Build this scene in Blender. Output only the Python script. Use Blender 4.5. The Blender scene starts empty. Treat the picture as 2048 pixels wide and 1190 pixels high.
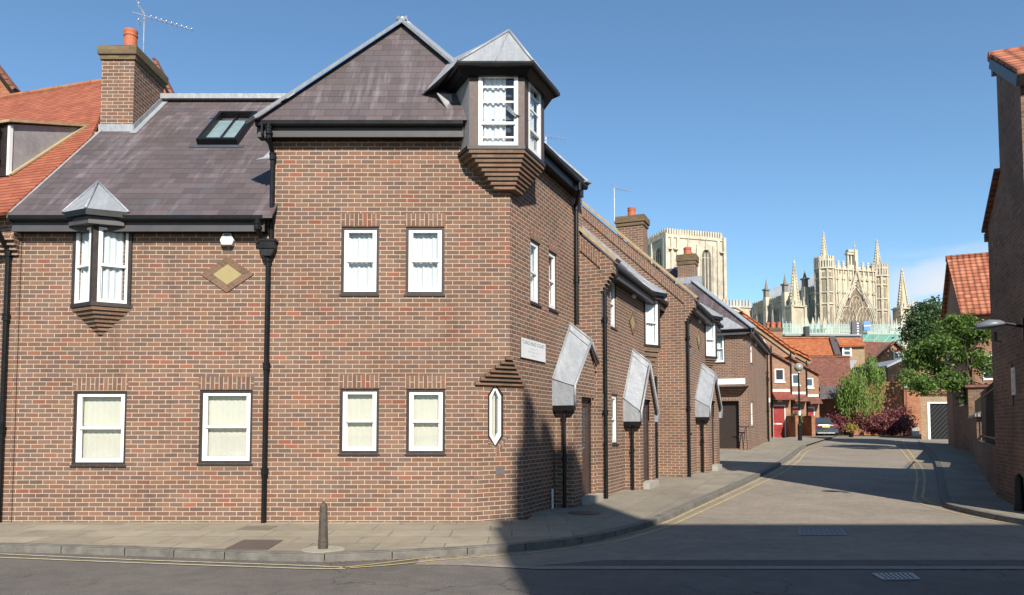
import bpy, bmesh, math, random
from mathutils import Vector, Matrix
from mathutils.geometry import tessellate_polygon
random.seed(7)
sc = bpy.context.scene
col = sc.collection
V = Vector
# ------------------------------------------------------------ camera, world, sun, exposure
FPX, CX, CY, HOR = 1500.0, 1024.0, 770.0, 853.0
TH = math.atan((HOR - CY) / FPX)
CAMZ = 1.72
cam_d = bpy.data.cameras.new("camera")
cam = bpy.data.objects.new("camera", cam_d); col.objects.link(cam)
cam.location = (0, 0, CAMZ); cam.rotation_euler = (math.radians(90) + TH, 0, 0)
cam_d.sensor_width = 36.0; cam_d.lens = 36.0 * FPX / 2048.0
cam_d.shift_y = (CY - 595.0) / 2048.0
cam_d.clip_start = 0.1; cam_d.clip_end = 3000
sc.camera = cam
EL = math.radians(36.0)
LH = V((-0.22, 0.975)).normalized()
SUN_L = V((LH.x * math.cos(EL), LH.y * math.cos(EL), -math.sin(EL)))
sun_d = bpy.data.lights.new("sun", 'SUN'); sun_d.energy = 4.9; sun_d.angle = math.radians(0.55)
sun_d.color = (1.0, 0.93, 0.82)
sun = bpy.data.objects.new("sun", sun_d); col.objects.link(sun)
sun.rotation_euler = SUN_L.to_track_quat('-Z', 'Y').to_euler(); sun.location = (6, -30, 30)
world = bpy.data.worlds.new("World"); sc.world = world; world.use_nodes = True
wn = world.node_tree; wn.nodes.clear()
sky = wn.nodes.new('ShaderNodeTexSky'); sky.sky_type = 'NISHITA'; sky.sun_disc = False
sky.sun_elevation = EL; sky.sun_rotation = math.atan2(-LH.x, -LH.y)
sky.altitude = 50; sky.air_density = 1.0; sky.dust_density = 0.15; sky.ozone_density = 3.0
# thin cloud low over the horizon, far to the right of the cathedral
tc = wn.nodes.new('ShaderNodeTexCoord'); sep = wn.nodes.new('ShaderNodeSeparateXYZ')
wn.links.new(tc.outputs['Generated'], sep.inputs[0])
mp = wn.nodes.new('ShaderNodeMapping'); mp.inputs['Scale'].default_value = (3.5, 3.5, 16)
wn.links.new(tc.outputs['Generated'], mp.inputs[0])
nz = wn.nodes.new('ShaderNodeTexNoise'); nz.inputs['Scale'].default_value = 2.2; nz.inputs['Detail'].default_value = 6
wn.links.new(mp.outputs[0], nz.inputs['Vector'])
def wmap(src, a, b, c, d):
    m = wn.nodes.new('ShaderNodeMapRange'); m.interpolation_type = 'SMOOTHSTEP'
    m.inputs[1].default_value, m.inputs[2].default_value, m.inputs[3].default_value, m.inputs[4].default_value = a, b, c, d
    wn.links.new(src, m.inputs[0]); return m.outputs[0]
def wmul(a, b):
    m = wn.nodes.new('ShaderNodeMath'); m.operation = 'MULTIPLY'; wn.links.new(a, m.inputs[0]); wn.links.new(b, m.inputs[1]); return m.outputs[0]
cl = wmul(wmul(wmap(nz.outputs[0], 0.34, 0.60, 0, 1), wmap(sep.outputs[2], 0.225, 0.16, 0, 1)), wmap(sep.outputs[0], 0.40, 0.50, 0, 0.95))
mixc = wn.nodes.new('ShaderNodeMix'); mixc.data_type = 'RGBA'
wn.links.new(cl, mixc.inputs[0]); mixc.inputs[7].default_value = (5.0, 5.2, 5.6, 1)
bg = wn.nodes.new('ShaderNodeBackground'); bg.inputs[1].default_value = 0.10
tint = wn.nodes.new('ShaderNodeMix'); tint.data_type = 'RGBA'; tint.blend_type = 'MULTIPLY'; tint.inputs[0].default_value = 1.0
tint.inputs[7].default_value = (0.79, 0.94, 0.97, 1); wn.links.new(sky.outputs[0], tint.inputs[6])
wn.links.new(tint.outputs[2], mixc.inputs[6]); wn.links.new(mixc.outputs[2], bg.inputs[0])
wo = wn.nodes.new('ShaderNodeOutputWorld'); wn.links.new(bg.outputs[0], wo.inputs[0])
sc.view_settings.view_transform = 'Standard'; sc.view_settings.look = 'None'
sc.view_settings.exposure = 0.75; sc.view_settings.gamma = 1.0
sc.cycles.max_bounces = 6; sc.cycles.transparent_max_bounces = 12

# ------------------------------------------------------------ ground profile, rays, frames
PROF = [(-200, 0), (11.5, 0), (16, .08), (18, .13), (21, .2), (23.7, .27), (34, .58), (46, .80), (56, .98), (80, 1.1), (3000, 1.1)]
def prof(y):
    for (a, b), (c, d) in zip(PROF, PROF[1:]):
        if y <= c:
            return b + (d - b) * (y - a) / (c - a)
    return PROF[-1][1]
PAVE = 0.1
def ray(px, py):
    u, v = (px - CX) / FPX, (CY - py) / FPX
    dy = math.cos(TH) - v * math.sin(TH)
    return u / dy, (math.sin(TH) + v * math.cos(TH)) / dy
def at_y(px, py, y):
    rx, rz = ray(px, py)
    return V((rx * y, y, CAMZ + rz * y))
def on_ground(px, py, base=0.0):
    rx, rz = ray(px, py)
    lo, hi = 1.0, 1.0
    while hi < 400 and CAMZ + rz * hi > base + prof(hi):
        lo = hi; hi += 0.5
    for _ in range(40):
        m = (lo + hi) / 2
        if CAMZ + rz * m > base + prof(m): lo = m
        else: hi = m
    return V((rx * lo, lo, base + prof(lo)))
class Fr:
    """vertical frame: a along u, d along the outward normal, z up"""
    def __init__(s, o, u):
        s.o = V((o[0], o[1])); s.u = V((u[0], u[1])).normalized(); s.n = V((s.u.y, -s.u.x))
    def P(s, a, z, d=0.0):
        q = s.o + s.u * a + s.n * d
        return V((q.x, q.y, z))
    def px(s, px, py, d=0.0):
        rx, rz = ray(px, py)
        o = s.o + s.n * d
        # rx*y = o.x+u.x*a ; y = o.y+u.y*a
        a = (rx * o.y - o.x) / (s.u.x - rx * s.u.y)
        y = o.y + s.u.y * a
        return a, CAMZ + rz * y
    def a(s, px, py, d=0.0): return s.px(px, py, d)[0]
    def z(s, px, py, d=0.0): return s.px(px, py, d)[1]
    def shift(s, a, d): 
        q = s.o + s.u * a + s.n * d
        return Fr(q, s.u)

# ------------------------------------------------------------ mesh builder
ORG = {}
def sub_tag(o, label=None, cat=None, group=None, kind=None):
    if label: o['label'] = label
    if cat: o['category'] = cat
    if group: o['group'] = group
    if kind: o['kind'] = kind
    return o
def thing(name, label, cat, loc, group=None):
    o = bpy.data.objects.new(name, None); col.objects.link(o)
    o.location = loc; o.empty_display_size = 0.3
    ORG[o.name] = V(loc)
    return sub_tag(o, label, cat, group)
class MB:
    def __init__(s): s.v = []; s.f = []; s.uv = []
    def poly(s, pts, uv=None):
        i = len(s.v); s.v += [V(p) for p in pts]; s.f.append(list(range(i, i + len(pts)))); s.uv.append(uv)
        return s
    def prism(s, pts, ext, caps=True):
        """closed solid: polygon pts extruded by vector ext"""
        pts = [V(p) for p in pts]; ext = V(ext)
        n = V((0, 0, 0))
        for i in range(len(pts)):
            a, b = pts[i], pts[(i + 1) % len(pts)]
            n += V(((a.y - b.y) * (a.z + b.z), (a.z - b.z) * (a.x + b.x), (a.x - b.x) * (a.y + b.y)))
        if n.dot(ext) > 0: pts = pts[::-1]
        top = [p + ext for p in pts]
        if caps:
            s.poly(pts); s.poly(top[::-1])
        for i in range(len(pts)):
            j = (i + 1) % len(pts)
            s.poly([pts[j], pts[i], top[i], top[j]])
        return s
    def box(s, F, a0, a1, z0, z1, d0, d1):
        p = [F.P(a0, z0, d0), F.P(a1, z0, d0), F.P(a1, z0, d1), F.P(a0, z0, d1)]
        return s.prism(p, (0, 0, z1 - z0))
    def bar(s, p, q, w, h, up=(0, 0, 1)):
        """beam from p to q, w wide (sideways), h high (along up), its bottom centre line on p-q"""
        p, q = V(p), V(q); d = (q - p).normalized(); up = V(up)
        sd = d.cross(up).normalized(); upp = sd.cross(d).normalized()
        a = [p - sd * w / 2, p + sd * w / 2, p + sd * w / 2 + upp * h, p - sd * w / 2 + upp * h]
        return s.prism(a, q - p)
    def tube(s, pts, r, seg=10, caps=True):
        pts = [V(p) for p in pts]; rings = []
        rs = r if isinstance(r, (list, tuple)) else [r] * len(pts)
        ref = None
        for i, p in enumerate(pts):
            if i == 0: d = pts[1] - p
            elif i == len(pts) - 1: d = p - pts[i - 1]
            else: d = (pts[i + 1] - p).normalized() + (p - pts[i - 1]).normalized()
            d.normalize()
            if ref is None: ref = V((1, 0, 0)) if abs(d.x) < .8 else V((0, 1, 0))
            x = (ref - d * ref.dot(d)).normalized(); y = d.cross(x); ref = x
            rings.append([p + (x * math.cos(t) + y * math.sin(t)) * rs[i] for t in [2 * math.pi * k / seg for k in range(seg)]])
        for A, B in zip(rings, rings[1:]):
            for k in range(seg):
                j = (k + 1) % seg
                s.poly([A[k], A[j], B[j], B[k]])
        if caps:
            s.poly(rings[0][::-1]); s.poly(rings[-1])
        return s
    def lathe(s, c, prof_, seg=16):
        """profile [(r,z)] revolved round the vertical through c"""
        c = V(c)
        return s.tube([c + V((0, 0, z)) for r, z in prof_], [r for r, z in prof_], seg)
    def build(s, name, mat, parent=None, label=None, cat=None, group=None, kind=None, smooth=False, org=None):
        me = bpy.data.meshes.new(name)
        if parent is not None: o0 = ORG[parent.name]
        elif org is not None: o0 = V(org)
        elif cat:
            xs = [p.x for p in s.v]; ys = [p.y for p in s.v]
            o0 = V(((min(xs) + max(xs)) / 2, (min(ys) + max(ys)) / 2, min(p.z for p in s.v)))
        else: o0 = V((0, 0, 0))
        me.from_pydata([p - o0 for p in s.v], [], s.f)
        uvl = me.uv_layers.new(name="UVMap")
        for fi, poly in enumerate(me.polygons):
            n = poly.normal; cu = s.uv[fi]
            if abs(n.z) > 0.995: h = V((1, 0, 0)); w = V((0, 1, 0))
            else: h = V((-n.y, n.x, 0)).normalized(); w = n.cross(h)
            for k, li in enumerate(poly.loop_indices):
                if cu is not None: uvl.data[li].uv = cu[k]
                else:
                    p = s.v[s.f[fi][k]]; uvl.data[li].uv = (h.dot(p), w.dot(p))
        if smooth:
            for p in me.polygons: p.use_smooth = True
        o = bpy.data.objects.new(name, me); col.objects.link(o)
        if mat is not None: me.materials.append(mat)
        if parent is not None: o.parent = parent
        else: o.location = o0
        ORG[o.name] = o0
        if smooth:
            bm = bmesh.new(); bm.from_mesh(me); bmesh.ops.remove_doubles(bm, verts=bm.verts, dist=1e-5)
            bm.to_mesh(me); bm.free()
        return sub_tag(o, label, cat, group, kind)

def wall_rect(mb, F, a0, a1, z0, z1, holes=(), depth=0.12, d=0.0):
    hs = [(max(h[0], a0), min(h[1], a1), max(h[2], z0), min(h[3], z1)) for h in holes if h[0] < a1 and h[1] > a0 and h[2] < z1 and h[3] > z0]
    A = sorted({a0, a1} | {h[0] for h in hs} | {h[1] for h in hs})
    Z = sorted({z0, z1} | {h[2] for h in hs} | {h[3] for h in hs})
    for i in range(len(A) - 1):
        for j in range(len(Z) - 1):
            ca, cz = (A[i] + A[i + 1]) / 2, (Z[j] + Z[j + 1]) / 2
            if any(h[0] < ca < h[1] and h[2] < cz < h[3] for h in hs): continue
            mb.poly([F.P(A[i], Z[j], d), F.P(A[i + 1], Z[j], d), F.P(A[i + 1], Z[j + 1], d), F.P(A[i], Z[j + 1], d)])
    for h in hs:
        e = d - depth
        mb.poly([F.P(h[0], h[2], d), F.P(h[0], h[3], d), F.P(h[0], h[3], e), F.P(h[0], h[2], e)])
        mb.poly([F.P(h[1], h[3], d), F.P(h[1], h[2], d), F.P(h[1], h[2], e), F.P(h[1], h[3], e)])
        mb.poly([F.P(h[0], h[2], e), F.P(h[1], h[2], e), F.P(h[1], h[2], d), F.P(h[0], h[2], d)])
        mb.poly([F.P(h[0], h[3], d), F.P(h[1], h[3], d), F.P(h[1], h[3], e), F.P(h[0], h[3], e)])
# ------------------------------------------------------------ materials
def new_mat(name):
    m = bpy.data.materials.new(name); m.use_nodes = True
    nt = m.node_tree; nt.nodes.clear()
    out = nt.nodes.new('ShaderNodeOutputMaterial'); b = nt.nodes.new('ShaderNodeBsdfPrincipled')
    nt.links.new(b.outputs[0], out.inputs[0])
    return m, nt, b
class NT:
    def __init__(s, nt): s.nt = nt
    def put(s, sock, v):
        if hasattr(v, 'is_linked') or isinstance(v, bpy.types.NodeSocket): s.nt.links.new(v, sock)
        elif v is not None: sock.default_value = v
    def math(s, op, a, b=None, c=None):
        n = s.nt.nodes.new('ShaderNodeMath'); n.operation = op
        s.put(n.inputs[0], a)
        if b is not None: s.put(n.inputs[1], b)
        if c is not None: s.put(n.inputs[2], c)
        return n.outputs[0]
    def noise(s, vec, scale, detail=3, rough=.55):
        n = s.nt.nodes.new('ShaderNodeTexNoise'); s.put(n.inputs['Vector'], vec)
        n.inputs['Scale'].default_value = scale; n.inputs['Detail'].default_value = detail; n.inputs['Roughness'].default_value = rough
        return n.outputs[0]
    def comb(s, x, y, z=0.0):
        n = s.nt.nodes.new('ShaderNodeCombineXYZ'); s.put(n.inputs[0], x); s.put(n.inputs[1], y); s.put(n.inputs[2], z); return n.outputs[0]
    def white(s, vec):
        n = s.nt.nodes.new('ShaderNodeTexWhiteNoise'); n.noise_dimensions = '3D'; s.put(n.inputs[0], vec); return n.outputs[0]
    def ramp(s, fac, stops, interp='LINEAR'):
        n = s.nt.nodes.new('ShaderNodeValToRGB'); n.color_ramp.interpolation = interp; e = n.color_ramp.elements
        while len(e) < len(stops): e.new(0.5)
        for el, (p, c) in zip(e, stops): el.position = p; el.color = (*c, 1)
        s.put(n.inputs[0], fac); return n.outputs[0]
    def mix(s, fac, a, b, mode='MIX'):
        n = s.nt.nodes.new('ShaderNodeMix'); n.data_type = 'RGBA'; n.blend_type = mode
        s.put(n.inputs[0], fac)
        s.put(n.inputs[6], (*a, 1) if isinstance(a, tuple) else a); s.put(n.inputs[7], (*b, 1) if isinstance(b, tuple) else b)
        return n.outputs[2]
    def mapr(s, x, a, b, c, d):
        n = s.nt.nodes.new('ShaderNodeMapRange'); s.put(n.inputs[0], x)
        for i, q in enumerate((a, b, c, d)): n.inputs[i + 1].default_value = q
        return n.outputs[0]
    def uv(s):
        n = s.nt.nodes.new('ShaderNodeUVMap'); n.uv_map = 'UVMap'
        sp = s.nt.nodes.new('ShaderNodeSeparateXYZ'); s.nt.links.new(n.outputs[0], sp.inputs[0])
        return n.outputs[0], sp.outputs[0], sp.outputs[1]
    def obj(s):
        n = s.nt.nodes.new('ShaderNodeTexCoord'); return n.outputs['Object']
    def pos(s):
        n = s.nt.nodes.new('ShaderNodeNewGeometry'); return n.outputs['Position']
    def bump(s, h, dist, strength=1.0):
        n = s.nt.nodes.new('ShaderNodeBump'); s.put(n.inputs['Height'], h); n.inputs['Distance'].default_value = dist; n.inputs['Strength'].default_value = strength
        return n.outputs[0]
    def grid(s, u, v, w, h, off=0.5):
        row = s.math('FLOOR', s.math('DIVIDE', v, h))
        uu = s.math('ADD', s.math('DIVIDE', u, w), s.math('MULTIPLY', s.math('MODULO', s.math('ADD', row, 1000.0), 2.0), off))
        colr = s.math('FLOOR', uu)
        fu = s.math('FRACT', uu); fv = s.math('FRACT', s.math('DIVIDE', v, h))
        du = s.math('MULTIPLY', s.math('MINIMUM', fu, s.math('SUBTRACT', 1.0, fu)), w)
        dv = s.math('MULTIPLY', s.math('MINIMUM', fv, s.math('SUBTRACT', 1.0, fv)), h)
        return row, colr, fu, fv, du, dv

def brick_mat(name, stops, mortar=(.52, .40, .30), w=.225, h=.075, joint=.0066, seed=0., grime=(.82, 1.08), weather=.25):
    m, nt, b = new_mat(name); T = NT(nt)
    uvv, u, v = T.uv()
    # a little waviness so that the courses are not ruler straight
    wob = T.math('MULTIPLY', T.math('SUBTRACT', T.noise(uvv, 1.7, 2), .5), .012)
    v2 = T.math('ADD', v, wob)
    row, colr, fu, fv, du, dv = T.grid(u, v2, w, h)
    dm = T.math('ADD', T.math('MINIMUM', du, dv), T.math('MULTIPLY', T.math('SUBTRACT', T.noise(uvv, 45, 2), .5), .004))
    mask = T.mapr(dm, joint - .0015, joint + .0015, 0, 1)
    rnd = T.white(T.comb(colr, row, seed))
    rnd2 = T.white(T.comb(colr, row, seed + 7.7))
    base = T.ramp(rnd, stops, 'LINEAR')
    fine = T.noise(uvv, 38, 4, .7)
    base = T.mix(T.mapr(fine, .35, .75, 0, .4), base, T.ramp(rnd2, [(0, (.145, .098, .066)), (.5, (.108, .085, .070)), (1, (.185, .122, .068))]))
    val = T.mapr(rnd2, 0, 1, .84, 1.14)
    base = T.mix(1.0, base, T.comb(val, val, val), 'MULTIPLY')
    mo = T.mix(T.noise(uvv, 9, 3), mortar, tuple(c * .72 for c in mortar))
    c = T.mix(mask, mo, base)
    big = T.mapr(T.noise(uvv, .55, 4, .6), .3, .7, grime[0], grime[1])
    c = T.mix(1.0, c, T.comb(big, big, big), 'MULTIPLY')
    # pale bloom and soot patches
    c = T.mix(T.mapr(T.noise(uvv, 1.1, 5, .65), .52, .8, 0, weather), c, (.21, .155, .12))
    stn = T.noise(T.comb(T.math('MULTIPLY', u, 2.2), T.math('MULTIPLY', v, .5), seed), 1.0, 6, .7)
    sd = T.mapr(stn, .55, .8, 1.0, .68)
    c = T.mix(1.0, c, T.comb(sd, sd, sd), 'MULTIPLY')
    T.put(b.inputs['Base Color'], c); b.inputs['Roughness'].default_value = .88
    b.inputs['Specular IOR Level'].default_value = .25
    T.put(b.inputs['Normal'], T.bump(T.math('ADD', mask, T.math('MULTIPLY', fine, .35)), .006))
    return m
BR = brick_mat('brown_brick', [(0, (.122, .081, .066)), (.25, (.148, .092, .071)), (.45, (.172, .094, .063)), (.66, (.184, .094, .062)), (.82, (.138, .086, .068)), (.93, (.19, .088, .058)), (1, (.24, .076, .048))])
BR_RED = brick_mat('dark_corbel_brick', [(0, (.135, .088, .062)), (.5, (.17, .102, .068)), (1, (.205, .10, .062))], mortar=(.25, .18, .125), seed=3.)
BR_OLD = brick_mat('old_brick', [(0, (.115, .070, .048)), (.4, (.19, .112, .074)), (.7, (.16, .10, .07)), (1, (.26, .125, .078))], mortar=(.32, .24, .17), w=.235, h=.078, seed=5., grime=(.65, 1.1))
BR_PINK = brick_mat('pink_brick', [(0, (.26, .135, .085)), (.5, (.31, .165, .105)), (1, (.36, .165, .095))], mortar=(.36, .27, .19), seed=9.)
BR_ORANGE = brick_mat('orange_brick', [(0, (.27, .10, .05)), (.5, (.34, .13, .065)), (1, (.40, .13, .06))], mortar=(.36, .24, .15), seed=11., grime=(.7, 1.1))
BR_YEL = brick_mat('buff_brick', [(0, (.27, .19, .11)), (.5, (.33, .23, .135)), (1, (.30, .18, .10))], mortar=(.36, .29, .2), seed=13.)
BR_CAP = brick_mat('mossy_brick', [(0, (.10, .08, .045)), (.5, (.14, .105, .055)), (1, (.165, .10, .06))], mortar=(.17, .14, .085), seed=17., weather=.05)

def slate_mat(name, base=(.105, .082, .092), w=.33, h=.24):
    m, nt, b = new_mat(name); T = NT(nt)
    uvv, u, v = T.uv()
    row, colr, fu, fv, du, dv = T.grid(u, v, w, h)
    rnd = T.white(T.comb(colr, row, 1.)); rnd2 = T.white(T.comb(colr, row, 4.))
    c = T.ramp(rnd, [(0, tuple(x * .8 for x in base)), (.5, base), (.96, (base[0] * 1.22, base[1] * 1.2, base[2] * 1.2)), (1, (.06, .06, .068))])
    st = T.noise(T.comb(T.math('MULTIPLY', u, 6.0), T.math('MULTIPLY', v, .55), 0.), 1.0, 5, .65)
    pt = T.noise(uvv, .7, 3)
    sf = T.math('MULTIPLY', T.mapr(st, .49, .73, 0, .7), T.mapr(T.math('ADD', pt, T.math('MULTIPLY', rnd2, .14)), .48, .66, 0, 1))
    c = T.mix(sf, c, (.215, .195, .215))
    lich = T.mapr(T.noise(uvv, 7, 5, .8), .70, .76, 0, .6)
    c = T.mix(lich, c, (.26, .24, .17))
    c = T.mix(T.mapr(T.noise(uvv, .8, 4), .5, .7, 0, .6), c, (.062, .048, .042))
    gap = T.math('MINIMUM', T.mapr(du, .001, .006, .5, 1), T.mapr(dv, .002, .010, .36, 1))
    c = T.mix(1.0, c, T.comb(gap, gap, gap), 'MULTIPLY')
    T.put(b.inputs['Base Color'], c); b.inputs['Roughness'].default_value = .62
    hh = T.math('ADD', T.math('SUBTRACT', 1.0, fv), T.math('MULTIPLY', rnd2, .5))
    hh = T.math('ADD', hh, T.math('MULTIPLY', T.noise(uvv, 30, 3), .3))
    T.put(b.inputs['Normal'], T.bump(hh, .012))
    return m
SLATE = slate_mat('purple_slate', base=(.082, .063, .065), w=.29, h=.21)
def tile_mat(name, stops, w=.17, h=.105, pan=False):
    m, nt, b = new_mat(name); T = NT(nt)
    uvv, u, v = T.uv()
    row, colr, fu, fv, du, dv = T.grid(u, v, w, h, 0.0 if pan else .5)
    rnd = T.white(T.comb(colr, row, 2.))
    c = T.ramp(rnd, stops)
    d = T.mapr(T.noise(uvv, 1.3, 5, .7), .5, .75, 0, .55)
    c = T.mix(d, c, tuple(x * .55 for x in stops[0][1]))
    gap = T.mapr(fv, .06, .30, .22, 1)  # dark seam plus the course's shadow line, both painted into the colour
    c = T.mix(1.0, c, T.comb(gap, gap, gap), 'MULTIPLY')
    T.put(b.inputs['Base Color'], c); b.inputs['Roughness'].default_value = .85
    b.inputs['Specular IOR Level'].default_value = .25
    hh = T.math('SUBTRACT', 1.0, fv)
    if pan:
        wv = T.math('MULTIPLY', T.math('SINE', T.math('MULTIPLY', fu, 6.2832)), 1.6)
        T.put(b.inputs['Normal'], T.bump(T.math('ADD', hh, wv), .016))
    else:
        T.put(b.inputs['Normal'], T.bump(T.math('ADD', hh, T.math('MULTIPLY', rnd, .6)), .016))
    return m
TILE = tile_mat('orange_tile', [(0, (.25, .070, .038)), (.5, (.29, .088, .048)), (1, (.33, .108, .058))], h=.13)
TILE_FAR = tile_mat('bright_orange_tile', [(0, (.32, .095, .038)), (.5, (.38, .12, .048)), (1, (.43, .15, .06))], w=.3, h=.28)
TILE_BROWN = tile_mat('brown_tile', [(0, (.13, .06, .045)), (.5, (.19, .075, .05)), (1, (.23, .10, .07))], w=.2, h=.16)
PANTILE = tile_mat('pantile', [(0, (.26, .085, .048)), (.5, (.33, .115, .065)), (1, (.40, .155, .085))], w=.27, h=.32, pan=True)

def plain(name, c, rough=.6, var=.15, scale=6., metal=0., spec=.5, dirt=None, bump=0.):
    m, nt, b = new_mat(name); T = NT(nt)
    p = T.pos(); n = T.noise(p, scale, 5, .65)
    f = T.mapr(n, .3, .7, 1 - var, 1 + var)
    cc = T.mix(1.0, c, T.comb(f, f, f), 'MULTIPLY')
    if dirt: cc = T.mix(T.mapr(T.noise(p, scale * .35, 5, .7), .52, .75, 0, dirt[1]), cc, dirt[0])
    T.put(b.inputs['Base Color'], cc)
    b.inputs['Metallic'].default_value = metal; b.inputs['Specular IOR Level'].default_value = spec
    T.put(b.inputs['Roughness'], T.mapr(n, .3, .7, max(.05, rough - .08), min(1, rough + .08)))
    if bump: T.put(b.inputs['Normal'], T.bump(n, bump))
    return m
def lead_mat(name, c, pale):
    m, nt, b = new_mat(name); T = NT(nt); uvv, u, v = T.uv(); p = T.pos()
    n1 = T.noise(p, 4.5, 5, .65); st = T.noise(T.comb(T.math('MULTIPLY', u, 9.), T.math('MULTIPLY', v, 1.1), 0.), 1., 5, .65)
    cc = T.mix(T.mapr(st, .45, .72, 0, .65), c, pale); cc = T.mix(T.mapr(n1, .52, .75, 0, .6), cc, tuple(x * .62 for x in c))
    T.put(b.inputs['Base Color'], cc); T.put(b.inputs['Roughness'], T.mapr(n1, .3, .7, .38, .62)); b.inputs['Metallic'].default_value = .15
    T.put(b.inputs['Normal'], T.bump(T.noise(p, 7., 3, .6), .02, .8)); return m
LEAD = lead_mat('lead_sheet', (.25, .265, .285), (.38, .39, .405))
LEAD_DARK = plain('weathered_lead', (.24, .235, .24), .6, .2, 5., dirt=((.25, .245, .25), .7), bump=.004)
BLACK = plain('black_paint', (.006, .006, .0065), .4, .2, 8., spec=.28)
GREYBOARD = plain('grey_fascia_board', (.050, .047, .049), .6, .15, 4.)
BROWN = plain('brown_timber', (.060, .036, .028), .55, .3, 14., bump=.002)
BROWN_DK = plain('dark_timber', (.022, .015, .013), .5, .3, 14.)
WHITE = plain('white_paint', (.66, .66, .64), .4, .03, 5.)
CREAM = plain('cream_panel', (.28, .225, .105), .8, .08, 9.)
BLIND = plain('cream_blind', (.49, .49, .435), .8, .05, 3.)
NET = plain('net_curtain', (.57, .60, .61), .9, .06, 5.)
CURT = plain('white_curtain', (.62, .67, .72), .9, .06, 5.)
ROOM = plain('dim_room', (.05, .05, .052), .9, .2, 2.)
TERRA = plain('terracotta', (.36, .105, .05), .75, .2, 7., bump=.003)
STONE_COPE = plain('buff_coping', (.33, .25, .14), .85, .2, 6., dirt=((.18, .15, .09), .6), bump=.004)
ALU = plain('aerial_metal', (.45, .46, .48), .4, .1, 9., metal=.7)
RED = plain('red_door_paint', (.24, .025, .022), .4, .1, 3.)
STONE = plain('limestone', (.43, .37, .27), .85, .2, .45, dirt=((.20, .175, .135), .8), bump=.05)
STONE_PALE = plain('pale_limestone', (.44, .395, .31), .85, .22, .4, dirt=((.17, .15, .12), .85), bump=.05)
STONE_DK = plain('dark_window_stone', (.10, .085, .07), .8, .3, .5)
DARK = plain('dark_void', (.02, .02, .022), .8, .2, 1.)
CONC = plain('pale_concrete', (.30, .28, .25), .85, .15, 5., dirt=((.25, .23, .20), .5))
STEEL = plain('grey_enamel', (.13, .145, .165), .4, .1, 6.)
SIGNW = plain('white_sign', (.60, .62, .63), .35, .03, 5.)
INK = plain('sign_lettering', (.16, .17, .18), .5, .05, 5.)
INK_F = plain('faded_lettering', (.42, .43, .44), .5, .05, 5.)
def glass_mat():
    m = bpy.data.materials.new('window_glass'); m.use_nodes = True; nt = m.node_tree; nt.nodes.clear(); T = NT(nt)
    out = nt.nodes.new('ShaderNodeOutputMaterial'); mx = nt.nodes.new('ShaderNodeMixShader')
    tr = nt.nodes.new('ShaderNodeBsdfTransparent'); gl = nt.nodes.new('ShaderNodeBsdfGlossy'); gl.inputs['Roughness'].default_value = .03
    tr.inputs[0].default_value = (.91, .915, .90, 1)
    fr = nt.nodes.new('ShaderNodeFresnel'); ge = nt.nodes.new('ShaderNodeNewGeometry')
    T.put(fr.inputs[0], T.math('SUBTRACT', 1.5, T.math('MULTIPLY', ge.outputs['Backfacing'], .8333)))
    T.put(mx.inputs[0], T.math('MINIMUM', T.math('MULTIPLY', fr.outputs[0], 1.8), .9))
    nt.links.new(tr.outputs[0], mx.inputs[1]); nt.links.new(gl.outputs[0], mx.inputs[2]); nt.links.new(mx.outputs[0], out.inputs[0])
    return m
GLASS = glass_mat()
def dark_glass():
    m, nt, b = new_mat('dark_pane'); b.inputs['Base Color'].default_value = (.035, .045, .055, 1); b.inputs['Roughness'].default_value = .08
    b.inputs['Specular IOR Level'].default_value = .9; return m
DGLASS = dark_glass()

def paving_mat(name, w, h, c1, c2, joint, jc, rough=.9, noise_c=None, seed=0., off=.5, jw=.008, ang=0.):
    m, nt, b = new_mat(name); T = NT(nt)
    uvv, u, v = T.uv()
    if ang:
        ca, sa = math.cos(ang), math.sin(ang)
        u, v = T.math('ADD', T.math('MULTIPLY', u, ca), T.math('MULTIPLY', v, sa)), T.math('SUBTRACT', T.math('MULTIPLY', v, ca), T.math('MULTIPLY', u, sa))
    row, colr, fu, fv, du, dv = T.grid(u, v, w, h, off)
    rnd = T.white(T.comb(colr, row, seed))
    c = T.mix(rnd, c1, c2)
    n1 = T.noise(uvv, 60, 4, .75); n2 = T.noise(uvv, .45, 5, .65); n3 = T.noise(uvv, 4, 5, .7)
    f = T.math('MULTIPLY', T.mapr(n1, .25, .75, .78, 1.22), T.mapr(n2, .3, .7, .82, 1.14))
    f = T.math('MULTIPLY', f, T.mapr(n3, .3, .7, .88, 1.1))
    st_ = T.mapr(T.noise(uvv, 1.7, 6, .72), .55, .78, 1.0, .70); f = T.math('MULTIPLY', f, st_)
    jm = T.mapr(T.math('ADD', T.math('MINIMUM', du, dv), T.math('MULTIPLY', T.math('SUBTRACT', n3, .5), jw)), jw * .4, jw, joint, 0)
    c = T.mix(jm, c, jc)
    c = T.mix(1.0, c, T.comb(f, f, f), 'MULTIPLY')
    T.put(b.inputs['Base Color'], c); b.inputs['Roughness'].default_value = rough
    b.inputs['Specular IOR Level'].default_value = .3
    T.put(b.inputs['Normal'], T.bump(T.math('SUBTRACT', n1, T.math('MULTIPLY', jm, .6)), .006))
    return m
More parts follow.
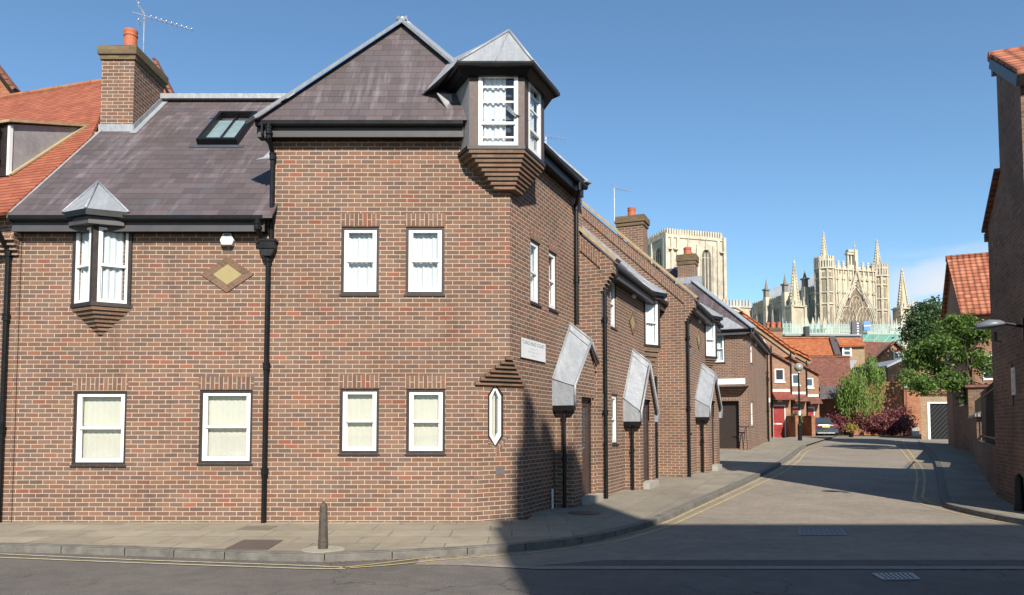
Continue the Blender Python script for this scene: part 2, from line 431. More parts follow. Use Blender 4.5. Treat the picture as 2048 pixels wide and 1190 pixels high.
def asphalt_mat(name, c, patch):
    m, nt, b = new_mat(name); T = NT(nt)
    p = T.pos()
    v = nt.nodes.new('ShaderNodeTexVoronoi'); T.put(v.inputs['Vector'], p); v.inputs['Scale'].default_value = 70
    n1 = T.noise(p, 90, 3, .8); n2 = T.noise(p, .5, 6, .65); n3 = T.noise(p, 3.2, 5, .7)
    f = T.math('MULTIPLY', T.mapr(n1, .3, .7, .65, 1.35), T.mapr(n2, .3, .7, .8, 1.18))
    f = T.math('MULTIPLY', f, T.mapr(n3, .35, .7, .88, 1.12))
    cc = T.mix(T.mapr(v.outputs['Color'], .75, 1, 0, .5), c, tuple(x * 1.9 for x in c))
    cc = T.mix(T.mapr(T.noise(p, .9, 5, .7), .55, .72, 0, .35), cc, patch)
    cc = T.mix(1.0, cc, T.comb(f, f, f), 'MULTIPLY')
    # hairline cracks, oil spots and pale worn patches
    ds = nt.nodes.new('ShaderNodeVectorMath'); ds.operation = 'ADD'; nn_ = nt.nodes.new('ShaderNodeTexNoise'); nn_.inputs['Scale'].default_value = 1.6; nn_.inputs['Detail'].default_value = 4
    nt.links.new(p, nn_.inputs['Vector']); nt.links.new(p, ds.inputs[0]); nt.links.new(nn_.outputs['Color'], ds.inputs[1])
    vc = nt.nodes.new('ShaderNodeTexVoronoi'); vc.feature = 'DISTANCE_TO_EDGE'; vc.inputs['Scale'].default_value = .55; nt.links.new(ds.outputs[0], vc.inputs['Vector'])
    cr = T.mapr(vc.outputs['Distance'], .002, .010, .55, 1.0)
    cr = T.math('MAXIMUM', cr, T.mapr(T.noise(p, .35, 3), .45, .55, 0, 1))
    oil = T.mapr(T.noise(p, 1.4, 5, .7), .66, .78, 1.0, .62)
    k_ = T.math('MULTIPLY', cr, oil)
    cc = T.mix(1.0, cc, T.comb(k_, k_, k_), 'MULTIPLY')
    T.put(b.inputs['Base Color'], cc); b.inputs['Roughness'].default_value = .85; b.inputs['Specular IOR Level'].default_value = .35
    T.put(b.inputs['Normal'], T.bump(T.math('ADD', v.outputs[0], n1), .006))
    return m
ASPH = asphalt_mat('asphalt', (.122, .108, .097), (.148, .130, .114))
PAVER = paving_mat('street_paviours', .2, .1, (.218, .188, .152), (.245, .207, .165), .4, (.12, .10, .082), seed=2., ang=.39, jw=.006)
FLAG = paving_mat('stone_flags', .92, .62, (.235, .202, .150), (.29, .252, .188), .8, (.12, .10, .072), seed=4., off=.37, jw=.012)
FLAG_S = paving_mat('street_flags', .75, .6, (.205, .182, .142), (.245, .218, .170), .6, (.12, .10, .08), seed=6., ang=1.17, jw=.012)
KERB = plain('kerb_stone', (.125, .115, .10), .85, .35, 5., bump=.004)
CHAN = plain('stone_channel', (.21, .185, .158), .9, .2, 5., bump=.004)
YEL = plain('worn_yellow_paint', (.52, .42, .17), .8, .25, 9., dirt=((.19, .16, .12), .85))
IRON = plain('iron_cover', (.085, .065, .055), .6, .25, 18., bump=.003)
def leaf_mat(name, c1, c2, trans=.35):
    m = bpy.data.materials.new(name); m.use_nodes = True; nt = m.node_tree; nt.nodes.clear(); T = NT(nt)
    out = nt.nodes.new('ShaderNodeOutputMaterial'); g = nt.nodes.new('ShaderNodeNewGeometry')
    c = T.mix(g.outputs['Random Per Island'], c1, c2)
    b = nt.nodes.new('ShaderNodeBsdfPrincipled'); T.put(b.inputs['Base Color'], c); b.inputs['Roughness'].default_value = .55
    t = nt.nodes.new('ShaderNodeBsdfTranslucent'); T.put(t.inputs[0], T.mix(.4, c, (c2[0] * 1.6, c2[1] * 1.6, c2[2])))
    mx = nt.nodes.new('ShaderNodeMixShader'); mx.inputs[0].default_value = trans
    nt.links.new(b.outputs[0], mx.inputs[1]); nt.links.new(t.outputs[0], mx.inputs[2]); nt.links.new(mx.outputs[0], out.inputs[0])
    return m
LEAF_A = leaf_mat('leaf_maple', (.055, .105, .018), (.11, .19, .03))
LEAF_B = leaf_mat('leaf_birch', (.095, .165, .028), (.18, .27, .055))
LEAF_C = leaf_mat('leaf_dark', (.030, .065, .018), (.06, .11, .03))
LEAF_P = leaf_mat('leaf_purple', (.10, .030, .034), (.20, .058, .060), .25)
LEAF_Y = leaf_mat('leaf_yellow', (.22, .17, .03), (.30, .24, .05))
BARK = plain('bark', (.055, .042, .032), .9, .3, 9., bump=.01)
# ------------------------------------------------------------ building kit
D = 12.66
F0 = Fr((0, D), (1, 0))
SDIR = V((math.sin(math.radians(23)), math.cos(math.radians(23))))
C0 = V((F0.a(1020, 600), D))
F1 = Fr(C0, SDIR)                       # street side of the corner house

def sash(root, F, a0, a1, z0, z1, kind='blind', inset=.035, frame=.045, rail=.5, dframe=True, sill=True, d=0.0, name='window', extra_bar=None, wide=.05):
    """box-sash window: white sashes in a dark timber frame, glass panes, curtain behind"""
    dd = d - inset
    m = MB()
    b0, b1, y0, y1 = a0 + frame, a1 - frame, z0 + frame, z1 - frame
    if not dframe: b0, b1, y0, y1 = a0, a1, z0, z1
    zm = y0 + (y1 - y0) * rail
    w = wide
    m.box(F, b0, b0 + w, y0, y1, dd - .07, dd); m.box(F, b1 - w, b1, y0, y1, dd - .07, dd)
    m.box(F, b0 + w, b1 - w, y1 - w, y1, dd - .07, dd - .002); m.box(F, b0 + w, b1 - w, y0, y0 + w * 1.35, dd - .07, dd - .002)
    m.box(F, b0 + w, b1 - w, zm - .022, zm + .022, dd - .06, dd - .006)
    i0, i1 = b0 + w, b1 - w
    s = .022
    for (p, q, off) in ((y0 + w * 1.35, zm - .022, .045), (zm + .022, y1 - w, .02)):
        m.box(F, i0, i0 + s, p, q, dd - .05, dd - off + .012); m.box(F, i1 - s, i1, p, q, dd - .05, dd - off + .012)
    if extra_bar:
        for e in extra_bar:
            ze = y0 + (y1 - y0) * e
            m.box(F, i0 + s, i1 - s, ze - .014, ze + .014, dd - .05, dd - .02)
    win = m.build(name, WHITE, root)
    if dframe:
        m = MB()
        m.box(F, a0, b0, z0, z1, dd - .08, dd + .012); m.box(F, b1, a1, z0, z1, dd - .08, dd + .012)
        m.box(F, b0, b1, y1, z1, dd - .08, dd + .012); m.box(F, b0, b1, z0, y0, dd - .08, dd + .010)
        m.build('outer_frame', BROWN_DK, win)
    if sill:
        MB().box(F, a0 - .02, a1 + .02, z0 - .035, z0 - .002, d - .06, d + .022).build('sill', BROWN_DK, win)
    m = MB()
    m.poly([F.P(i0, y0 + .05, dd - .052), F.P(i1, y0 + .05, dd - .052), F.P(i1, zm, dd - .052), F.P(i0, zm, dd - .052)])
    m.poly([F.P(i0, zm, dd - .03), F.P(i1, zm, dd - .03), F.P(i1, y1 - .03, dd - .03), F.P(i0, y1 - .03, dd - .03)])
    m.build('pane', GLASS, win)
    # curtain: a real pleated sheet
    m = MB(); n = max(8, int((i1 - i0) / .018)); dc = dd - (.105 if dframe else .078)
    amp, per = {'blind': (.008, .10), 'net': (.014, .085), 'curtain': (.022, .10), 'half': (.02, .09)}[kind]
    rnd = random.Random(int(a0 * 991 + z0 * 77))
    ph = rnd.random() * 6; zb = y0; zt = y1
    e1 = i1 + .04
    if kind == 'half': e1 = i0 + (i1 - i0) * .72
    pts = []
    for k in range(n + 1):
        t = i0 - .03 + (e1 - i0 + .03) * k / n
        if kind == 'blind': off = amp * (((t / per) % 1.0) - .5) * 2
        else: off = amp * (math.sin(t / per * 6.283 + ph) + .5 * math.sin(t / per * 2.9 + ph * 2))
        pts.append((t, off))
    zcut = zb if kind != 'half' else zb
    for (t0, o0), (t1, o1) in zip(pts, pts[1:]):
        m.poly([F.P(t0, zcut, dc + o0), F.P(t1, zcut, dc + o1), F.P(t1, zt, dc + o1 * .6), F.P(t0, zt, dc + o0 * .6)])
    m.build('curtain', {'blind': BLIND, 'net': NET, 'curtain': CURT, 'half': CURT}[kind], win)
    MB().poly([F.P(b0, y0, dd - .2), F.P(b1, y0, dd - .2), F.P(b1, y1, dd - .2), F.P(b0, y1, dd - .2)]).build('room_behind', ROOM, win)
    return win
def soldier(mb, F, a0, a1, z0, z1, d=.004):
    """band of bricks standing on end"""
    p = [F.P(a0, z0, 0), F.P(a1, z0, 0), F.P(a1, z0, d), F.P(a0, z0, d)]
    q = [F.P(a0, z0, d), F.P(a1, z0, d), F.P(a1, z1, d), F.P(a0, z1, d)]
    mb.poly(q, [(0.008, a0), (0.008, a1), (.217, a1), (.217, a0)])
def fascia(root, p, q, n, depth=.30, h_board=.15, zt=None, gut=True, soffit=True, mat=None):
    """eaves along p-q (gutter lip line at the top outer edge, n = outward direction)"""
    p, q, n = V(p), V(q), V(n); up = V((0, 0, 1))
    m = MB()
    i0, i1 = p - n * .10, q - n * .10
    m.prism([i0 - up * (.10 + h_board), i0 - up * .06, i0 - n * .03 - up * .06, i0 - n * .03 - up * (.10 + h_board)], i1 - i0)
    m.build('fascia_board', mat or GREYBOARD, root)
    if soffit:
        m = MB(); s0, s1 = p - n * .132, q - n * .132
        m.prism([s0 - up * (.09 + h_board), s0 - up * (.065 + h_board), s0 - n * (depth - .12) - up * (.065 + h_board), s0 - n * (depth - .12) - up * (.09 + h_board)], s1 - s0)
        m.build('soffit', BLACK, root)
    if gut:
        m = MB(); g0, g1 = p - n * .045, q - n * .045
        pr = [(-.05, 0), (-.05, -.06), (-.03, -.09), (.02, -.09), (.045, -.06), (.052, 0), (.04, 0), (.02, -.05), (-.03, -.05), (-.04, 0)]
        m.prism([g0 + n * a + up * b for a, b in pr], g1 - g0)
        m.build('gutter', BLACK, root)
def pipe(root, pts, r=.036, collars=(), name='drainpipe', mat=None, shoe=False):
    m = MB(); m.tube(pts, r, 10)
    for c in collars:
        c = V(c)
        m.tube([c - V((0, 0, .045)), c + V((0, 0, .045))], r * 1.32, 10)
        m.tube([c + V((0, 0, .05)), c + V((0, 0, .075))], r * 1.5, 10)
    return m.build(name, mat or BLACK, root, smooth=False)
def wallpipe(root, F, a, z0, z1, d=.06, r=.036, step=1.9, name='drainpipe'):
    cs = [F.P(a, z, d) for z in [z0 + step * k for k in range(1, 8)] if z < z1 - .25]
    o = pipe(root, [F.P(a, z0, d), F.P(a, z1, d)], r, cs, name)
    m = MB()
    for c in cs: m.box(F, a - r * 2.1, a + r * 2.1, c.z - .02, c.z + .02, 0.0, .035)
    if cs: m.build('pipe_bracket', BLACK, o)
    return o
def chimney(root, F, a0, a1, d0, d1, z0, z1, cap=.22, mat=None, pots=((.5, .5),), pr=.13, ph=.36, lead=True, pmat=None):
    m = MB(); m.box(F, a0, a1, z0, z1 - cap, d0, d1)
    ch = m.build('chimney', mat or BR, root)
    m = MB(); m.box(F, a0 - .035, a1 + .035, z1 - cap, z1 - cap * .62, d0 - .035, d1 + .035); m.box(F, a0 - .07, a1 + .07, z1 - cap * .62, z1, d0 - .07, d1 + .07)
    m.prism([F.P(a0 - .05, z1 - .001, d0 - .05), F.P(a1 + .05, z1 - .001, d0 - .05), F.P(a1 + .05, z1 - .001, d1 + .05), F.P(a0 - .05, z1 - .001, d1 + .05)], (0, 0, .03))
    m.build('chimney_cap', BR_CAP, ch)
    for fa, fd in pots:
        c = F.P(a0 + (a1 - a0) * fa, z1 + .025, d0 + (d1 - d0) * fd)
        MB().lathe(c, [(pr * 1.05, 0), (pr, .05), (pr * .93, ph * .7), (pr * 1.03, ph * .72), (pr * 1.03, ph * .80), (pr * .95, ph * .82), (pr * 1.02, ph * .93), (pr * 1.02, ph), (pr * .8, ph), (pr * .78, ph * .8)], 16).build('chimney_pot', pmat or TERRA, ch, smooth=False)
    return ch
def hipstrip(mb, p, q, w=.20, h=.035, up=(0, 0, 1)):
    mb.bar(p, q, w, h, up)

def oriel(root, F, a0, hw, p, zs, zh, ze, zt, apex_d, apex_z, kinds=('net', 'net'), apex_a=None):
    """triangular oriel bay: two sash faces meeting at a dark post, stepped brick corbel below, lead roof above"""
    up = V((0, 0, 1))
    A, B, T_ = (a0 - hw, 0.0), (a0 + hw, 0.0), (a0, p)
    def W(t, z): return F.P(t[0], z, t[1])
    def face(t0, t1):
        o = F.P(t0[0], 0, t0[1]); q = F.P(t1[0], 0, t1[1]); return Fr((o.x, o.y), (q.x - o.x, q.y - o.y)), (q - o).length
    FL, L = face(A, T_); FR, R = face(T_, B)
    e = .075
    wl = sash(root, FL, .035, L - e, zs + .02, zh, kinds[0], inset=-.005, dframe=False, sill=False, wide=.04)
    wr = sash(root, FR, e, R - .035, zs + .02, zh, kinds[1], inset=-.005, dframe=False, sill=False, wide=.04)
    m = MB()
    k = .06
    m.prism([F.P(a0 - k * 1.5, zs, p - k * .95), F.P(a0, zs, p + .012), F.P(a0 + k * 1.5, zs, p - k * .95), F.P(a0, zs, p - k * 1.6)], up * (zh - zs))
    m.build('bay_post', BROWN_DK, root)
    for q0, q1 in ((a0 - hw - .01, a0 - hw + .05), (a0 + hw - .05, a0 + hw + .01)): MB().box(F, q0, q1, zs, zh, 0.0, .035).build('bay_post', BROWN_DK, root)
    def tri(s, z0, z1, grow=0.0):
        return [F.P(a0 - hw * s - grow * 1.6, z0, .002), F.P(a0, z0, p * s + grow), F.P(a0 + hw * s + grow * 1.6, z0, .002)], up * (z1 - z0)
    MB().prism(*tri(1, zs - .045, zs + .02, .025)).build('bay_sill', BROWN_DK, root)
    m = MB(); n = 7; hgt = (zs - .045 - zt) / n
    for i in range(n):
        s = 1.0 - i / n
        z1 = zs - .046 - i * hgt
        m.prism(*tri(s, z1 - hgt * .93, z1 - .001))
        if s > .2: m.prism(*tri(s - .06, z1 - hgt, z1 - hgt * .93))
    m.build('brick_corbel', BR_RED, root)
    hd = ze - .11
    MB().prism(*tri(1, zh, hd, .015)).build('bay_head', BROWN_DK, root)
    def eav(o, z0, z1): return [F.P(a0 - hw - .06 + o, z0, .27 - o * .4), F.P(a0 - .02, z0, p + .22 - o), F.P(a0 + hw + .06 - o, z0, .27 - o * .4), F.P(a0 + hw + .06 - o, z0, .03), F.P(a0 - hw - .06 + o, z0, .03)], up * (z1 - z0)
    MB().prism(*eav(.085, zh + .02, ze - .06)).build('bay_fascia', GREYBOARD, root)
    MB().prism(*eav(.0, ze - .095, ze)).build('bay_gutter', BLACK, root)
    m = MB(); g = .19
    e0, e1, e2 = F.P(a0 - hw - .06, ze + .005, .27), F.P(a0 - .02, ze + .005, p + g + .03), F.P(a0 + hw + .06, ze + .005, .27)
    ap = F.P(a0 if apex_a is None else apex_a, apex_z, -apex_d)
    back0, back1 = F.P(a0 - hw - g * 1.8, ze + .005, -.3), F.P(a0 + hw + g * 1.8, ze + .005, -.3)
    m.poly([e0, e1, ap]); m.poly([e1, e2, ap]); m.poly([e1, e0, e2])
    rl = m.build('bay_lead_roof', LEAD, root)
    m = MB(); m.tube([e1 + up * .01, ap + up * .01], .022, 8); m.tube([e0 + up * .01, ap + up * .01], .02, 8); m.tube([e2 + up * .01, ap + up * .01], .02, 8)
    m.build('lead_roll', LEAD, rl, smooth=True)

def diamond(root, F, ca, cz, hw, hh, iw=.56, ih=.55):
    m = MB(); t = .018
    out = [(ca - hw, cz), (ca, cz - hh), (ca + hw, cz), (ca, cz + hh)]
    inn = [(ca - hw * iw, cz), (ca, cz - hh * ih), (ca + hw * iw, cz), (ca, cz + hh * ih)]
    for i in range(4):
        j = (i + 1) % 4
        L = math.hypot(out[j][0] - out[i][0], out[j][1] - out[i][1])
        m.poly([F.P(*out[i], t), F.P(*out[j], t), F.P(*inn[j], .006), F.P(*inn[i], .006)], [(0.005, 0.), (0.005, L), (.21, L * .8), (.21, L * .2)])
        m.poly([F.P(*out[i], 0), F.P(*out[j], 0), F.P(*out[j], t), F.P(*out[i], t)])
    r = m.build('diamond_surround', BR_RED, root)
    MB().poly([F.P(*x, .007) for x in inn]).build('diamond_panel', CREAM, root)

def hood(root, F, tr, hw, q, zw, zf, zlw, zlf, zb, far_hw=None, base_z=0.0, door_w=.92, pipe_near=True, pipe_far=False, door_label=None, door_h=2.0):
    """projecting porch: steep lead-clad gable hood with a vertical skirt, brick piers, plank door and step"""
    up = V((0, 0, 1)); fh = far_hw if far_hw is not None else hw
    n0, n1 = tr - hw, tr + fh
    m = MB(); th = .035
    # near slope, far slope (as slabs), near skirt
    def slope(t_e, sgn, zw_e, zf_e):
        a = [F.P(tr, zw, 0), F.P(tr, zf, q), F.P(t_e, zf_e, q), F.P(t_e, zw_e, 0)]
        nrm = (a[1] - a[0]).cross(a[3] - a[0]).normalized()
        if nrm.z < 0: nrm = -nrm
        m.prism(a, nrm * -th)
    slope(n0, -1, zlw, zlf)
    k = fh / hw
    slope(n1, 1, zw - (zw - zlw) * k, zf - (zf - zlf) * k)
    m.prism([F.P(n0, zlw - .01, 0), F.P(n0, zlf - .01, q), F.P(n0, zb, q), F.P(n0, zb, 0)], F.P(1, 0, 0) * 0 + V((F.u.x, F.u.y, 0)) * .03)
    if fh >= hw * .99:
        m.prism([F.P(n1, zlw - .01, 0), F.P(n1, zlf - .01, q), F.P(n1, zb, q), F.P(n1, zb, 0)], V((-F.u.x, -F.u.y, 0)) * .03)
    hd = m.build('porch_hood', LEAD, root)
    m = MB()
    # lead rolls: along the ridge and the front verges
    m.tube([F.P(tr, zw + .01, 0), F.P(tr, zf + .01, q + .015)], .022, 8)
    m.tube([F.P(tr, zf, q + .01), F.P(n0, zlf, q + .01), F.P(n0, zb, q + .01)], .026, 8)
    m.tube([F.P(tr, zf, q + .01), F.P(n1, zf - (zf - zlf) * k, q + .01)] + ([F.P(n1, zb, q + .01)] if fh >= hw * .99 else []), .026, 8)
    m.tube([F.P(tr - hw * .06, zw - (zw - zlw) * .06 + .012, .03), F.P(n0 + hw * .02, zlw + .012, .03)], .012, 6)
    m.tube([F.P(tr - hw * .12, zw - (zw - zlw) * .12 + .008, .02), F.P(tr - hw * .12, zf - (zf - zlf) * .12 + .008, q - .02)], .012, 6)
    m.tube([F.P(n0 - .004, zlw, 0), F.P(n0 - .004, zlf, q)], .012, 6)
    m.build('lead_roll', LEAD, hd, smooth=True)
    # dark box gutter below the skirt
    m = MB(); m.box(F, n0 + .01, n0 + .16, zb - .10, zb - .003, .01, q - .03)
    m.build('box_gutter', BLACK, hd)
    # brick porch: two piers and a gable plate over the door, set back under the hood
    df = q - .07; p0 = n0 + .16
    d0, d1 = tr - door_w / 2, tr + door_w / 2
    pe = tr + fh - (.12 if fh >= hw * .99 else 0.0)
    zdoor = base_z + .16 + door_h
    m = MB()
    m.box(F, p0, d0, base_z - .4, zb + .02, 0.0, df)
    m.box(F, d1, pe, base_z - .4, min(zb + .02, zf), 0.0, df)
    gz = lambda t: zf - .05 - (zf - zlf) * abs(t - tr) / hw
    if zdoor < gz(d0):
        m.prism([F.P(d0, zdoor, df - .06), F.P(d1, zdoor, df - .06), F.P(d1, gz(d1), df - .06), F.P(tr, gz(tr), df - .06), F.P(d0, gz(d0), df - .06)], V((F.n.x, F.n.y, 0)) * .055)
    m.prism([F.P(p0, zb + .02, df - .06), F.P(d0, zb + .02, df - .06), F.P(d0, gz(d0), df - .06), F.P(p0, max(zb + .03, gz(p0)), df - .06)], V((F.n.x, F.n.y, 0)) * .05)
    m.prism([F.P(d1, zb + .02, df - .06), F.P(pe, zb + .02, df - .06), F.P(pe, max(zb + .03, gz(pe)), df - .06), F.P(d1, gz(d1), df - .06)], V((F.n.x, F.n.y, 0)) * .05)
    m.build('porch_brickwork', BR, root)
    # barge boards under the verge
    m = MB()
    for t_e in (n0 + .05, n1 - .05):
        m.bar(F.P(tr, zf - .12, q - .03), F.P(t_e, zf - (zf - zlf) * abs(t_e - tr) / hw - .12, q - .03), .03, .09)
    m.build('barge_board', BROWN, hd)
    # door
    zt = min(zdoor, gz(d0) + .02)
    m = MB(); m.box(F, d0, d0 + .055, base_z + .15, zt, df - .16, df - .08); m.box(F, d1 - .055, d1, base_z + .15, zt, df - .16, df - .08); m.box(F, d0 + .055, d1 - .055, zt - .055, zt, df - .16, df - .08)
    m.build('door_frame', BROWN_DK, root)
    m = MB(); e0, e1 = d0 + .055, d1 - .055; zb0, zt0 = base_z + .16, zt - .055
    m.box(F, e0, e0 + .12, zb0, zt0, df - .15, df - .11); m.box(F, e1 - .12, e1, zb0, zt0, df - .15, df - .11)
    m.box(F, e0 + .12, e1 - .12, zb0, zb0 + .95, df - .148, df - .112); m.box(F, e0 + .12, e1 - .12, zt0 - .12, zt0, df - .15, df - .11)
    dr = m.build('door', BROWN, root)
    MB().poly([F.P(e0 + .12, zb0 + .95, df - .13), F.P(e1 - .12, zb0 + .95, df - .13), F.P(e1 - .12, zt0 - .12, df - .13), F.P(e0 + .12, zt0 - .12, df - .13)]).build('door_pane', DGLASS, dr)
    m = MB(); hz = base_z + 1.12; ha = e0 + .07
    m.box(F, ha - .025, ha + .025, hz - .10, hz + .12, df - .11, df - .10); m.tube([F.P(ha, hz, df - .10), F.P(ha, hz, df - .05), F.P(ha + .12, hz, df - .05)], .013, 8)
    m.build('door_handle', ALU, dr)
    MB().box(F, d0 - .06, d1 + .06, base_z - .1, base_z + .15, df - .17, df + .16).build('door_step', CONC, root)
    if pipe_near:
        c = F.P(n0 + .09, zb - .1, q * .5)
        pipe(root, [c, F.P(n0 + .09, zb - .2, q * .5 - .02), F.P(n0 + .1, zb - .25, q * .5 - .02), F.P(n0 + .1, base_z - .1, q * .5 - .02)], .034, [F.P(n0 + .1, zb - .26, q * .5 - .02), F.P(n0 + .1, base_z + .9, q * .5 - .02)])
    if pipe_far:
        c = n1 + .06
        pipe(root, [F.P(c, zf + .1, .06), F.P(c, base_z - .1, .06)], .034, [F.P(c, base_z + 1.7, .06), F.P(c, zf - .3, .06)])
def text_mesh(name, s, F, a, z, d, size, mat, parent, width=None, align='CENTER'):
    cu = bpy.data.curves.new('lettering', 'FONT'); cu.body = s; cu.size = size; cu.align_x = align; cu.align_y = 'CENTER'; cu.extrude = .0006
    to = bpy.data.objects.new('lettering_source', cu); col.objects.link(to)
    dg = bpy.context.evaluated_depsgraph_get(); me = bpy.data.meshes.new_from_object(to.evaluated_get(dg))
    bpy.data.objects.remove(to); bpy.data.curves.remove(cu)
    xs = [v.co.x for v in me.vertices]; sx = 1.0 if not width else width / max(1e-6, (max(xs) - min(xs)))
    o0 = ORG[parent.name]
    for v in me.vertices:
        p = F.P(a + v.co.x * sx, z + v.co.y, d + v.co.z); v.co = p - o0
    me.materials.clear(); me.materials.append(mat)
    o = bpy.data.objects.new(name, me); col.objects.link(o); o.parent = parent; ORG[o.name] = o0
    return o
def aerial(name_label, base, mast_h, boom, el_dir, n=9, bl=1.0, ls=.3, th=1.0):
    b = V(base); r = thing('television_aerial', name_label, 'aerial', b)
    top = b + V((0, 0, mast_h))
    MB().tube([b, top], .014 * th, 6).build('mast', ALU, r)
    q = top + V(boom) * bl
    m = MB(); m.tube([top - V(boom) * .25, q], .010 * th, 6)
    m.build('boom', ALU, r)
    m = MB(); e = V(el_dir).normalized(); up = V((0, 0, 1))
    for i in range(n):
        c = top + V(boom) * bl * (.15 + .85 * i / (n - 1)); l = .09 - .03 * i / n
        m.tube([c - e * l, c + e * l], .006 * th, 5)
    c = top + V(boom) * .02
    for s in (-1, 1):
        for k in (-1, 0, 1):
            m.tube([c + e * .1 * k, c + e * .1 * k + (up * s * ls * .8 - V(boom) * .18 * th)], .006 * th, 5)
        m.tube([c - e * .15 + up * s * ls * .6 - V(boom) * .12, c + e * .15 + up * s * ls * .6 - V(boom) * .12 * th], .006 * th, 5)
    m.build('element', ALU, r)
    return r
# ------------------------------------------------------------ slate-roofed house on the left
UP = V((0, 0, 1))
def gz(p): return PAVE + prof(p.y)
aL = F0.a(14, 700); aR = F0.a(538, 700)
zEL = at_y(270, 430, D - .3).z                 # gutter height of the left house
zWL = F0.z(270, 466)
left = thing('slate_roof_house', 'low brick house with long slate roof, roof window and diamond panel', 'house', F0.P(aL, 0, 0))
wins = []
for (x0, y0, x1, y1) in ((148, 782, 250, 930), (400, 780, 503, 927)):
    a0, zt = F0.px(x0, y0); a1, zb = F0.px(x1, y1); wins.append((a0, a1, zb, zt))
m = MB()
wall_rect(m, F0, aL, aR, -.3, zWL + .25, wins, .2)
for (a0, a1, zb, zt) in wins: soldier(m, F0, a0 - .02, a1 + .02, zt + .012, zt + .225)
m.poly([F0.P(aL, -.3, 0), F0.P(aL, zWL + .25, 0), F0.P(aL, zWL + .25, -7), F0.P(aL, -.3, -7)])
m.build('wall', BR, left)
for w in wins: sash(left, F0, *w, kind='blind')
PIT = .93
yE = D - .3
def roofz(y): return zEL + PIT * (y - yE)
yR = yE
while True:
    yR += .02
    if CY - 0 and (at_y(450, 200, yR).z <= roofz(yR)): break
zR = roofz(yR)
vL = -8.45; vR = F0.a(540, 430) - .02
m = MB()
rp = lambda x, y: V((x, y, roofz(y)))
m.prism([rp(vL, yE), rp(vR + .15, yE), rp(vR + .15, yR), rp(vL, yR)], (0, 0, -.05))
m.poly([rp(vL, yR), rp(vR + .4, yR), V((vR + .4, yR + 4, zR - 3.7)), V((vL, yR + 4, zR - 3.7))])
roofL = m.build('roof', SLATE, left)
MB().bar(V((vL, yR - .03, zR - .05)), V((vR + 1.2, yR - .03, zR - .05)), .34, .11).build('ridge_flashing', LEAD, roofL)
fascia(left, (F0.a(40, 440), yE - .0, zEL), (aR - .05, yE, zEL), (0, -1, 0))
# gutter runs on to the left downpipe
MB().prism([V((vL + .05, yE + .1, zEL - .1)), V((vL + .05, yE - .0, zEL - .1)), V((vL + .05, yE - .0, zEL)), V((vL + .05, yE + .1, zEL))], V((F0.a(40, 440) - vL - .06, 0, 0))).build('gutter', BLACK, left)
ap = F0.a(9, 740)
pipe(left, [V((ap, yE - .02, zEL - .06)), V((ap, yE - .02, zEL - .25)), V((ap + .03, D - .06, zEL - .55)), V((ap + .03, D - .06, .0))], .042,
     [V((ap + .03, D - .06, zEL - .6)), V((ap + .03, D - .06, 3.55)), V((ap + .03, D - .06, 1.65))])
# roof window
def on_roof(px, py, lift=0.0):
    rx, rz = ray(px, py); y = (zEL + lift - PIT * yE - CAMZ) / (rz - PIT); return V((rx * y, y, CAMZ + rz * y))
rn = V((0, -PIT, 1)).normalized(); rs = V((0, 1, PIT)).normalized()
pa = on_roof(395, 291); pb = on_roof(476, 291); pc = on_roof(500, 234)
wv = pb.x - pa.x; lv = (V((0, pc.y, pc.z)) - V((0, pb.y, pb.z))).length
def RW(u, v, h): return V((pa.x + u, pa.y, pa.z)) + rs * v + rn * h
def rbox(mb, u0, u1, v0, v1, h0, h1): mb.prism([RW(u0, v0, h0), RW(u1, v0, h0), RW(u1, v1, h0), RW(u0, v1, h0)], rn * (h1 - h0))
m = MB(); rbox(m, -.13, wv + .13, -.12, -.0, .004, .014); rbox(m, -.2, .0, lv - .1, lv + .02, .004, .012)
rw = MB(); t = .07
for q in ((0, t, 0, lv), (wv - t, wv, 0, lv), (t, wv - t, 0, t * 1.3), (t, wv - t, lv - t, lv)): rbox(rw, *q, 0, .13)
rbox(rw, wv / 2 - .012, wv / 2 + .012, t * 1.3, lv - t, .03, .075)
rwo = rw.build('roof_window', BLACK, left)
m.build('flashing', plain('roof_window_flashing', (.045, .055, .07), .5), rwo)
mm = MB(); mm.poly([RW(t, t, .05), RW(wv - t, t, .05), RW(wv - t, lv - t, .05), RW(t, lv - t, .05)])
mm.build('pane', GLASS, rwo)
mm = MB(); mm.poly([RW(t, t, .03), RW(wv - t, t, .03), RW(wv - t, lv - t - .22, .03), RW(t, lv - t - .22, .03)]); mm.build('blind', plain('blue_blind', (.24, .32, .33), .8), rwo)
# chimney on the left verge
c1 = on_roof(265, 262); c0 = on_roof(200, 262)
FC = Fr((c0.x, c0.y), (1, 0))
zc = at_y(230, 95, c1.y).z
wch = c1.x - c0.x; dch = 1.3
ch = chimney(left, FC, 0, wch, -dch, 0, c1.z - .4, zc, cap=.26, pots=((.66, .80),), pr=.135, ph=.47)
m = MB()
m.box(FC, -.03, wch + .012, c1.z - .25, c1.z + .14, -.0, .012)
m.prism([FC.P(-.1, c1.z - .22, .14), FC.P(wch + .1, c1.z - .22, .14), FC.P(wch + .1, c1.z - .03, .0), FC.P(-.1, c1.z - .03, .0)], rn * .012)
for k in range(7):
    y0 = c1.y + dch * k / 7; y1 = c1.y + dch * (k + 1) / 7
    m.prism([V((c1.x + .012, y0, roofz(y0) - .1)), V((c1.x + .012, y1, roofz(y0) - .1)), V((c1.x + .012, y1, roofz(y1) + .14)), V((c1.x + .012, y0, roofz(y0) + .14))], (.012, 0, 0))
m.bar(V((c1.x + .06, c1.y - .1, roofz(c1.y - .1) + .005)), V((c1.x + .06, c1.y + dch, roofz(c1.y + dch) + .005)), .14, .012, rn)
m.build('lead_flashing', LEAD, ch)
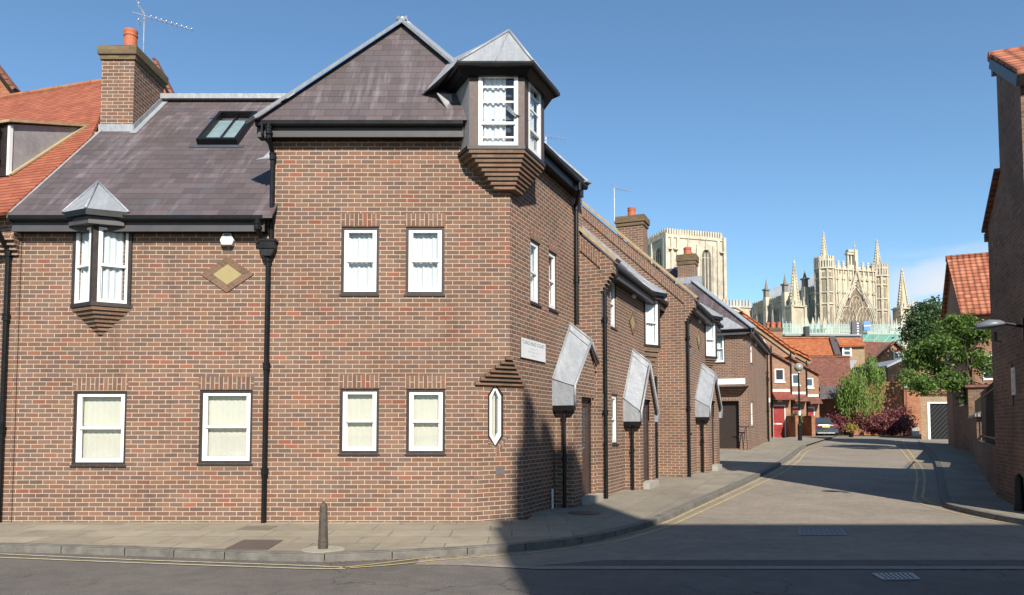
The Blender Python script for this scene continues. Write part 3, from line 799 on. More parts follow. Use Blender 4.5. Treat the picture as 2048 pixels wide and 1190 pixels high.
# pale flap of lead where the slate roof meets the corner house
fl = on_roof(512, 324); MB().prism([fl, fl + V((.26, .06, .05)), fl + V((.26, .2, .30)), fl + V((.12, .1, .09))], rn * .05).build('lead_flap', LEAD, left)
m = MB(); v0, v1 = rp(vL + .02, yE + .05), rp(vL + .02, yR); m.bar(v0, v1, .05, .02, rn); m.build('verge_strip', LEAD_DARK, roofL)
# small triangular bay
cL = F0.a(203, 610); hw = (F0.a(261, 609) - F0.a(145, 609)) / 2
zs_ = F0.z(203, 608, .15); zh_ = F0.z(225, 457, .15); zt_ = F0.z(205, 670)
pap = on_roof(196, 364)
oriel(left, F0, cL, hw, .30, zs_, zh_, zEL + .05, zt_, pap.y - D, pap.z, ('curtain', 'curtain'), apex_a=pap.x)
diamond(left, F0, F0.a(455, 549), F0.z(455, 549), (F0.a(508, 549) - F0.a(402, 549)) / 2, (F0.z(455, 513) - F0.z(455, 586)) / 2, .54, .56)

# alarm box on the left house
a_, z_ = F0.px(454, 478, .1)
al = thing('alarm_box', 'white hexagonal burglar alarm box under the eaves above the diamond panel', 'alarm box', F0.P(a_, z_ - .1, 0))
hexp = [(-.115, -.02), (-.085, -.095), (.085, -.095), (.115, -.02), (.06, .095), (-.06, .095)]
MB().prism([F0.P(a_ + x, z_ + z, 0.001) for x, z in hexp], V((0, -1, 0)) * .11).build('cover', WHITE, al)
m = MB(); m.prism([F0.P(a_ + x, z_ + z, .112) for x, z in ((-.055, .055), (.055, .055), (.05, .088), (-.05, .088))], V((0, -1, 0)) * .002); m.build('top_band', plain('blue_mark', (.10, .12, .25)), al)
m = MB(); m.box(F0, a_ - .02, a_ + .02, z_ + .02, z_ + .048, .111, .113); m.box(F0, a_ - .07, a_ + .07, z_ - .02, z_ - .002, .111, .113); m.build('mark', INK_F, al)

# ------------------------------------------------------------ tall corner house
corner = thing('corner_house', 'tall three storey brick corner house with slate pyramid roof and overhanging corner bay', 'house', V((C0.x, C0.y, 0)))
zE1 = at_y(700, 240, D - .3).z
zW1 = F0.z(700, 268)
CH = C0.x - F0.a(949, 900)                     # cut of the splayed corner
zmid = F0.z(1015, 712); zcut = F0.z(980, 770)
wins = []
for (x0, y0, x1, y1) in ((683, 453, 757, 588), (812, 453, 888, 588), (680, 777, 757, 907), (813, 778, 890, 907)):
    a0, zt = F0.px(x0, y0); a1, zb = F0.px(x1, y1); wins.append((a0, a1, zb, zt))
m = MB()
xc = C0.x
wall_rect(m, F0, aR, xc - CH, -.3, zW1 + .2, wins, .2)
wall_rect(m, F0, xc - CH, xc, zmid, zW1 + .2)
for (a0, a1, zb, zt) in wins: soldier(m, F0, a0 - .02, a1 + .02, zt + .012, zt + .225)
m.poly([F0.P(aR, -.3, 0), F0.P(aR, zW1 + .2, 0), F0.P(aR, zW1 + .2, -6), F0.P(aR, -.3, -6)])
# street side
T2 = F1.a(1197, 900, .46)                      # where the next house starts
swins = []
for (x0, y0, x1, y1) in ((1061, 476, 1081, 612), (1098, 500, 1115, 624)):
    a0 = F1.a(x0, y1); a1 = F1.a(x1, y1); zb = F1.z(x1, y1); zt = F1.z(x1, 488 if x1 < 1100 else 509); swins.append((a0, a1, zb, zt))
wall_rect(m, F1, 0, CH, zmid, zW1 + .2)
wall_rect(m, F1, CH, T2 + .4, -.3, zW1 + .2, swins, .2)
for (a0, a1, zb, zt) in swins: soldier(m, F1, a0 - .02, a1 + .02, zt + .012, zt + .225)
bk = F1.P(T2 + .4, 0, 0)
m.poly([V((bk.x, bk.y, -.3)), V((aR, D + 6, -.3)), V((aR, D + 6, zW1 + .2)), V((bk.x, bk.y, zW1 + .2))])
# splayed corner face with a hole for the lozenge window
pA = F0.P(xc - CH, 0, 0); pB = F1.P(CH, 0, 0)
FX = Fr((pA.x, pA.y), (pB.x - pA.x, pB.y - pA.y)); LX = (pB - pA).length
hc = FX.a(991.5, 830); hw_ = (FX.a(1007, 830) - FX.a(976, 830)) / 2
hz = [FX.z(991, y) for y in (895, 874, 789, 767)]
hexo = [(hc, hz[0]), (hc + hw_, hz[1]), (hc + hw_, hz[2]), (hc, hz[3]), (hc - hw_, hz[2]), (hc - hw_, hz[1])]
m.poly([FX.P(*q) for q in [(0, -.3), (hc, -.3), hexo[0], hexo[5], hexo[4], hexo[3], (hc, zmid), (0, zmid)]])
m.poly([FX.P(*q) for q in [(hc, -.3), (LX, -.3), (LX, zmid), (hc, zmid), hexo[3], hexo[2], hexo[1], hexo[0]]])
for i in range(6):
    p, q = hexo[i], hexo[(i + 1) % 6]; m.poly([FX.P(*p, 0), FX.P(*q, 0), FX.P(*q, -.2), FX.P(*p, -.2)])
# brick bands round the point of the lozenge
for i in (0, 5, 2, 3):
    p, q = V(hexo[i]), V(hexo[(i + 1) % 6]); dq = (q - p).normalized(); o = V((dq.y, -dq.x)) * .17; L = (q - p).length
    if i in (0, 5): m.poly([FX.P(*p, .004), FX.P(*q, .004), FX.P(*(q + V((o.x, 0)) * .9), .004), FX.P(*(p + V((0, o.y)) * 1.5), .004)][::1] if i == 5 else [FX.P(*p, .004), FX.P(*(p + V((0, o.y)) * 1.5), .004), FX.P(*(q + V((o.x, 0)) * .9), .004), FX.P(*q, .004)], [(0.01, 0), (0.01, L), (.21, L * 1.2), (.21, 0)] if i == 5 else [(0.01, 0), (.21, 0), (.21, L * 1.2), (0.01, L)])
m.build('wall', BR, corner)
for w in wins[:2]: sash(corner, F0, *w, kind='net')
for w in wins[2:]: sash(corner, F0, *w, kind='blind')
for w in swins: sash(corner, F1, *w, kind='curtain', frame=.04, wide=.055)
# stepped corbel courses over the splay
m = MB(); mb2 = MB(); nR = 7; rh = (zmid - zcut) / nR
def cpt(c, o=0.0): return F0.P(xc - c, 0, o), F1.P(c, 0, o)
for k in range(nR):
    ck = CH * (k + .6) / nR; z1 = zmid - k * rh
    (f0, s0), (f1, s1) = cpt(ck), cpt(CH + .001)
    m.prism([V((p.x, p.y, z1 - rh)) for p in (f1, f0, s0, s1)], UP * (rh - .001))
    nx = V((FX.n.x, FX.n.y, 0)) * .03; dx_ = V((FX.u.x, FX.u.y, 0)) * .035
    f0, s0 = f0 - dx_, s0 + dx_
    mb2.prism([V((p.x, p.y, z1 - rh * .92)) for p in (f0 - nx * .3, f0 + nx, s0 + nx, s0 - nx * .3)], UP * rh * .80)
m.build('corner_courses', BR, corner)
mb2.build('brick_corbel', BR_RED, corner)
# lozenge window
m = MB(); mo = MB(); inner = []
def hexin(k, kk): 
    cz = (hz[0] + hz[3]) / 2
    return [(hc + (x - hc) * k, cz + (z - cz) * kk) for x, z in hexo]
h1, h2 = hexin(.76, .94), hexin(.46, .81)
for A_, B_, mb, dd in ((hexo, h1, mo, -.01), (h1, h2, m, -.02)):
    for i in range(6):
        j = (i + 1) % 6
        mb.prism([FX.P(*A_[i], dd), FX.P(*A_[j], dd), FX.P(*B_[j], dd), FX.P(*B_[i], dd)], FX.P(0, 0, 0) - FX.P(0, 0, .07))
lw = m.build('lozenge_window', WHITE, corner); mo.build('outer_frame', BROWN_DK, lw)
MB().poly([FX.P(*q, -.05) for q in h2]).build('pane', GLASS, lw)
MB().poly([FX.P(*q, -.15) for q in hexo]).build('room_behind', ROOM, lw)
mm = MB()
for k in range(6):
    t0 = hc - hw_ * .6 + hw_ * .16 * k; mm.poly([FX.P(t0, hz[0] + .1, -.11 - .02 * (k % 2)), FX.P(t0 + hw_ * .16, hz[0] + .1, -.11 - .02 * ((k + 1) % 2)), FX.P(t0 + hw_ * .16, hz[3] - .08, -.11 - .02 * ((k + 1) % 2)), FX.P(t0, hz[3] - .08, -.11 - .02 * (k % 2))])
mm.build('curtain', BLIND, lw)
MB().box(FX, FX.a(992, 943), FX.a(1008, 943), FX.z(1000, 949), FX.z(1000, 939), 0, .006).build('air_brick', plain('grey_vent', (.10, .11, .12)), corner)
# pyramid roof
eFL = V((at_y(510, 242, D - .3).x, D - .3, zE1))
eC = F1.P(0, zE1, .3); s_ = (D - .3 - eC.y) / SDIR.y; eC = V((eC.x + SDIR.x * s_, D - .3, zE1))
eR = F1.P(F1.a(1176, 378, .3), zE1, .3)
yA = D
while True:
    yA += .01; pa_ = at_y(805, 44, yA)
    if (yA - (D - .3)) >= (pa_.x - eFL.x): break
apex = pa_
eBL = V((eFL.x, D + 4.6, zE1)); eBR = V((eR.x - .3, D + 4.6, zE1))
m = MB()
for tri in ((eFL, eC, apex), (eC, eR, apex), (eR, eBR, apex), (eBR, eBL, apex), (eBL, eFL, apex)):
    m.poly(tri)
roof1 = m.build('roof', SLATE, corner)
m = MB()
m.bar(eFL + (apex - eFL) * -.01 - V((.04, .0, .0)), apex + UP * .02, .34, .05); m.bar(eC, apex + UP * .02, .32, .05); m.bar(eR, apex, .22, .04)
m.tube([apex + V((-.09, -.03, .0)), apex + V((0, 0, .07)), apex + V((.09, 0, .0))], .05, 8)
m.build('hip_flashing', LEAD, roof1)
gx1 = at_y(926, 245, D - .3).x
fascia(corner, (eFL.x, D - .3, zE1), (gx1, D - .3, zE1), (0, -1, 0))
N1 = V((F1.n.x, F1.n.y, 0)); S3 = V((SDIR.x, SDIR.y, 0))
fascia(corner, F1.P(.95, zE1, .3), eR, N1, mat=BLACK)
fascia(corner, (eFL.x, D + 4.5, zE1), (eFL.x, D - .3, zE1), (-1, 0, 0), mat=BLACK, soffit=False)
m = MB(); m.prism([V((eFL.x + .1, D - .2, zE1 - .27)), V((aR + .01, D - .2, zE1 - .27)), V((aR + .01, D + 4.4, zE1 - .27)), V((eFL.x + .1, D + 4.4, zE1 - .27))], UP * .025); m.build('soffit', BLACK, corner)
MB().bar(F1.P(F1.a(1160, 372, .2), zE1 + .0, .26), eR + UP * .03, .2, .03).build('eaves_flashing', LEAD, roof1)

# corner bay: plan symmetrical about the bisector of the corner
pO = .37
E3 = V((xc + .663 * pO, D - pO, 0)); WB = .93
PL = V((E3.x - WB, E3.y, 0)); PR = E3 + S3 * WB
bis = V((.551, -.834, 0)); bw = V((.834, .551, 0))
ck_dir = V((-.41, .91, 0))                      # left cheek runs back along this
def mir(p):
    r = p - V((C0.x, C0.y, 0)); b = r.dot(bis); w = r.dot(bw); q = V((C0.x, C0.y, 0)) + bis * b - bw * w; return V((q.x, q.y, p.z))
QL = PL + ck_dir * (pO / .91); QR = mir(QL)
zsill = at_y(1000, 291, D - pO).z; zhead = at_y(1000, 149, D - pO).z; zeave = at_y(1000, 124, D - pO - .2).z
zcb = F0.z(995, 384)
def at(p, z): return V((p.x, p.y, z))
FB = Fr((PL.x, PL.y), (1, 0)); FBR = Fr((E3.x, E3.y), SDIR)
jx0 = FB.a(957, 220); jx1 = FB.a(1036, 220)
sash(corner, FB, jx0, jx1, zsill, zhead, 'half', inset=-.01, dframe=False, sill=False, rail=.315, extra_bar=(.62, .83, .12), wide=.045, name='bay_window')
jr0 = FBR.a(1057, 240); jr1 = FBR.a(1081, 240)
sash(corner, FBR, jr0, jr1, zsill, zhead, 'half', inset=-.01, dframe=False, sill=False, rail=.315, extra_bar=(.62, .83), wide=.055, name='bay_window')
m = MB(); m.box(FB, jx1, WB - .001, zsill, zhead, -.09, .0); m.box(FBR, .001, jr0, zsill, zhead, -.06, .001); m.build('bay_post', BROWN, corner)
MB().box(FB, 0.0, jx0, zsill, zhead, -.08, .0).build('bay_post', BROWN, corner)
MB().box(FBR, jr1, WB, zsill, zhead, -.08, .0).build('bay_post', BROWN, corner)
m = MB(); c0_, c1_ = at(PL, zsill - .1), at(QL + ck_dir * .9, zsill - .1)
m.prism([c0_, c1_, at(c1_, zeave - .1), at(c0_, zeave - .1)], V((.03, .02, 0)))
c0_, c1_ = at(PR, zsill - .1), at(QR + (mir(PL + ck_dir) - mir(PL)) * .9, zsill - .1)
m.prism([c0_, c1_, at(c1_, zeave - .1), at(c0_, zeave - .1)], V((-.03, -.02, 0)))
m.build('bay_cheek', LEAD_DARK, corner)
def ring(s, z, o=0.0):
    """plan outline scaled towards the corner, o = outset"""
    c = V((C0.x, C0.y, 0)) - bis * .02
    out = []
    for p in (QL - bis * .12, PL, E3, PR, QR - bis * .12):
        r = p - c; q = c + r * s
        out.append(at(q, z))
    return out
m = MB(); r0 = ring(1.04, zsill - .06); m.prism(r0, UP * .06); m.build('bay_sill', BROWN_DK, corner)
m = MB(); nc = 9; ch_ = (zsill - .06 - zcb) / nc
for k in range(nc):
    s = 1.0 - .62 * k / (nc - 1)
    z1 = zsill - .061 - k * ch_
    m.prism(ring(s, z1 - ch_ * .88), UP * (ch_ * .88 - .001))
    m.prism(ring(s - .045, z1 - ch_), UP * ch_ * .12)
m.build('brick_corbel', BR_RED, corner)
m = MB(); m.prism(ring(1.0, zhead), UP * (zeave - .1 - zhead)); m.build('bay_head', BROWN_DK, corner)
# eaves of the bay
ov = .2
fr_ = [PL + ck_dir * 1.45 + V((-.91, -.41, 0)) * ov, PL + V((-.17, -.2, 0)), E3 + bis * ov / .83, None, None]
fr_[3] = mir(fr_[1]); fr_[4] = mir(fr_[0])
eav = [at(p, zeave) for p in fr_]
cen = V((C0.x, C0.y, 0)) - bis * .9
m = MB()
bot = [p - UP * .16 + (at(cen, p.z) - p) * .10 for p in eav]
for i in range(4):
    m.poly([bot[i], bot[i + 1], eav[i + 1], eav[i]])
m.poly(bot[::-1]); m.poly(eav + [])
m.build('bay_fascia', BLACK, corner)
m = MB(); m.tube([p - UP * .03 for p in eav], .05, 8); m.build('bay_gutter', BLACK, corner)
za = at_y(1018, 62, D).z
A1 = V((C0.x - .02, D, za)); A2 = A1 - bis * 1.45
tt_ = 0.0
while tt_ < 1:
    tt_ += .005; hp_ = eC.lerp(apex, tt_)
    if CX + FPX * hp_.x / hp_.y <= 899: break
A2 = hp_ + UP * .04
kf_ = (apex.z - zE1) / (apex.y - (D - .3)); rv_ = ray(845, 190); yv_ = (zE1 - kf_ * (D - .3) - CAMZ) / (rv_[1] - kf_); PV = V((rv_[0] * yv_, yv_ - .02, CAMZ + rv_[1] * yv_))
A2b = mir(A2); PVb = mir(PV)
m = MB(); lift = UP * .012
e = [p + lift for p in eav]
m.poly([e[1], e[2], A1]); m.poly([e[2], e[3], A1]); m.poly([e[1], A1, PV]); m.poly([A1, A2, PV]); m.poly([e[0], e[1], PV]); m.poly([e[3], PVb, A1]); m.poly([A1, PVb, A2b]); m.poly([e[3], e[4], PVb])
br = m.build('bay_lead_roof', LEAD, corner)
m = MB()
for p in (e[1], e[2], e[3], PV): m.tube([p + lift, A1 + lift], .024, 8)
mid = (e[1] + e[2]) / 2; m.tube([mid + lift, A1 + lift], .007, 6)
m.build('lead_roll', LEAD, br, smooth=True)
# lead apron where the bay roof meets the slates
fq = on_y = None
m = MB(); g0 = at_y(868, 187, D + .02); m.prism([g0 + V((.05, 0, -.02)), g0 + V((.24, -.10, -.34)), g0 + V((.32, .0, -.32)), g0 + V((.30, .1, .0))], V((.0, -.02, .02))); m.build('lead_apron', LEAD_DARK, corner)

# pipes of the corner house
ax = F0.a(547, 380); ax2 = F0.a(536, 700); zj = F0.z(536, 497)
pipe(corner, [V((ax, D - .3, zE1 - .06)), V((ax, D - .29, zE1 - .3)), V((ax, D - .07, zE1 - .5)), V((ax, D - .07, zj + .1))], .042, [V((ax, D - .07, zE1 - .56)), V((ax, D - .3, zE1 - .2))])
m = MB(); m.box(F0, ax2 - .12, ax2 + .13, zj - .03, zj + .12, .01, .17); m.box(F0, ax2 - .14, ax2 + .15, zj + .09, zj + .125, .005, .185)
m.prism([F0.P(ax2 - .12, zj - .03, .01), F0.P(ax2 + .13, zj - .03, .01), F0.P(ax2 + .06, zj - .16, .03), F0.P(ax2 - .06, zj - .16, .03)], V((0, -.14, 0)))
hop = m.build('rainwater_hopper', BLACK, corner)
pipe(corner, [V((ax2, D - .07, zj - .1)), V((ax2, D - .07, 0))], .044, [V((ax2, D - .07, zj - .2)), V((ax2, D - .07, F0.z(536, 735))), V((ax2, D - .07, F0.z(536, 945)))])
a4 = F0.a(527, 455)
pipe(left, [V((a4, yE - .0, zEL - .07)), V((a4, yE, zEL - .22)), V((a4 + .02, D - .09, zEL - .42)), V((a4 + .03, D - .09, zj + .1))], .045, [V((a4, yE, zEL - .2)), V((a4 + .02, D - .09, zEL - .47))])
at1 = F1.a(1146, 500)
pipe(corner, [F1.P(F1.a(1160, 380, .28), zE1 - .07, .27), F1.P(F1.a(1160, 380, .28), zE1 - .22, .27), F1.P(at1, zE1 - .42, .08), F1.P(at1, F1.z(1148, 650), .08)], .042, [F1.P(at1, zE1 - .5, .08), F1.P(at1, F1.z(1147, 562), .08)])
# porch of the corner house
tr, zw = F1.px(1140, 647); n0a, zlw = F1.px(1104, 757)
zf = F1.P(0, 0, 0) and F1.shift(0, .45).z(1184, 683); zlf = F1.shift(0, .45).z(1144, 770); zb = F1.z(1104, 811)
gz1 = PAVE + prof(15.0)
hood(corner, F1, tr, tr - n0a, .46, zw, zf, zlw, zlf, zb, far_hw=T2 + .02 - tr, base_z=gz1, door_w=.86)
# white waste pipe on the wall foot
av = F1.a(1101, 995); MB().tube([F1.P(av, F1.z(1101, 1018), .04), F1.P(av, F1.z(1101, 978), .04)], .022, 8).build('waste_pipe', WHITE, corner)
# street name sign
s0, s1 = F1.a(1040, 700), F1.a(1089, 700); z1s, z0s = F1.z(1040, 674), F1.z(1040, 714)
sg = thing('street_sign', 'white street name plate on the side wall of the corner house with black lettering', 'street sign', F1.P((s0 + s1) / 2, z0s, 0))
MB().box(F1, s0, s1, z0s, z1s, .003, .022).build('plate', SIGNW, sg)
m = MB(); t = .007
m.box(F1, s0 - t, s1 + t, z1s, z1s + t, .002, .024); m.box(F1, s0 - t, s1 + t, z0s - t, z0s, .002, .024); m.box(F1, s0 - t, s0, z0s, z1s, .002, .024); m.box(F1, s1, s1 + t, z0s, z1s, .002, .024)
m.build('rim', IRON, sg)
sm = (s0 + s1) / 2; sh = z1s - z0s; sw = s1 - s0
text_mesh('lettering', 'TURKS HEAD COURT', F1, sm, z1s - sh * .21, .0232, sh * .27, INK, sg, width=sw * .9)
m = MB(); rr = random.Random(3)
for zf_, wf_, hf_ in ((.46, .36, .085), (.63, .46, .10), (.81, .2, .10)):
    x = sm - sw * wf_ / 2
    while x < sm + sw * wf_ / 2:
        l = sw * rr.uniform(.012, .03); zc_ = z1s - sh * zf_ + sh * rr.uniform(-.01, .01); m.box(F1, x, x + l, zc_ - sh * hf_ * rr.uniform(.3, .5), zc_ + sh * hf_ * rr.uniform(.3, .5), .0215, .0228); x += l + sw * .014
m.build('worn_lettering', INK_F, sg)
# aerial on the left chimney
cb = FC.P(wch * .62 + .1, zc + .1, -.5)
aerial('television aerial with a long boom on the tall chimney of the slate roofed house', FC.P(wch * .80, zc - .2, -.62), at_y(268, 38, c1.y + .75).z - zc + .2, V((.90, .25, -.17)), (-.3, .95, 0), bl=1.02)
# ------------------------------------------------------------ the two gabled houses along the street
P2 = at_y(1203, 900, 16.05); P3 = at_y(1371, 800, 21.1); PG = at_y(1497, 800, 34.0)
F2 = Fr((P2.x, P2.y), SDIR); F3 = Fr((P3.x, P3.y), SDIR)
def hrect(F, x0, y0, x1, y1, d=0.0):
    ym = (y0 + y1) / 2
    a0, a1 = F.a(x0, ym, d), F.a(x1, ym, d)
    return a0, a1, F.z((x0 + x1) / 2, y1, d), F.z((x0 + x1) / 2, y0, d)
def street_house(name, label, F, L, step, ze, back, wins, kinds):
    r = thing(name, label, 'house', F.P(0, PAVE + prof(F.o.y), 0))
    zr = ze - .26
    m = MB()
    wall_rect(m, F, 0, L, -.2, zr + .15, wins, .16)
    for (a0, a1, zb, zt) in wins: soldier(m, F, a0 - .02, a1 + .02, zt + .012, zt + .225)
    # flank with its raking top
    top = ze + PIT * (back + .3)
    m.poly([F.P(0, -.2, -back), F.P(0, -.2, 0), F.P(0, ze + PIT * .3 - .02, 0), F.P(0, top, -back)])
    m.poly([F.P(L, -.2, 0), F.P(L, -.2, -back), F.P(L, top, -back), F.P(L, ze + PIT * .3 - .02, 0)])
    m.build('wall', BR, r)
    for w, k in zip(wins, kinds): sash(r, F, *w, kind=k, frame=.035, wide=.06)
    m = MB(); a, b = F.P(.2, ze, .3), F.P(L - .0, ze, .3); c, d = F.P(L - .0, top, -back), F.P(.2, top, -back)
    m.prism([a, b, c, d], (0, 0, -.05)); m.poly([d, c, F.P(L, ze, -2 * back - .3), F.P(.2, ze, -2 * back - .3)])
    rf = m.build('roof', SLATE, r)
    m = MB(); nrm = V((0, 0, 1))
    m.bar(F.P(.12, ze + .02 + PIT * .0, .34), F.P(.12, top + .06, -back), .36, .07)
    m.build('verge_coping', STONE_COPE, rf)
    # band of bricks on end under the coping, standing a little proud of the flank
    m = MB(); zz0, zz1 = ze + PIT * .3 - .08, top - .02
    q = [F.P(-.03, zz0 - .30, 0.0), F.P(-.03, zz0, 0.0), F.P(-.03, zz1, -back), F.P(-.03, zz1 - .30, -back)]
    L_ = (q[2] - q[1]).length
    m.poly(q[::-1], [(.29, L_), (0.01, L_), (0.01, 0), (.29, 0)])
    m.poly([q[0], F.P(0, zz0 - .30, 0), F.P(0, zz1 - .30, -back), q[3]][::-1])
    m.poly([F.P(-.03, zz0 - .3, 0), F.P(-.03, zz0, 0), F.P(0, zz0, 0), F.P(0, zz0 - .3, 0)])
    m.build('verge_brick_band', BR, r)
    # kneeler: corbelled bricks under the eaves corner
    m = MB()
    for k in range(5):
        m.box(F, -.004 - .0, .22, zr - .34 + .075 * k, zr - .34 + .073 + .075 * k, .0, .05 + .045 * k)
    m.prism([F.P(-.012, zr + .035, .0), F.P(-.012, zr + .035, .28), F.P(-.012, ze + .0, .29), F.P(-.012, ze + PIT * .29, .0)], S3 * .25)
    m.build('kneeler', BR, r)
    fascia(r, F.P(.22, ze, .32), F.P(L, ze, .32), V((F.n.x, F.n.y, 0)))
    return r, rf
N3 = N1
dP = V((P3.x - P2.x, P3.y - P2.y)); L2 = dP.dot(SDIR)
ze2 = F2.z(1214, 514, .3)
w2 = [hrect(F2, 1204, 556, 1210, 650), hrect(F2, 1221, 558, 1233, 656), hrect(F2, 1206, 785, 1213, 888), hrect(F2, 1224, 789, 1236, 888)]
h2, rf2 = street_house('gabled_street_house', 'brick house with a lead porch hood, next to the tall corner house', F2, L2 + .05, .0, ze2, 4.2, w2, ('curtain', 'curtain', 'blind', 'blind'))
m = MB()
m.bar(F2.P(L2 - .09, ze2 + .02, .28), F2.P(L2 - .09, ze2 + PIT * 4.4, -4.2), .16, .03, V((0, 0, 1)))
for k in range(16):
    d0, d1 = .28 - 4.4 * k / 16, .28 - 4.4 * (k + 1) / 16
    z0_ = ze2 + PIT * (.3 - d0)
    m.prism([F2.P(L2 - .016, z0_, d0), F2.P(L2 - .016, z0_, d1), F2.P(L2 - .016, z0_ + PIT * (d0 - d1) + .16, d1), F2.P(L2 - .016, z0_ + .16, d0)], S3 * .012)
m.build('stepped_flashing', LEAD, rf2)
ao = F2.a(1288, 640) + .5
oriel(h2, F2, ao, .5, .31, F2.z(1306, 690, .2), F2.z(1306, 600, .2), ze2 + .05, F2.z(1310, 765, .02), 1.0, ze2 + PIT * 1.15, ('curtain', 'curtain'))
ca, cz = F2.px(1265, 645); diamond(h2, F2, ca, cz, .42, .33)
tr2, zw2 = F2.px(1265, 699); n02, zl2 = F2.px(1246, 795)
Fq = F2.shift(0, .43)
hood(h2, F2, tr2, tr2 - n02, .43, zw2, Fq.z(1299, 726), zl2, Fq.z(1275, 822), F2.z(1246, 843), base_z=PAVE + prof(17.8), pipe_far=False)
wallpipe(h2, F2, .10, 0, ze2 - .35, .07, .042, 2.0)
pipe(h2, [F2.P(.3, ze2 - .07, .27), F2.P(.3, ze2 - .25, .27), F2.P(.10, ze2 - .4, .08)], .04)
pp = F2.a(1315, 850, .1); pipe(h2, [F2.P(pp, F2.z(1315, 755), .07), F2.P(pp, .1, .07)], .034, [F2.P(pp, F2.z(1315, 870), .07)])
def alarm_small(label, F, px, py):
    a, z = F.px(px, py); t = thing('alarm_box', label, 'alarm box', F.P(a, z - .1, 0))
    m = MB(); m.prism([F.P(a + x, z + zz, .001) for x, zz in [(-.1, -.02), (-.07, -.1), (.07, -.1), (.1, -.02), (.06, .1), (-.06, .1)]], V((F.n.x, F.n.y, 0)) * .07); m.build('cover', WHITE, t)
    MB().box(F, a - .05, a + .05, z + .06, z + .09, .071, .073).build('top_band', INK, t)
alarm_small('white alarm box under the eaves of the house beside the tall corner house', F2, 1265, 588)
L3 = F3.a(1431, 800)
ze3 = F3.z(1376, 586, .3)
w3 = [hrect(F3, 1377, 638, 1381.5, 690), hrect(F3, 1377, 795, 1382, 866)]
h3, rf3 = street_house('gabled_street_house', 'brick gabled house with a lead porch hood, next to the dark garage door', F3, L3, .0, ze3, 4.2, w3, ('curtain', 'blind'))
ao = F3.a(1409, 650) + .52
oriel(h3, F3, ao, .5, .31, F3.z(1424, 713, .2), F3.z(1424, 645, .2), ze3 + .05, F3.z(1425, 752, .02), 1.0, ze3 + PIT * 1.15, ('curtain', 'curtain'))
ca, cz = F3.px(1397, 678); diamond(h3, F3, ca, cz, .42, .36)
tr3, zw3 = F3.px(1403, 727); n03, zl3 = F3.px(1390, 798)
Fq = F3.shift(0, .43)
hood(h3, F3, tr3, tr3 - n03, .43, zw3, Fq.z(1424, 746), zl3, Fq.z(1411, 812), F3.z(1390, 834), base_z=PAVE + prof(23.6))
wallpipe(h3, F3, .10, 0.2, ze3 - .35, .07, .042, 2.0)
pipe(h3, [F3.P(.3, ze3 - .07, .27), F3.P(.3, ze3 - .25, .27), F3.P(.10, ze3 - .4, .08)], .04)
wallpipe(h3, F3, L3 - .08, .2, 3.4, .08, .036, 1.6)
alarm_small('white alarm box under the eaves of the middle terrace house', F3, 1397, 640)
# chimney + aerial behind the first gable
FK = Fr((at_y(1234, 450, 23.9).x, 23.9), (N3.x, N3.y))
kz = at_y(1260, 436, 23.9).z
kw = FK.a(1286, 450)
chimney(h3, FK, 0, kw, -.62, 0, 4.5, kz, cap=.30, pots=((.48, .5),), pr=.13, ph=.34)
m = MB()
for k in range(6):
    aa = kw * (.25 + .75 * k / 6); zz = at_y(1270, 478, 23.9).z - .24 * k - .1; m.box(FK, aa, aa + kw * .13, zz - .35, zz + .12, .002, .014)
m.build('stepped_flashing', LEAD, h3)
aerial('thin television aerial on the chimney above the terrace gables', at_y(1229, 442, 23.4), 1.05, V((.93, .2, -.1)), (-.2, .95, 0), bl=.55, ls=.2, th=.65)
b0 = at_y(1092, 306, 15.9); aerial('television aerial just showing over the eaves behind the corner bay', b0, .35, V((.95, .1, -.05)), (-.2, .95, 0), bl=.42, n=6, ls=.10, th=.55)

# ------------------------------------------------------------ hipped house with the garage
FG = Fr((PG.x, PG.y), (N3.x, N3.y)); FGS = Fr((PG.x, PG.y), SDIR)
gar = thing('garage_house', 'hipped slate roofed brick house with dark boarded garage door at the bend of the street', 'house', V((PG.x, PG.y, prof(34))))
zeG = FG.z(1490, 657, .3); LG = FGS.a(1533, 780)
gd = hrect(FG, 1428, 802, 1478.5, 897); gd = (gd[0] - .35, gd[1], gd[2], gd[3])
gw = hrect(FG, 1425, 668, 1450, 726)
m = MB()
wall_rect(m, FG, -8.5, 0, 0, zeG - .1, [gd, gw], .3); soldier(m, FG, gd[0], gd[1], gd[3] + .01, gd[3] + .235)
sw_ = [(FGS.a(1502, 820), FGS.a(1506, 820), FGS.z(1504, 852), FGS.z(1504, 803)), (FGS.a(1501, 700), FGS.a(1504.5, 700), FGS.z(1503, 726), FGS.z(1503, 674))]
wall_rect(m, FGS, 0, LG, 0, zeG - .1, sw_, .15)
for (a0, a1, zb, zt) in sw_[:1]: soldier(m, FGS, a0 - .1, a1 + .1, zt + .01, zt + .22)
bk = FG.P(-8.5, 0, 0); 
m.poly([FG.P(-8.5, 0, 0), FG.P(-8.5, zeG, 0), FG.P(-8.5, zeG, -9), FG.P(-8.5, 0, -9)])
m.build('wall', BR, gar)
sash(gar, FG, *gw, kind='curtain', frame=.04, wide=.07)
sash(gar, FGS, *sw_[0], kind='blind', frame=.03, wide=.07, dframe=False); sash(gar, FGS, *sw_[1], kind='blind', frame=.05, dframe=False, wide=.02)
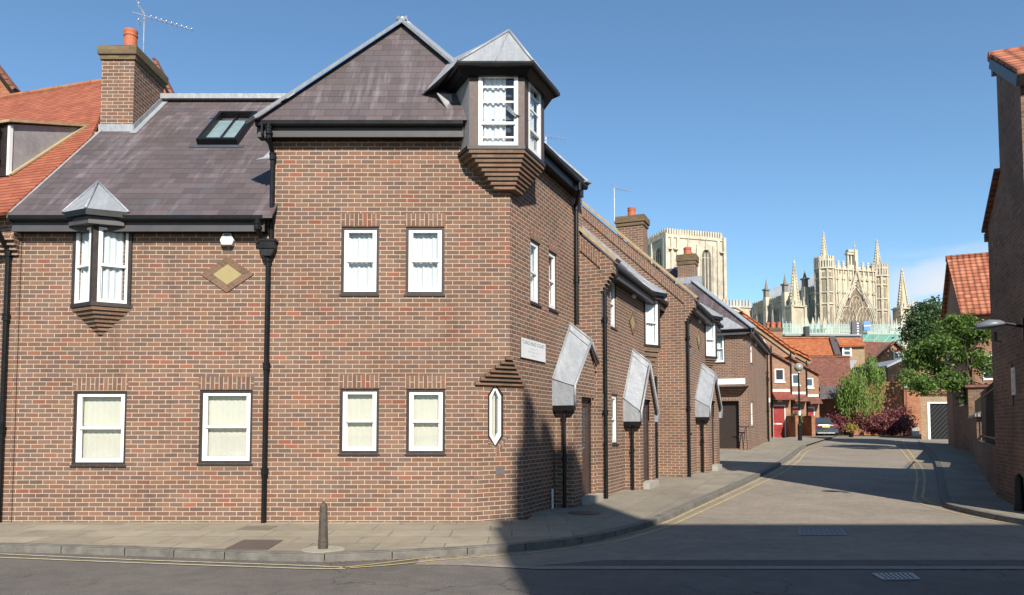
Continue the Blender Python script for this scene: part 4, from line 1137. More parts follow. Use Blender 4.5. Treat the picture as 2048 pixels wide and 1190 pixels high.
# garage door of diagonal boards
m = MB(); m.box(FG, gd[0], gd[1], gd[2], gd[3], -.3, -.24)
gdo = m.build('garage_door', BROWN_DK, gar)
m = MB(); wd = gd[1] - gd[0]; hd = gd[3] - gd[2]; st = .14
k = -hd
while k < wd:
    a0, z0 = gd[0] + k, gd[3]; a1, z1 = gd[0] + k + hd, gd[2]
    if a0 < gd[0]: z0 -= (gd[0] - a0); a0 = gd[0]
    if a1 > gd[1]: z1 += (a1 - gd[1]); a1 = gd[1]
    if a1 - a0 > .1: m.bar(FG.P(a0, z0, -.24), FG.P(a1, z1, -.24), .022, .02, V((FG.n.x, FG.n.y, 0)))
    k += st
m.build('board_edge', BROWN, gdo)
m = MB(); m.box(FG, gd[1] - .06, gd[1], gd[2], gd[3], -.239, -.16); m.box(FG, gd[0], gd[1] - .061, gd[3] - .07, gd[3], -.239, -.16); m.build('door_frame', BROWN_DK, gdo)
# brick canopy stepping out over the garage door
m = MB(); zt, zb = FG.z(1470, 771), FG.z(1470, 792); n = 7
for k in range(n):
    z0 = zb + (zt - zb) * k / n; z1 = zb + (zt - zb) * (k + 1) / n
    o = .06 + .42 * k / (n - 1)
    ar = FG.a(1477, 790) + (FG.a(1494, 770, .4) - FG.a(1477, 790)) * k / (n - 1)
    m.box(FG, gd[0] - .5, ar, z0, z1 - (z1 - z0) * .2, .0, o); m.box(FG, gd[0] - .5, ar - .04, z1 - (z1 - z0) * .2, z1, .0, o - .05)
m.build('brick_canopy', BR_RED, gar)
# roof
sl = .93
e0, e1, e2 = FG.P(-9, zeG, .3), V((0, 0, 0)), FGS.P(LG + .3, zeG, .3)
e1 = FG.P(.3, zeG, .3)
apx = e1 + (-N3 + S3) * 4.2 + UP * 4.2 * sl
m = MB(); m.poly([e0, e1, apx, e0 + S3 * 4.2 + UP * 4.2 * sl]); m.poly([e1, e2, e2 - N3 * 4.2 + UP * 4.2 * sl, apx]); m.poly([e2, e2 - N3 * 8.4, e2 - N3 * 4.2 + UP * 4.2 * sl])
rfG = m.build('roof', SLATE, gar)
m = MB(); m.bar(e1, apx, .32, .05); m.bar(apx, e2 - N3 * 4.2 + UP * 4.2 * sl, .3, .05); m.build('hip_flashing', LEAD, rfG)
fascia(gar, FG.P(-8.8, zeG, .32), FG.P(.32, zeG, .32), V((FG.n.x, FG.n.y, 0)))
fascia(gar, FGS.P(-.32, zeG, .32), FGS.P(LG + .3, zeG, .32), N3)
m = MB(); q = FG.P(FG.a(1430, 650), zeG + .01, .3); m.prism([q, q + N3 * 1.3, q + N3 * .5 + S3 * .6 + UP * .6, q + N3 * .1 + S3 * .6 + UP * .6], UP * .03); m.build('lead_bay_roof', LEAD, rfG)
FCG = Fr((at_y(1355, 520, 38.).x, 38.), (N3.x, N3.y)); cw = FCG.a(1390, 520)
chimney(gar, FCG, 0, cw, -.8, 0, apx.z - 2.5, at_y(1372, 511, 38.).z, cap=.5, pots=((.5, .5),), pr=.2, ph=.42)
m = MB(); zq = at_y(1372, 555, 37.9).z; m.box(FCG, -.12, cw + .35, zq - .75, zq, .0, .05); m.prism([FCG.P(-.2, zq - .7, .06), FCG.P(cw + .5, zq - .7, .06), FCG.P(cw + .5, zq - 1.0, .4), FCG.P(-.2, zq - 1.0, .4)], UP * .05); m.build('lead_saddle', LEAD, rfG)
wallpipe(gar, FGS, LG - .4, .4, zeG - .1, .1, .05, 2.2)
alarm_small('white alarm box on the side wall of the garage house', FGS, 1510, 688)
s0, s1 = FG.a(1429, 763, .48), FG.a(1490, 763, .48); z1s, z0s = FG.z(1460, 757.5, .48), FG.z(1460, 768.5, .48)
sg = thing('street_sign', 'long white street name board above the dark garage door', 'street sign', FG.P((s0 + s1) / 2, z0s, .45))
fd = .484
MB().box(FG, s0, s1, z0s, z1s, fd - .03, fd).build('board', plain('white_board', (.80, .80, .78), .5, .02), sg)
text_mesh('lettering', 'TURKS HEAD COURT', FG, (s0 + s1) / 2, (z0s + z1s) / 2, fd + .001, (z1s - z0s) * .62, plain('grey_letters', (.42, .44, .45), .5), sg, width=(s1 - s0) * .93)
MB().box(FG, s0 - .1, s1 + .12, z0s - .08, z1s + .05, .0, fd - .031).build('backing', BR, sg)
# hand rail stand by the garage
m = MB(); ra = FG.a(1487, 870); m.tube([FG.P(ra, prof(34), .35), FG.P(ra + .12, prof(34) + 1.15, .3)], .02, 6); m.tube([FG.P(ra - .16, prof(34) + 1.13, .3), FG.P(ra + .28, prof(34) + 1.13, .3)], .025, 6); m.tube([FG.P(ra + .2, prof(34), .3), FG.P(ra + .16, prof(34) + 1.13, .3)], .016, 6)
m.build('hand_pump', BROWN_DK, None, 'thin dark iron post with a cross bar on the garage wall', 'iron post')
# ------------------------------------------------------------ stepped terrace with red doors
def fplane(y): return Fr((0, y), (1, 0))
def rterr(label, y, x0, x1, ytl, ytr, win, door, can, upper=None, left_ext=None, bank=None, pipe_px=None):
    F = fplane(y); g = PAVE * .5 + prof(y)
    a0, a1 = F.a(x0, 800), F.a(x1, 800)
    r = thing('terraced_house', label, 'house', F.P((a0 + a1) / 2, g, 0), 'stepped terrace of red doored houses')
    q = lambda px, py: F.px(px, py)
    m = MB(); zl, zr = F.z(x0, ytl), F.z(x1, ytr)
    dr = hrect(F, *door); wn_ = hrect(F, *win)
    dr = (dr[0] - .06, dr[1] + .06, g - .02, dr[3] + .08)
    zc = F.z((x0 + x1) / 2, can[1])
    wall_rect(m, F, a0, a1, g - .5, min(zl, zr), [dr, wn_], .14)
    m.poly([F.P(a0, min(zl, zr), 0), F.P(a1, min(zl, zr), 0), F.P(a1, zr, 0), F.P(a0, zl, 0)] if zl != zr else [F.P(a0, zl, 0)] * 3)
    m.poly([F.P(a1, g - .5, 0), F.P(a1, g - .5, -8), F.P(a1, zr, -8), F.P(a1, zr, 0)])
    m.poly([F.P(a0, g - .5, -8), F.P(a0, g - .5, 0), F.P(a0, zl, 0), F.P(a0, zl, -8)])
    m.build('wall', BR_PINK, r)
    if left_ext:
        m = MB(); b0 = F.a(left_ext[0], 800); zt = F.z(left_ext[0], left_ext[1])
        m.box(F, b0, a0 - .003, g - .5, zl - .02, -.3, -.02); m.prism([F.P(b0, zl - .02, -.02), F.P(a0 - .003, zl - .02, -.02), F.P(a0 - .003, zl, -.02), F.P(b0, zt, -.02)], V((0, .28, 0))); m.build('side_wall', BR_PINK, r)
    if upper:
        (u0, v0, u1, v1) = upper; FU = fplane(y + 3.2); m = MB()
        z0, z1 = FU.z(u0, v0), FU.z(u1, v1); ua, ub = FU.a(u0, v0), FU.a(u1, v1)
        m.prism([FU.P(ua, g, 0), FU.P(ub, g, 0), FU.P(ub, z1, 0), FU.P(ua, z0, 0)], (0, 5, 0)); m.build('upper_wall', BR_PINK, r)
        m = MB(); m.bar(FU.P(ua - .2, z0 + .1, .1), FU.P(ub + .25, z1 - .08, .1), .35, .12); m.bar(FU.P(ua - .2, z0 + .42, -.6), FU.P(ub + .25, z1 + .24, -.6), 1.3, .06)
        m.build('tile_verge', TILE_FAR, r)
        MB().bar(FU.P(ua - .2, z0 - .22, .06), FU.P(ub + .2, z1 - .4, .06), .12, .3).build('verge_brick_band', BR_YEL, r)
    m = MB(); m.bar(F.P(a0 - .02, zl + .0, .06), F.P(a1 + .06, zr + .0, .06), .3, .12); m.bar(F.P(a0, zl + .12, -2.4), F.P(a1 + .06, zr + .12, -2.4), 4.6, .05); m.build('lower_verge', TILE_BROWN, r)
    # window
    mw = MB(); w = .1
    for b in ((wn_[0], wn_[0] + w, wn_[2], wn_[3]), (wn_[1] - w, wn_[1], wn_[2], wn_[3]), (wn_[0] + w, wn_[1] - w, wn_[3] - w, wn_[3]), (wn_[0] + w, wn_[1] - w, wn_[2], wn_[2] + w * 1.4)): mw.box(F, *b, -.1, -.02)
    mw.box(F, wn_[0] - .05, wn_[1] + .05, wn_[2] - .09, wn_[2] - .002, -.05, .05)
    wo_ = mw.build('window', WHITE, r); MB().poly([F.P(wn_[0], wn_[2], -.07), F.P(wn_[1], wn_[2], -.07), F.P(wn_[1], wn_[3], -.07), F.P(wn_[0], wn_[3], -.07)]).build('pane', DGLASS, wo_)
    # canopy
    ct, cb = F.z((x0 + x1) / 2, can[0]), F.z((x0 + x1) / 2, can[1])
    m = MB(); m.prism([F.P(a0 + .03, ct, .0), F.P(a0 + .03, cb + .1, .75), F.P(a0 + .03, cb, .75), F.P(a0 + .03, cb, 0)], F.P(a1 - .03, 0, 0) - F.P(a0 + .03, 0, 0)); cn = m.build('porch_canopy', TILE_BROWN if not bank else tile_mat('red_canopy_tile', [(0, (.22, .06, .045)), (1, (.27, .075, .05))]), r)
    MB().box(F, a0 + .03, a1 - .03, ct - .02, ct + .16, .002, .05).build('flashing', plain('pale_flashing', (.6, .56, .52), .6), cn)
    # door
    m = MB(); m.box(F, dr[0], dr[0] + .07, dr[2], dr[3], -.13, -.03); m.box(F, dr[1] - .07, dr[1], dr[2], dr[3], -.13, -.03); m.box(F, dr[0] + .07, dr[1] - .07, dr[3] - .09, dr[3], -.13, -.03); fr = m.build('door_frame', WHITE, r)
    d0, d1 = dr[0] + .07, dr[1] - .07; m = MB(); m.box(F, d0, d1, dr[2], dr[3] - .09, -.12, -.07)
    for (x_, z_) in ((.12, .12), (.55, .12), (.12, .5), (.55, .5)): m.box(F, d0 + (d1 - d0) * x_, d0 + (d1 - d0) * (x_ + .33), dr[2] + (dr[3] - dr[2]) * z_, dr[2] + (dr[3] - dr[2]) * (z_ + .3), -.069, -.055)
    do = m.build('door', RED, r)
    m = MB(); dm = (d0 + d1) / 2; hm = dr[2] + .95; m.box(F, dm - .2, dm + .2, hm - .04, hm + .05, -.054, -.045); m.box(F, d0 + .05, d0 + .13, hm - .04, hm + .04, -.069, -.04); m.build('letter_plate', WHITE, do)
    MB().box(F, d0 + .25, d1 - .25, cb - .14, cb - .02, .1, .3).build('porch_light', SIGNW, cn)
    # brick wing wall by the door
    if pipe_px:
        pa = F.a(pipe_px, 780); pipe(r, [F.P(pa, zl + .5, .08), F.P(pa, g, .08)], .055, [F.P(pa, g + 2.2, .08)])
    return r, F, g
t1, FT1, gT = rterr('nearest red door house of the stepped terrace, just past the garage house', 53., 1543, 1581, 706, 729, (1549.5, 737, 1569, 763), (1547, 812, 1570, 869), (783, 800), upper=(1488, 634, 1582, 706), left_ext=(1500, 690), bank=1, pipe_px=1543)
t2, FT2, _ = rterr('middle red door house of the stepped terrace, partly behind the lamp post', 55., 1581.5, 1612, 716, 737, (1583.5, 747.5, 1600, 770), (1583, 816, 1601, 869), (788, 804), upper=(1570, 695, 1613, 719), pipe_px=1582)
t3, FT3, _ = rterr('farthest red door house of the stepped terrace, beside the parked car', 57., 1612.5, 1638, 735, 751, (1610.5 + 1, 755.5, 1627, 775), (1613, 816, 1628.5, 868), (793, 808), pipe_px=1613)
for lab, F, xx, x2, yt in (('low orange brick wing wall between the nearest and middle red doors', FT1, 1574, 1583, 834), ('low orange brick wing wall left of the farthest red door', FT2, 1606, 1613, 834)):
    m = MB(); m.box(F, F.a(xx, 850), F.a(x2, 850), prof(F.o.y) - .3, F.z(xx, yt), .01, 1.6); m.box(F, F.a(xx, 850) - .04, F.a(x2, 850) + .04, F.z(xx, yt), F.z(xx, yt) + .08, .0, 1.64)
    m.build('wing_wall', BR_ORANGE, None, lab, 'garden wall')
# small lean-to eaves and the white plate left of the terrace
Fz = fplane(50.); t = thing('side_outhouse', 'narrow brick outhouse end with black gutter between garage house and red door terrace', 'outhouse', Fz.P(Fz.a(1530, 800), prof(50.), 0))
MB().box(Fz, Fz.a(1516, 800), Fz.a(1540, 800), prof(50) - .4, Fz.z(1528, 757), -1.2, 0).build('wall', BR_PINK, t)
m = MB(); m.prism([Fz.P(Fz.a(1514, 740), Fz.z(1520, 735), .3), Fz.P(Fz.a(1535, 757), Fz.z(1535, 757), .3), Fz.P(Fz.a(1535, 757), Fz.z(1535, 761), .3), Fz.P(Fz.a(1514, 740), Fz.z(1520, 741), .3)], (0, 1.6, 0)); m.build('roof', BLACK, t)
pa = Fz.a(1532.5, 800); pipe(t, [Fz.P(pa + .06, Fz.z(1534, 760), .3), Fz.P(pa - .05, Fz.z(1532, 772), .1), Fz.P(pa, prof(50.), .1)], .06, [Fz.P(pa, 3.2, .1)])
m = MB(); m.box(Fz, Fz.a(1527.5, 800), Fz.a(1540, 800), Fz.z(1534, 805), Fz.z(1534, 796), .003, .03); m.build('notice_plate', SIGNW, None, 'small blank looking white plate on the wall left of the red doors', 'sign')
m = MB(); a_, z_ = FT1.px(1524, 688); m.prism([FT1.P(a_ + x, z_ + zz, .0) for x, zz in ((-.2, -.28), (.2, -.28), (.24, .05), (.1, .3), (-.14, .3))], (0, -.16, 0)); m.build('alarm_box', WHITE, None, 'cream alarm box on the end wall of the red door terrace', 'alarm box')

# ------------------------------------------------------------ roofs and houses behind
def gable_block(name, label, y, pts, depth, wall_mat, cat='house', group=None):
    F = fplane(y); r = thing(name, label, cat, F.P(F.px(*pts[0])[0], prof(y), 0), group)
    m = MB(); m.prism([F.P(*F.px(*p), 0) for p in pts], (0, depth, 0)); m.build('wall', wall_mat, r)
    return r, F
def roof_sheet(r, F, pts_front, dzback, mat, th=.12, name='roof'):
    """pts_front: eave-left, eave-right (pixel, front plane) then ridge-right, ridge-left with its own depth"""
    m = MB(); q = [at_y(*p) for p in pts_front]
    m.prism(q, (0, 0, -th)); return m.build(name, mat, r)
ob, FO = gable_block('orange_roof_house', 'house with a wide bright orange tiled roof rising behind the red door terrace', 66., [(1560, 860), (1672, 860), (1672, 716), (1560, 716)], 9, BR_PINK)
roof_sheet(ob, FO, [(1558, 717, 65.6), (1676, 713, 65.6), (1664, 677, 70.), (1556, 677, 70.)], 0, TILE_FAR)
m = MB(); q0, q1 = at_y(1664, 676, 70.), at_y(1676, 713, 65.6); m.bar(q0, q1, .5, .2); m.build('verge', plain('dark_verge', (.09, .07, .065)), ob)
m = MB(); m.bar(at_y(1556, 677, 70.), at_y(1664, 677, 70.), .3, .15); m.build('ridge_tiles', TILE_FAR, ob)
FCh = fplane(64.); ca0, ca1 = FCh.a(1540, 670), FCh.a(1565, 670)
chimney(ob, FCh, ca0, ca1, -1.2, 0, 6., FCh.z(1552, 656), cap=.3, mat=BR_PINK, pots=((.12, .3), (.38, .6), (.62, .3), (.88, .6)), pr=.17, ph=.55)
FCh = fplane(60.); ca0, ca1 = FCh.a(1504, 650), FCh.a(1519, 650)
chimney(t1, FCh, ca0, ca1, -1., 0, 5., FCh.z(1512, 650), cap=.3, mat=BR_PINK, pots=((.4, .5),), pr=.24, ph=.35, pmat=RED)
bb, FB2 = gable_block('brown_roof_house', 'house with a broad mottled brown tiled roof in front of the orange roof', 61., [(1638, 860), (1712, 860), (1712, 770), (1638, 770)], 5, BR_ORANGE)
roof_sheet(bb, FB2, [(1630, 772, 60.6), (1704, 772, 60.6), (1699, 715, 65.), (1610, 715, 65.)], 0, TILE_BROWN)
m = MB(); m.prism([at_y(1640, 772, 60.2), at_y(1712, 770, 60.2), at_y(1712, 792, 59.2), at_y(1640, 796, 59.2)], (0, 0, -.1)); m.build('lower_roof', SLATE, bb)
m = MB(); m.bar(at_y(1699, 714, 65.), at_y(1610, 714, 65.), .3, .12); m.build('ridge_tiles', TILE_BROWN, bb)
db, FD = gable_block('dormer_house', 'house with a white framed dormer window under a small orange roof', 68., [(1668, 860), (1728, 860), (1728, 726), (1668, 726)], 8, BR_YEL)
m = MB(); m.box(FD, FD.a(1680, 700), FD.a(1725, 700), FD.z(1700, 735), FD.z(1700, 690), -3, .4); m.build('dormer', BR_YEL, db)
roof_sheet(db, FD, [(1679, 691, 67.3), (1732, 690, 67.3), (1722, 676, 69.), (1672, 676, 69.)], 0, TILE_FAR)
m = MB(); m.prism([at_y(1672, 676, 68.5), at_y(1680, 691, 67.5), at_y(1680, 735, 67.5), at_y(1664, 712, 68.5)], (.05, .3, 0)); m.build('dormer_cheek', LEAD_DARK, db)
wn_ = hrect(FD, 1684, 690, 1702.5, 713, .42); m = MB(); w = .16
for b in ((wn_[0], wn_[0] + w, wn_[2], wn_[3]), (wn_[1] - w, wn_[1], wn_[2], wn_[3]), (wn_[0] + w, wn_[1] - w, wn_[3] - w, wn_[3]), (wn_[0] + w, wn_[1] - w, wn_[2], wn_[2] + w), (wn_[0] + w, wn_[1] - w, (wn_[2] + wn_[3]) / 2 - .06, (wn_[2] + wn_[3]) / 2 + .06)): m.box(FD, *b, .41, .5)
wo_ = m.build('window', WHITE, db); MB().poly([FD.P(wn_[0], wn_[2], .43), FD.P(wn_[1], wn_[2], .43), FD.P(wn_[1], wn_[3], .43), FD.P(wn_[0], wn_[3], .43)]).build('pane', DGLASS, wo_)
MB().prism([at_y(1693, 721, 66), at_y(1714, 721, 66), at_y(1702, 742, 65)], (0, .4, 0)).build('lead_valley', LEAD, db)
gb, FGb = gable_block('brick_gable_house', 'low brick gable with a small white framed window beyond the weeping tree', 72., [(1742, 880), (1835, 880), (1835, 728), (1787, 686), (1748, 722), (1742, 730)], 9, BR_PINK)
m = MB(); m.bar(FGb.P(*FGb.px(1744, 728), .05), FGb.P(*FGb.px(1788, 685), .05), .5, .15); m.bar(FGb.P(*FGb.px(1787, 685), .05), FGb.P(*FGb.px(1834, 728), .05), .5, .15); m.build('verge', TILE_BROWN, gb)
roof_sheet(gb, FGb, [(1722, 722, 71.8), (1748, 724, 71.8), (1788, 685, 76.), (1724, 683, 76.)], 0, TILE_BROWN)
wn_ = hrect(FGb, 1786, 704, 1806, 719, .0); m = MB(); w = .14
for b in ((wn_[0], wn_[0] + w, wn_[2], wn_[3]), (wn_[1] - w, wn_[1], wn_[2], wn_[3]), (wn_[0] + w, wn_[1] - w, wn_[3] - w, wn_[3]), (wn_[0] + w, wn_[1] - w, wn_[2], wn_[2] + w), ((wn_[0] + wn_[1]) / 2 - .06, (wn_[0] + wn_[1]) / 2 + .06, wn_[2] + w, wn_[3] - w)): m.box(FGb, *b, .01, .1)
wo_ = m.build('window', WHITE, gb); MB().poly([FGb.P(wn_[0], wn_[2], .03), FGb.P(wn_[1], wn_[2], .03), FGb.P(wn_[1], wn_[3], .03), FGb.P(wn_[0], wn_[3], .03)]).build('pane', DGLASS, wo_)
# dark open shelter with a thin flat roof
Fs = fplane(63.); sh_ = thing('open_shelter', 'dark open sided shelter with a thin pale roof edge on top of the boundary wall', 'shelter', Fs.P(Fs.a(1800, 760), prof(63.), 0))
m = MB(); m.box(Fs, Fs.a(1772, 760), Fs.a(1812, 760), 0, Fs.z(1790, 728), -5, -3); m.box(Fs, Fs.a(1772, 760), Fs.a(1776, 760), 0, Fs.z(1775, 734), -3, -.3); m.build('back_wall', BROWN_DK, sh_)
m = MB(); m.prism([at_y(1774, 731, 62.8), at_y(1803, 717, 62.8), at_y(1842, 712, 62.8), at_y(1842, 716, 62.8), at_y(1803, 722, 62.8), at_y(1774, 735, 62.8)], (0, 6, 0)); m.build('roof', LEAD, sh_)
m = MB(); m.box(Fs, Fs.a(1773, 760), Fs.a(1815, 760), 0, Fs.z(1790, 764), -.6, -.2); m.build('front_wall', BR_ORANGE, sh_)
# boundary wall of orange brick
Fw = fplane(62.); m = MB()
m.box(Fw, Fw.a(1690, 820), Fw.a(1812, 820), 0, Fw.z(1780, 766), -.35, 0); m.box(Fw, Fw.a(1690, 820) - .04, Fw.a(1812, 820), Fw.z(1780, 766), Fw.z(1780, 764), -.4, .05)
m.build('boundary_wall', BR_ORANGE, None, 'tall orange brick boundary wall behind the purple hedge', 'wall')
Fw2 = fplane(59.); m = MB(); m.box(Fw2, Fw2.a(1809, 820), Fw2.a(1848, 820), 0, Fw2.z(1820, 783), -.35, 0); m.box(Fw2, Fw2.a(1809, 820) - .03, Fw2.a(1848, 820), Fw2.z(1820, 783), Fw2.z(1820, 780), -.4, .05)
m.build('boundary_wall', BR_ORANGE, None, 'short stretch of orange brick wall left of the small garage', 'wall')
m = MB(); m.box(Fw2, Fw2.a(1819, 860), Fw2.a(1834, 860), 0, Fw2.z(1826, 855), .0, .35); m.build('utility_cabinet', CONC, None, 'low pale grey utility cabinet at the right end of the purple hedge', 'cabinet')
# small garage on the right
Fg = fplane(50.); gs = thing('small_garage', 'small buff brick garage with white framed dark up and over door', 'garage', Fg.P(Fg.a(1870, 860), prof(50.), 0))
g0 = hrect(Fg, 1855.5, 804, 1906, 881); m = MB()
wall_rect(m, Fg, Fg.a(1842, 840), Fg.a(1925, 840), prof(50) - .5, Fg.z(1870, 788), [(g0[0], g0[1], prof(50) - .6, g0[3])], .2)
gk = V((.50, .87, 0)) * 6; q = [Fg.P(Fg.a(1842, 840), z_, 0) for z_ in (0, Fg.z(1870, 788))]; m.poly([q[0] + gk, q[0], q[1], q[1] + gk])
m.build('wall', BR_YEL, gs)
m = MB(); zt = Fg.z(1870, 788); b0_, b1_ = Fg.P(Fg.a(1839, 790), zt, .2), Fg.P(Fg.a(1925, 790), zt, .2); m.prism([b0_, b1_, b1_ + gk, b0_ + gk], UP * .2); m.build('roof', TILE_BROWN, gs)
m = MB()
for k in range(22): a = Fg.a(1842, 790) + .13 * k; m.box(Fg, a, a + .07, zt - .1, zt, .001, .1)
m.build('dentil_course', BR_YEL, gs)
m = MB(); m.box(Fg, g0[0], g0[0] + .16, prof(50), g0[3], -.18, .02); m.box(Fg, g0[0] + .16, g0[1], g0[3] - .1, g0[3], -.18, .02); m.build('door_frame', WHITE, gs)
m = MB(); m.box(Fg, g0[0] + .16, g0[1], prof(50), g0[3] - .1, -.17, -.1); gdr = m.build('garage_door', BLACK, gs)
m = MB(); w_, h_ = g0[1] - g0[0] - .16, g0[3] - .1 - prof(50)
k = .25 - h_
while k < w_:
    a0, z0, a1, z1 = g0[0] + .16 + k, prof(50), g0[0] + .16 + k + h_, prof(50) + h_
    if a0 < g0[0] + .16: z0 += g0[0] + .16 - a0; a0 = g0[0] + .16
    if a1 > g0[1]: z1 -= a1 - g0[1]; a1 = g0[1]
    if a1 - a0 > .1: m.bar(Fg.P(a0, z0, -.1), Fg.P(a1, z1, -.1), .04, .025, (0, -1, 0))
    k += .3
m.build('board_edge', plain('dark_board_edge', (.022, .022, .023)), gdr)

# ------------------------------------------------------------ neighbour with orange tiles (far left)
nb = thing('orange_tile_house', 'neighbouring house with orange plain tile roof and flat roofed dormer at the left edge', 'house', V((-9.5, D, 0)))
B0 = V((vL, yE, zEL + .06)); B1 = rp(vL, yE + 2.4) + V((.0, 0, .06)); un = V((.958, -.287, 0))
nn = (B1 - B0).cross(un).normalized(); nn = nn if nn.z > 0 else -nn
def on_plane(px, py, p0, n):
    rx, rz = ray(px, py); d = V((rx, 1, rz)); o = V((0, 0, CAMZ)); t_ = (p0 - o).dot(n) / d.dot(n); return o + d * t_
r0, r1 = on_plane(214, 163, B0, nn), on_plane(0, 198, B0, nn)
r1 = r0 - un * 6.5; bR = B0 + (r0 - B0)
up_s = (r0 - B0) - un * (r0 - B0).dot(un)
m = MB(); e0_ = B0 - un * 6.5
m.prism([e0_, B0, B0 + (B1 - B0) * 1.0, r0 + un * .25, r1], nn * -.06); 
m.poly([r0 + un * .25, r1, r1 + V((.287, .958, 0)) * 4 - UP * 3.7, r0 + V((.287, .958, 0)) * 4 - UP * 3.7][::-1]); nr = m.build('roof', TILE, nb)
m = MB(); n_t = 20
for k in range(n_t): p = r1 + (r0 + un * .25 - r1) * (k / n_t); q = r1 + (r0 + un * .25 - r1) * ((k + .96) / n_t); m.tube([p, q], .085 + .004 * (k % 3), 8)
m.build('ridge_tiles', plain('mossy_ridge', (.28, .10, .05), .85, .25, 5., dirt=((.26, .21, .10), .7)), nr)
FN = Fr((B0.x + .0, D + .0), (.958, -.287))
m = MB(); wall_rect(m, FN, -6.5, .09, -.3, zEL + .24); m.build('wall', BR, nb)
m = MB()
for k in range(4): m.box(F0, aL - .35, aL + .16 - .0, zEL - .62 + .075 * k, zEL - .62 + .072 + .075 * k, .001, .05 + .05 * k)
m.build('kneeler', BR, nb)
pf = on_plane(20, 352, B0, nn); mv = V((.287, .958, 0)); cn_ = un
ct_, cb_ = on_plane(20, 247, pf, cn_), None
sd_k = 0.0
while sd_k < 6:
    sd_k += .02; cb_ = pf + (mv + UP * (-(nn.dot(mv)) / nn.z)) * sd_k
    if CX + FPX * cb_.x / cb_.y > 150: break
m = MB(); m.prism([pf - nn * .02, V((pf.x, pf.y, ct_.z)), cb_ - nn * .02], un * -.06); dm = m.build('dormer_cheek', LEAD_DARK, nb)
m = MB(); q0, q1 = V((pf.x, pf.y, ct_.z)), cb_; m.prism([q0 - mv * .12 + un * .08, q1 + (q1 - q0) * .04 + un * .06, q1 - un * 2.2, q0 - mv * .12 - un * 2.2], UP * .05); m.build('dormer_roof', STONE_COPE, nb)
m = MB(); m.prism([pf - un * .02 + mv * .01, pf - un * 1.6 + mv * .01, pf - un * 1.6 + UP * (ct_.z - pf.z - .02) + mv * .01, pf - un * .02 + UP * (ct_.z - pf.z - .02) + mv * .01], mv * -.05); m.build('dormer_front', BROWN_DK, nb)
m = MB(); m.bar(pf - mv * .02 - un * .03, pf - mv * .02 - un * .03 + UP * (ct_.z - pf.z - .03), .07, .05, un); m.build('corner_trim', WHITE, nb)
pipe(nb, [pf - un * .22 - mv * .1 + UP * (ct_.z - pf.z), pf - un * .22 - mv * .1 + UP * .05], .04, [pf - un * .22 - mv * .1 + UP * (ct_.z - pf.z - .2), pf - un * .22 - mv * .1 + UP * .25])
m = MB(); m.bar(pf + un * .02 - mv * .02, cb_ + un * .02, .12, .03, nn); m.build('flashing', STONE_COPE, dm)
for lab, y, pts, cope in (('orange brick gable rising behind the orange tile roof at the far left edge', 21., [(-90, 300), (-90, 30), (-45, 84), (36, 187), (36, 300)], ((-45, 82), (37, 188))), ('orange brick gable end mostly hidden behind the tall left chimney', 24., [(255, 330), (255, 190), (312, 128), (345, 193), (345, 330)], ((311, 124), (348, 196)))):
    F = fplane(y); r = thing('far_gable', lab, 'gable', F.P(F.px(*pts[0])[0], 4, 0))
    m = MB(); m.prism([F.P(*F.px(*p), 0) for p in pts], (0, .35, 0)); m.build('wall', BR_ORANGE, r)
    m = MB(); p, q = [F.P(*F.px(*c), .12) for c in cope]; m.bar(p, q, .3, .09); m.build('verge', TILE_BROWN, r)
    m = MB(); m.bar(p - UP * .16 + V((0, .08, 0)), q - UP * .16 + V((0, .08, 0)), .1, .12); m.build('verge_brick_band', BR_YEL, r)
# ------------------------------------------------------------ tall old house on the right
dRW = V((.39, .92)).normalized()
A_ = V((9.3, 13.4, PAVE))
FRt = Fr((A_.x, A_.y), dRW)
lf = FRt.a(1984, 700); lu = FRt.a(1996, 240)
B_ = V((A_.x + dRW.x * lf, A_.y + dRW.y * lf, PAVE))
FR = Fr((B_.x, B_.y), (-dRW.x, -dRW.y))
LR = lf
rh_ = thing('old_brick_house', 'tall old dark brick house at the right edge, gable end to the street, in shadow', 'house', V((A_.x, A_.y, 0)))
au = lf - lu
yU = A_.y + dRW.y * lu
zap = CAMZ + ray(1990, 118)[1] * yU
zj_ = CAMZ + ray(2005, 347)[1] * yU; zlow = CAMZ + ray(1970, 462)[1] * (B_.y + .2)
an_ = lf - FRt.a(2046, 150); zn = FRt.z(2046, 150)
sl_ = (zap - zn) / max(.3, an_ - au)
zend = zap - sl_ * (LR - au)
m = MB(); prof_pts = [(-.02, 0), (LR, 0), (LR, zend), (au, zap), (au, zj_), (-.02, zlow)]
win_r = (FR.a(2026, 760), FR.a(2031, 760), FR.z(2029, 790), FR.z(2029, 735))
m.prism([FR.P(a, z, 0) for a, z in prof_pts], V((-FR.n.x, -FR.n.y, 0)) * .4)
m.prism([FR.P(LR - .001, 0, -.41), FR.P(LR - .4, 0, -.41), FR.P(LR - .4, zend - .1, -.41), FR.P(LR - .001, zend - .1, -.41)], V((-FR.n.x, -FR.n.y, 0)) * 9)
m.build('wall', BR_OLD, rh_)
m = MB(); nb_ = V((-FR.n.x, -FR.n.y, 0)); ov_ = V((FR.n.x, FR.n.y, 0)) * .10
q = [FR.P(LR + .3, zend - sl_ * .3 + .02, 0), FR.P(au, zap + .02, 0)]
m.prism([q[0] + ov_, q[1] + ov_, q[1] + nb_ * 9, q[0] + nb_ * 9], UP * .12)
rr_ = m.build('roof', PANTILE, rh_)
m = MB(); c = FR.P(au - .02, zap + .08, 0); m.tube([c + ov_ * 1.3, c + nb_ * 9], .10, 10); m.build('ridge_tiles', PANTILE, rr_)
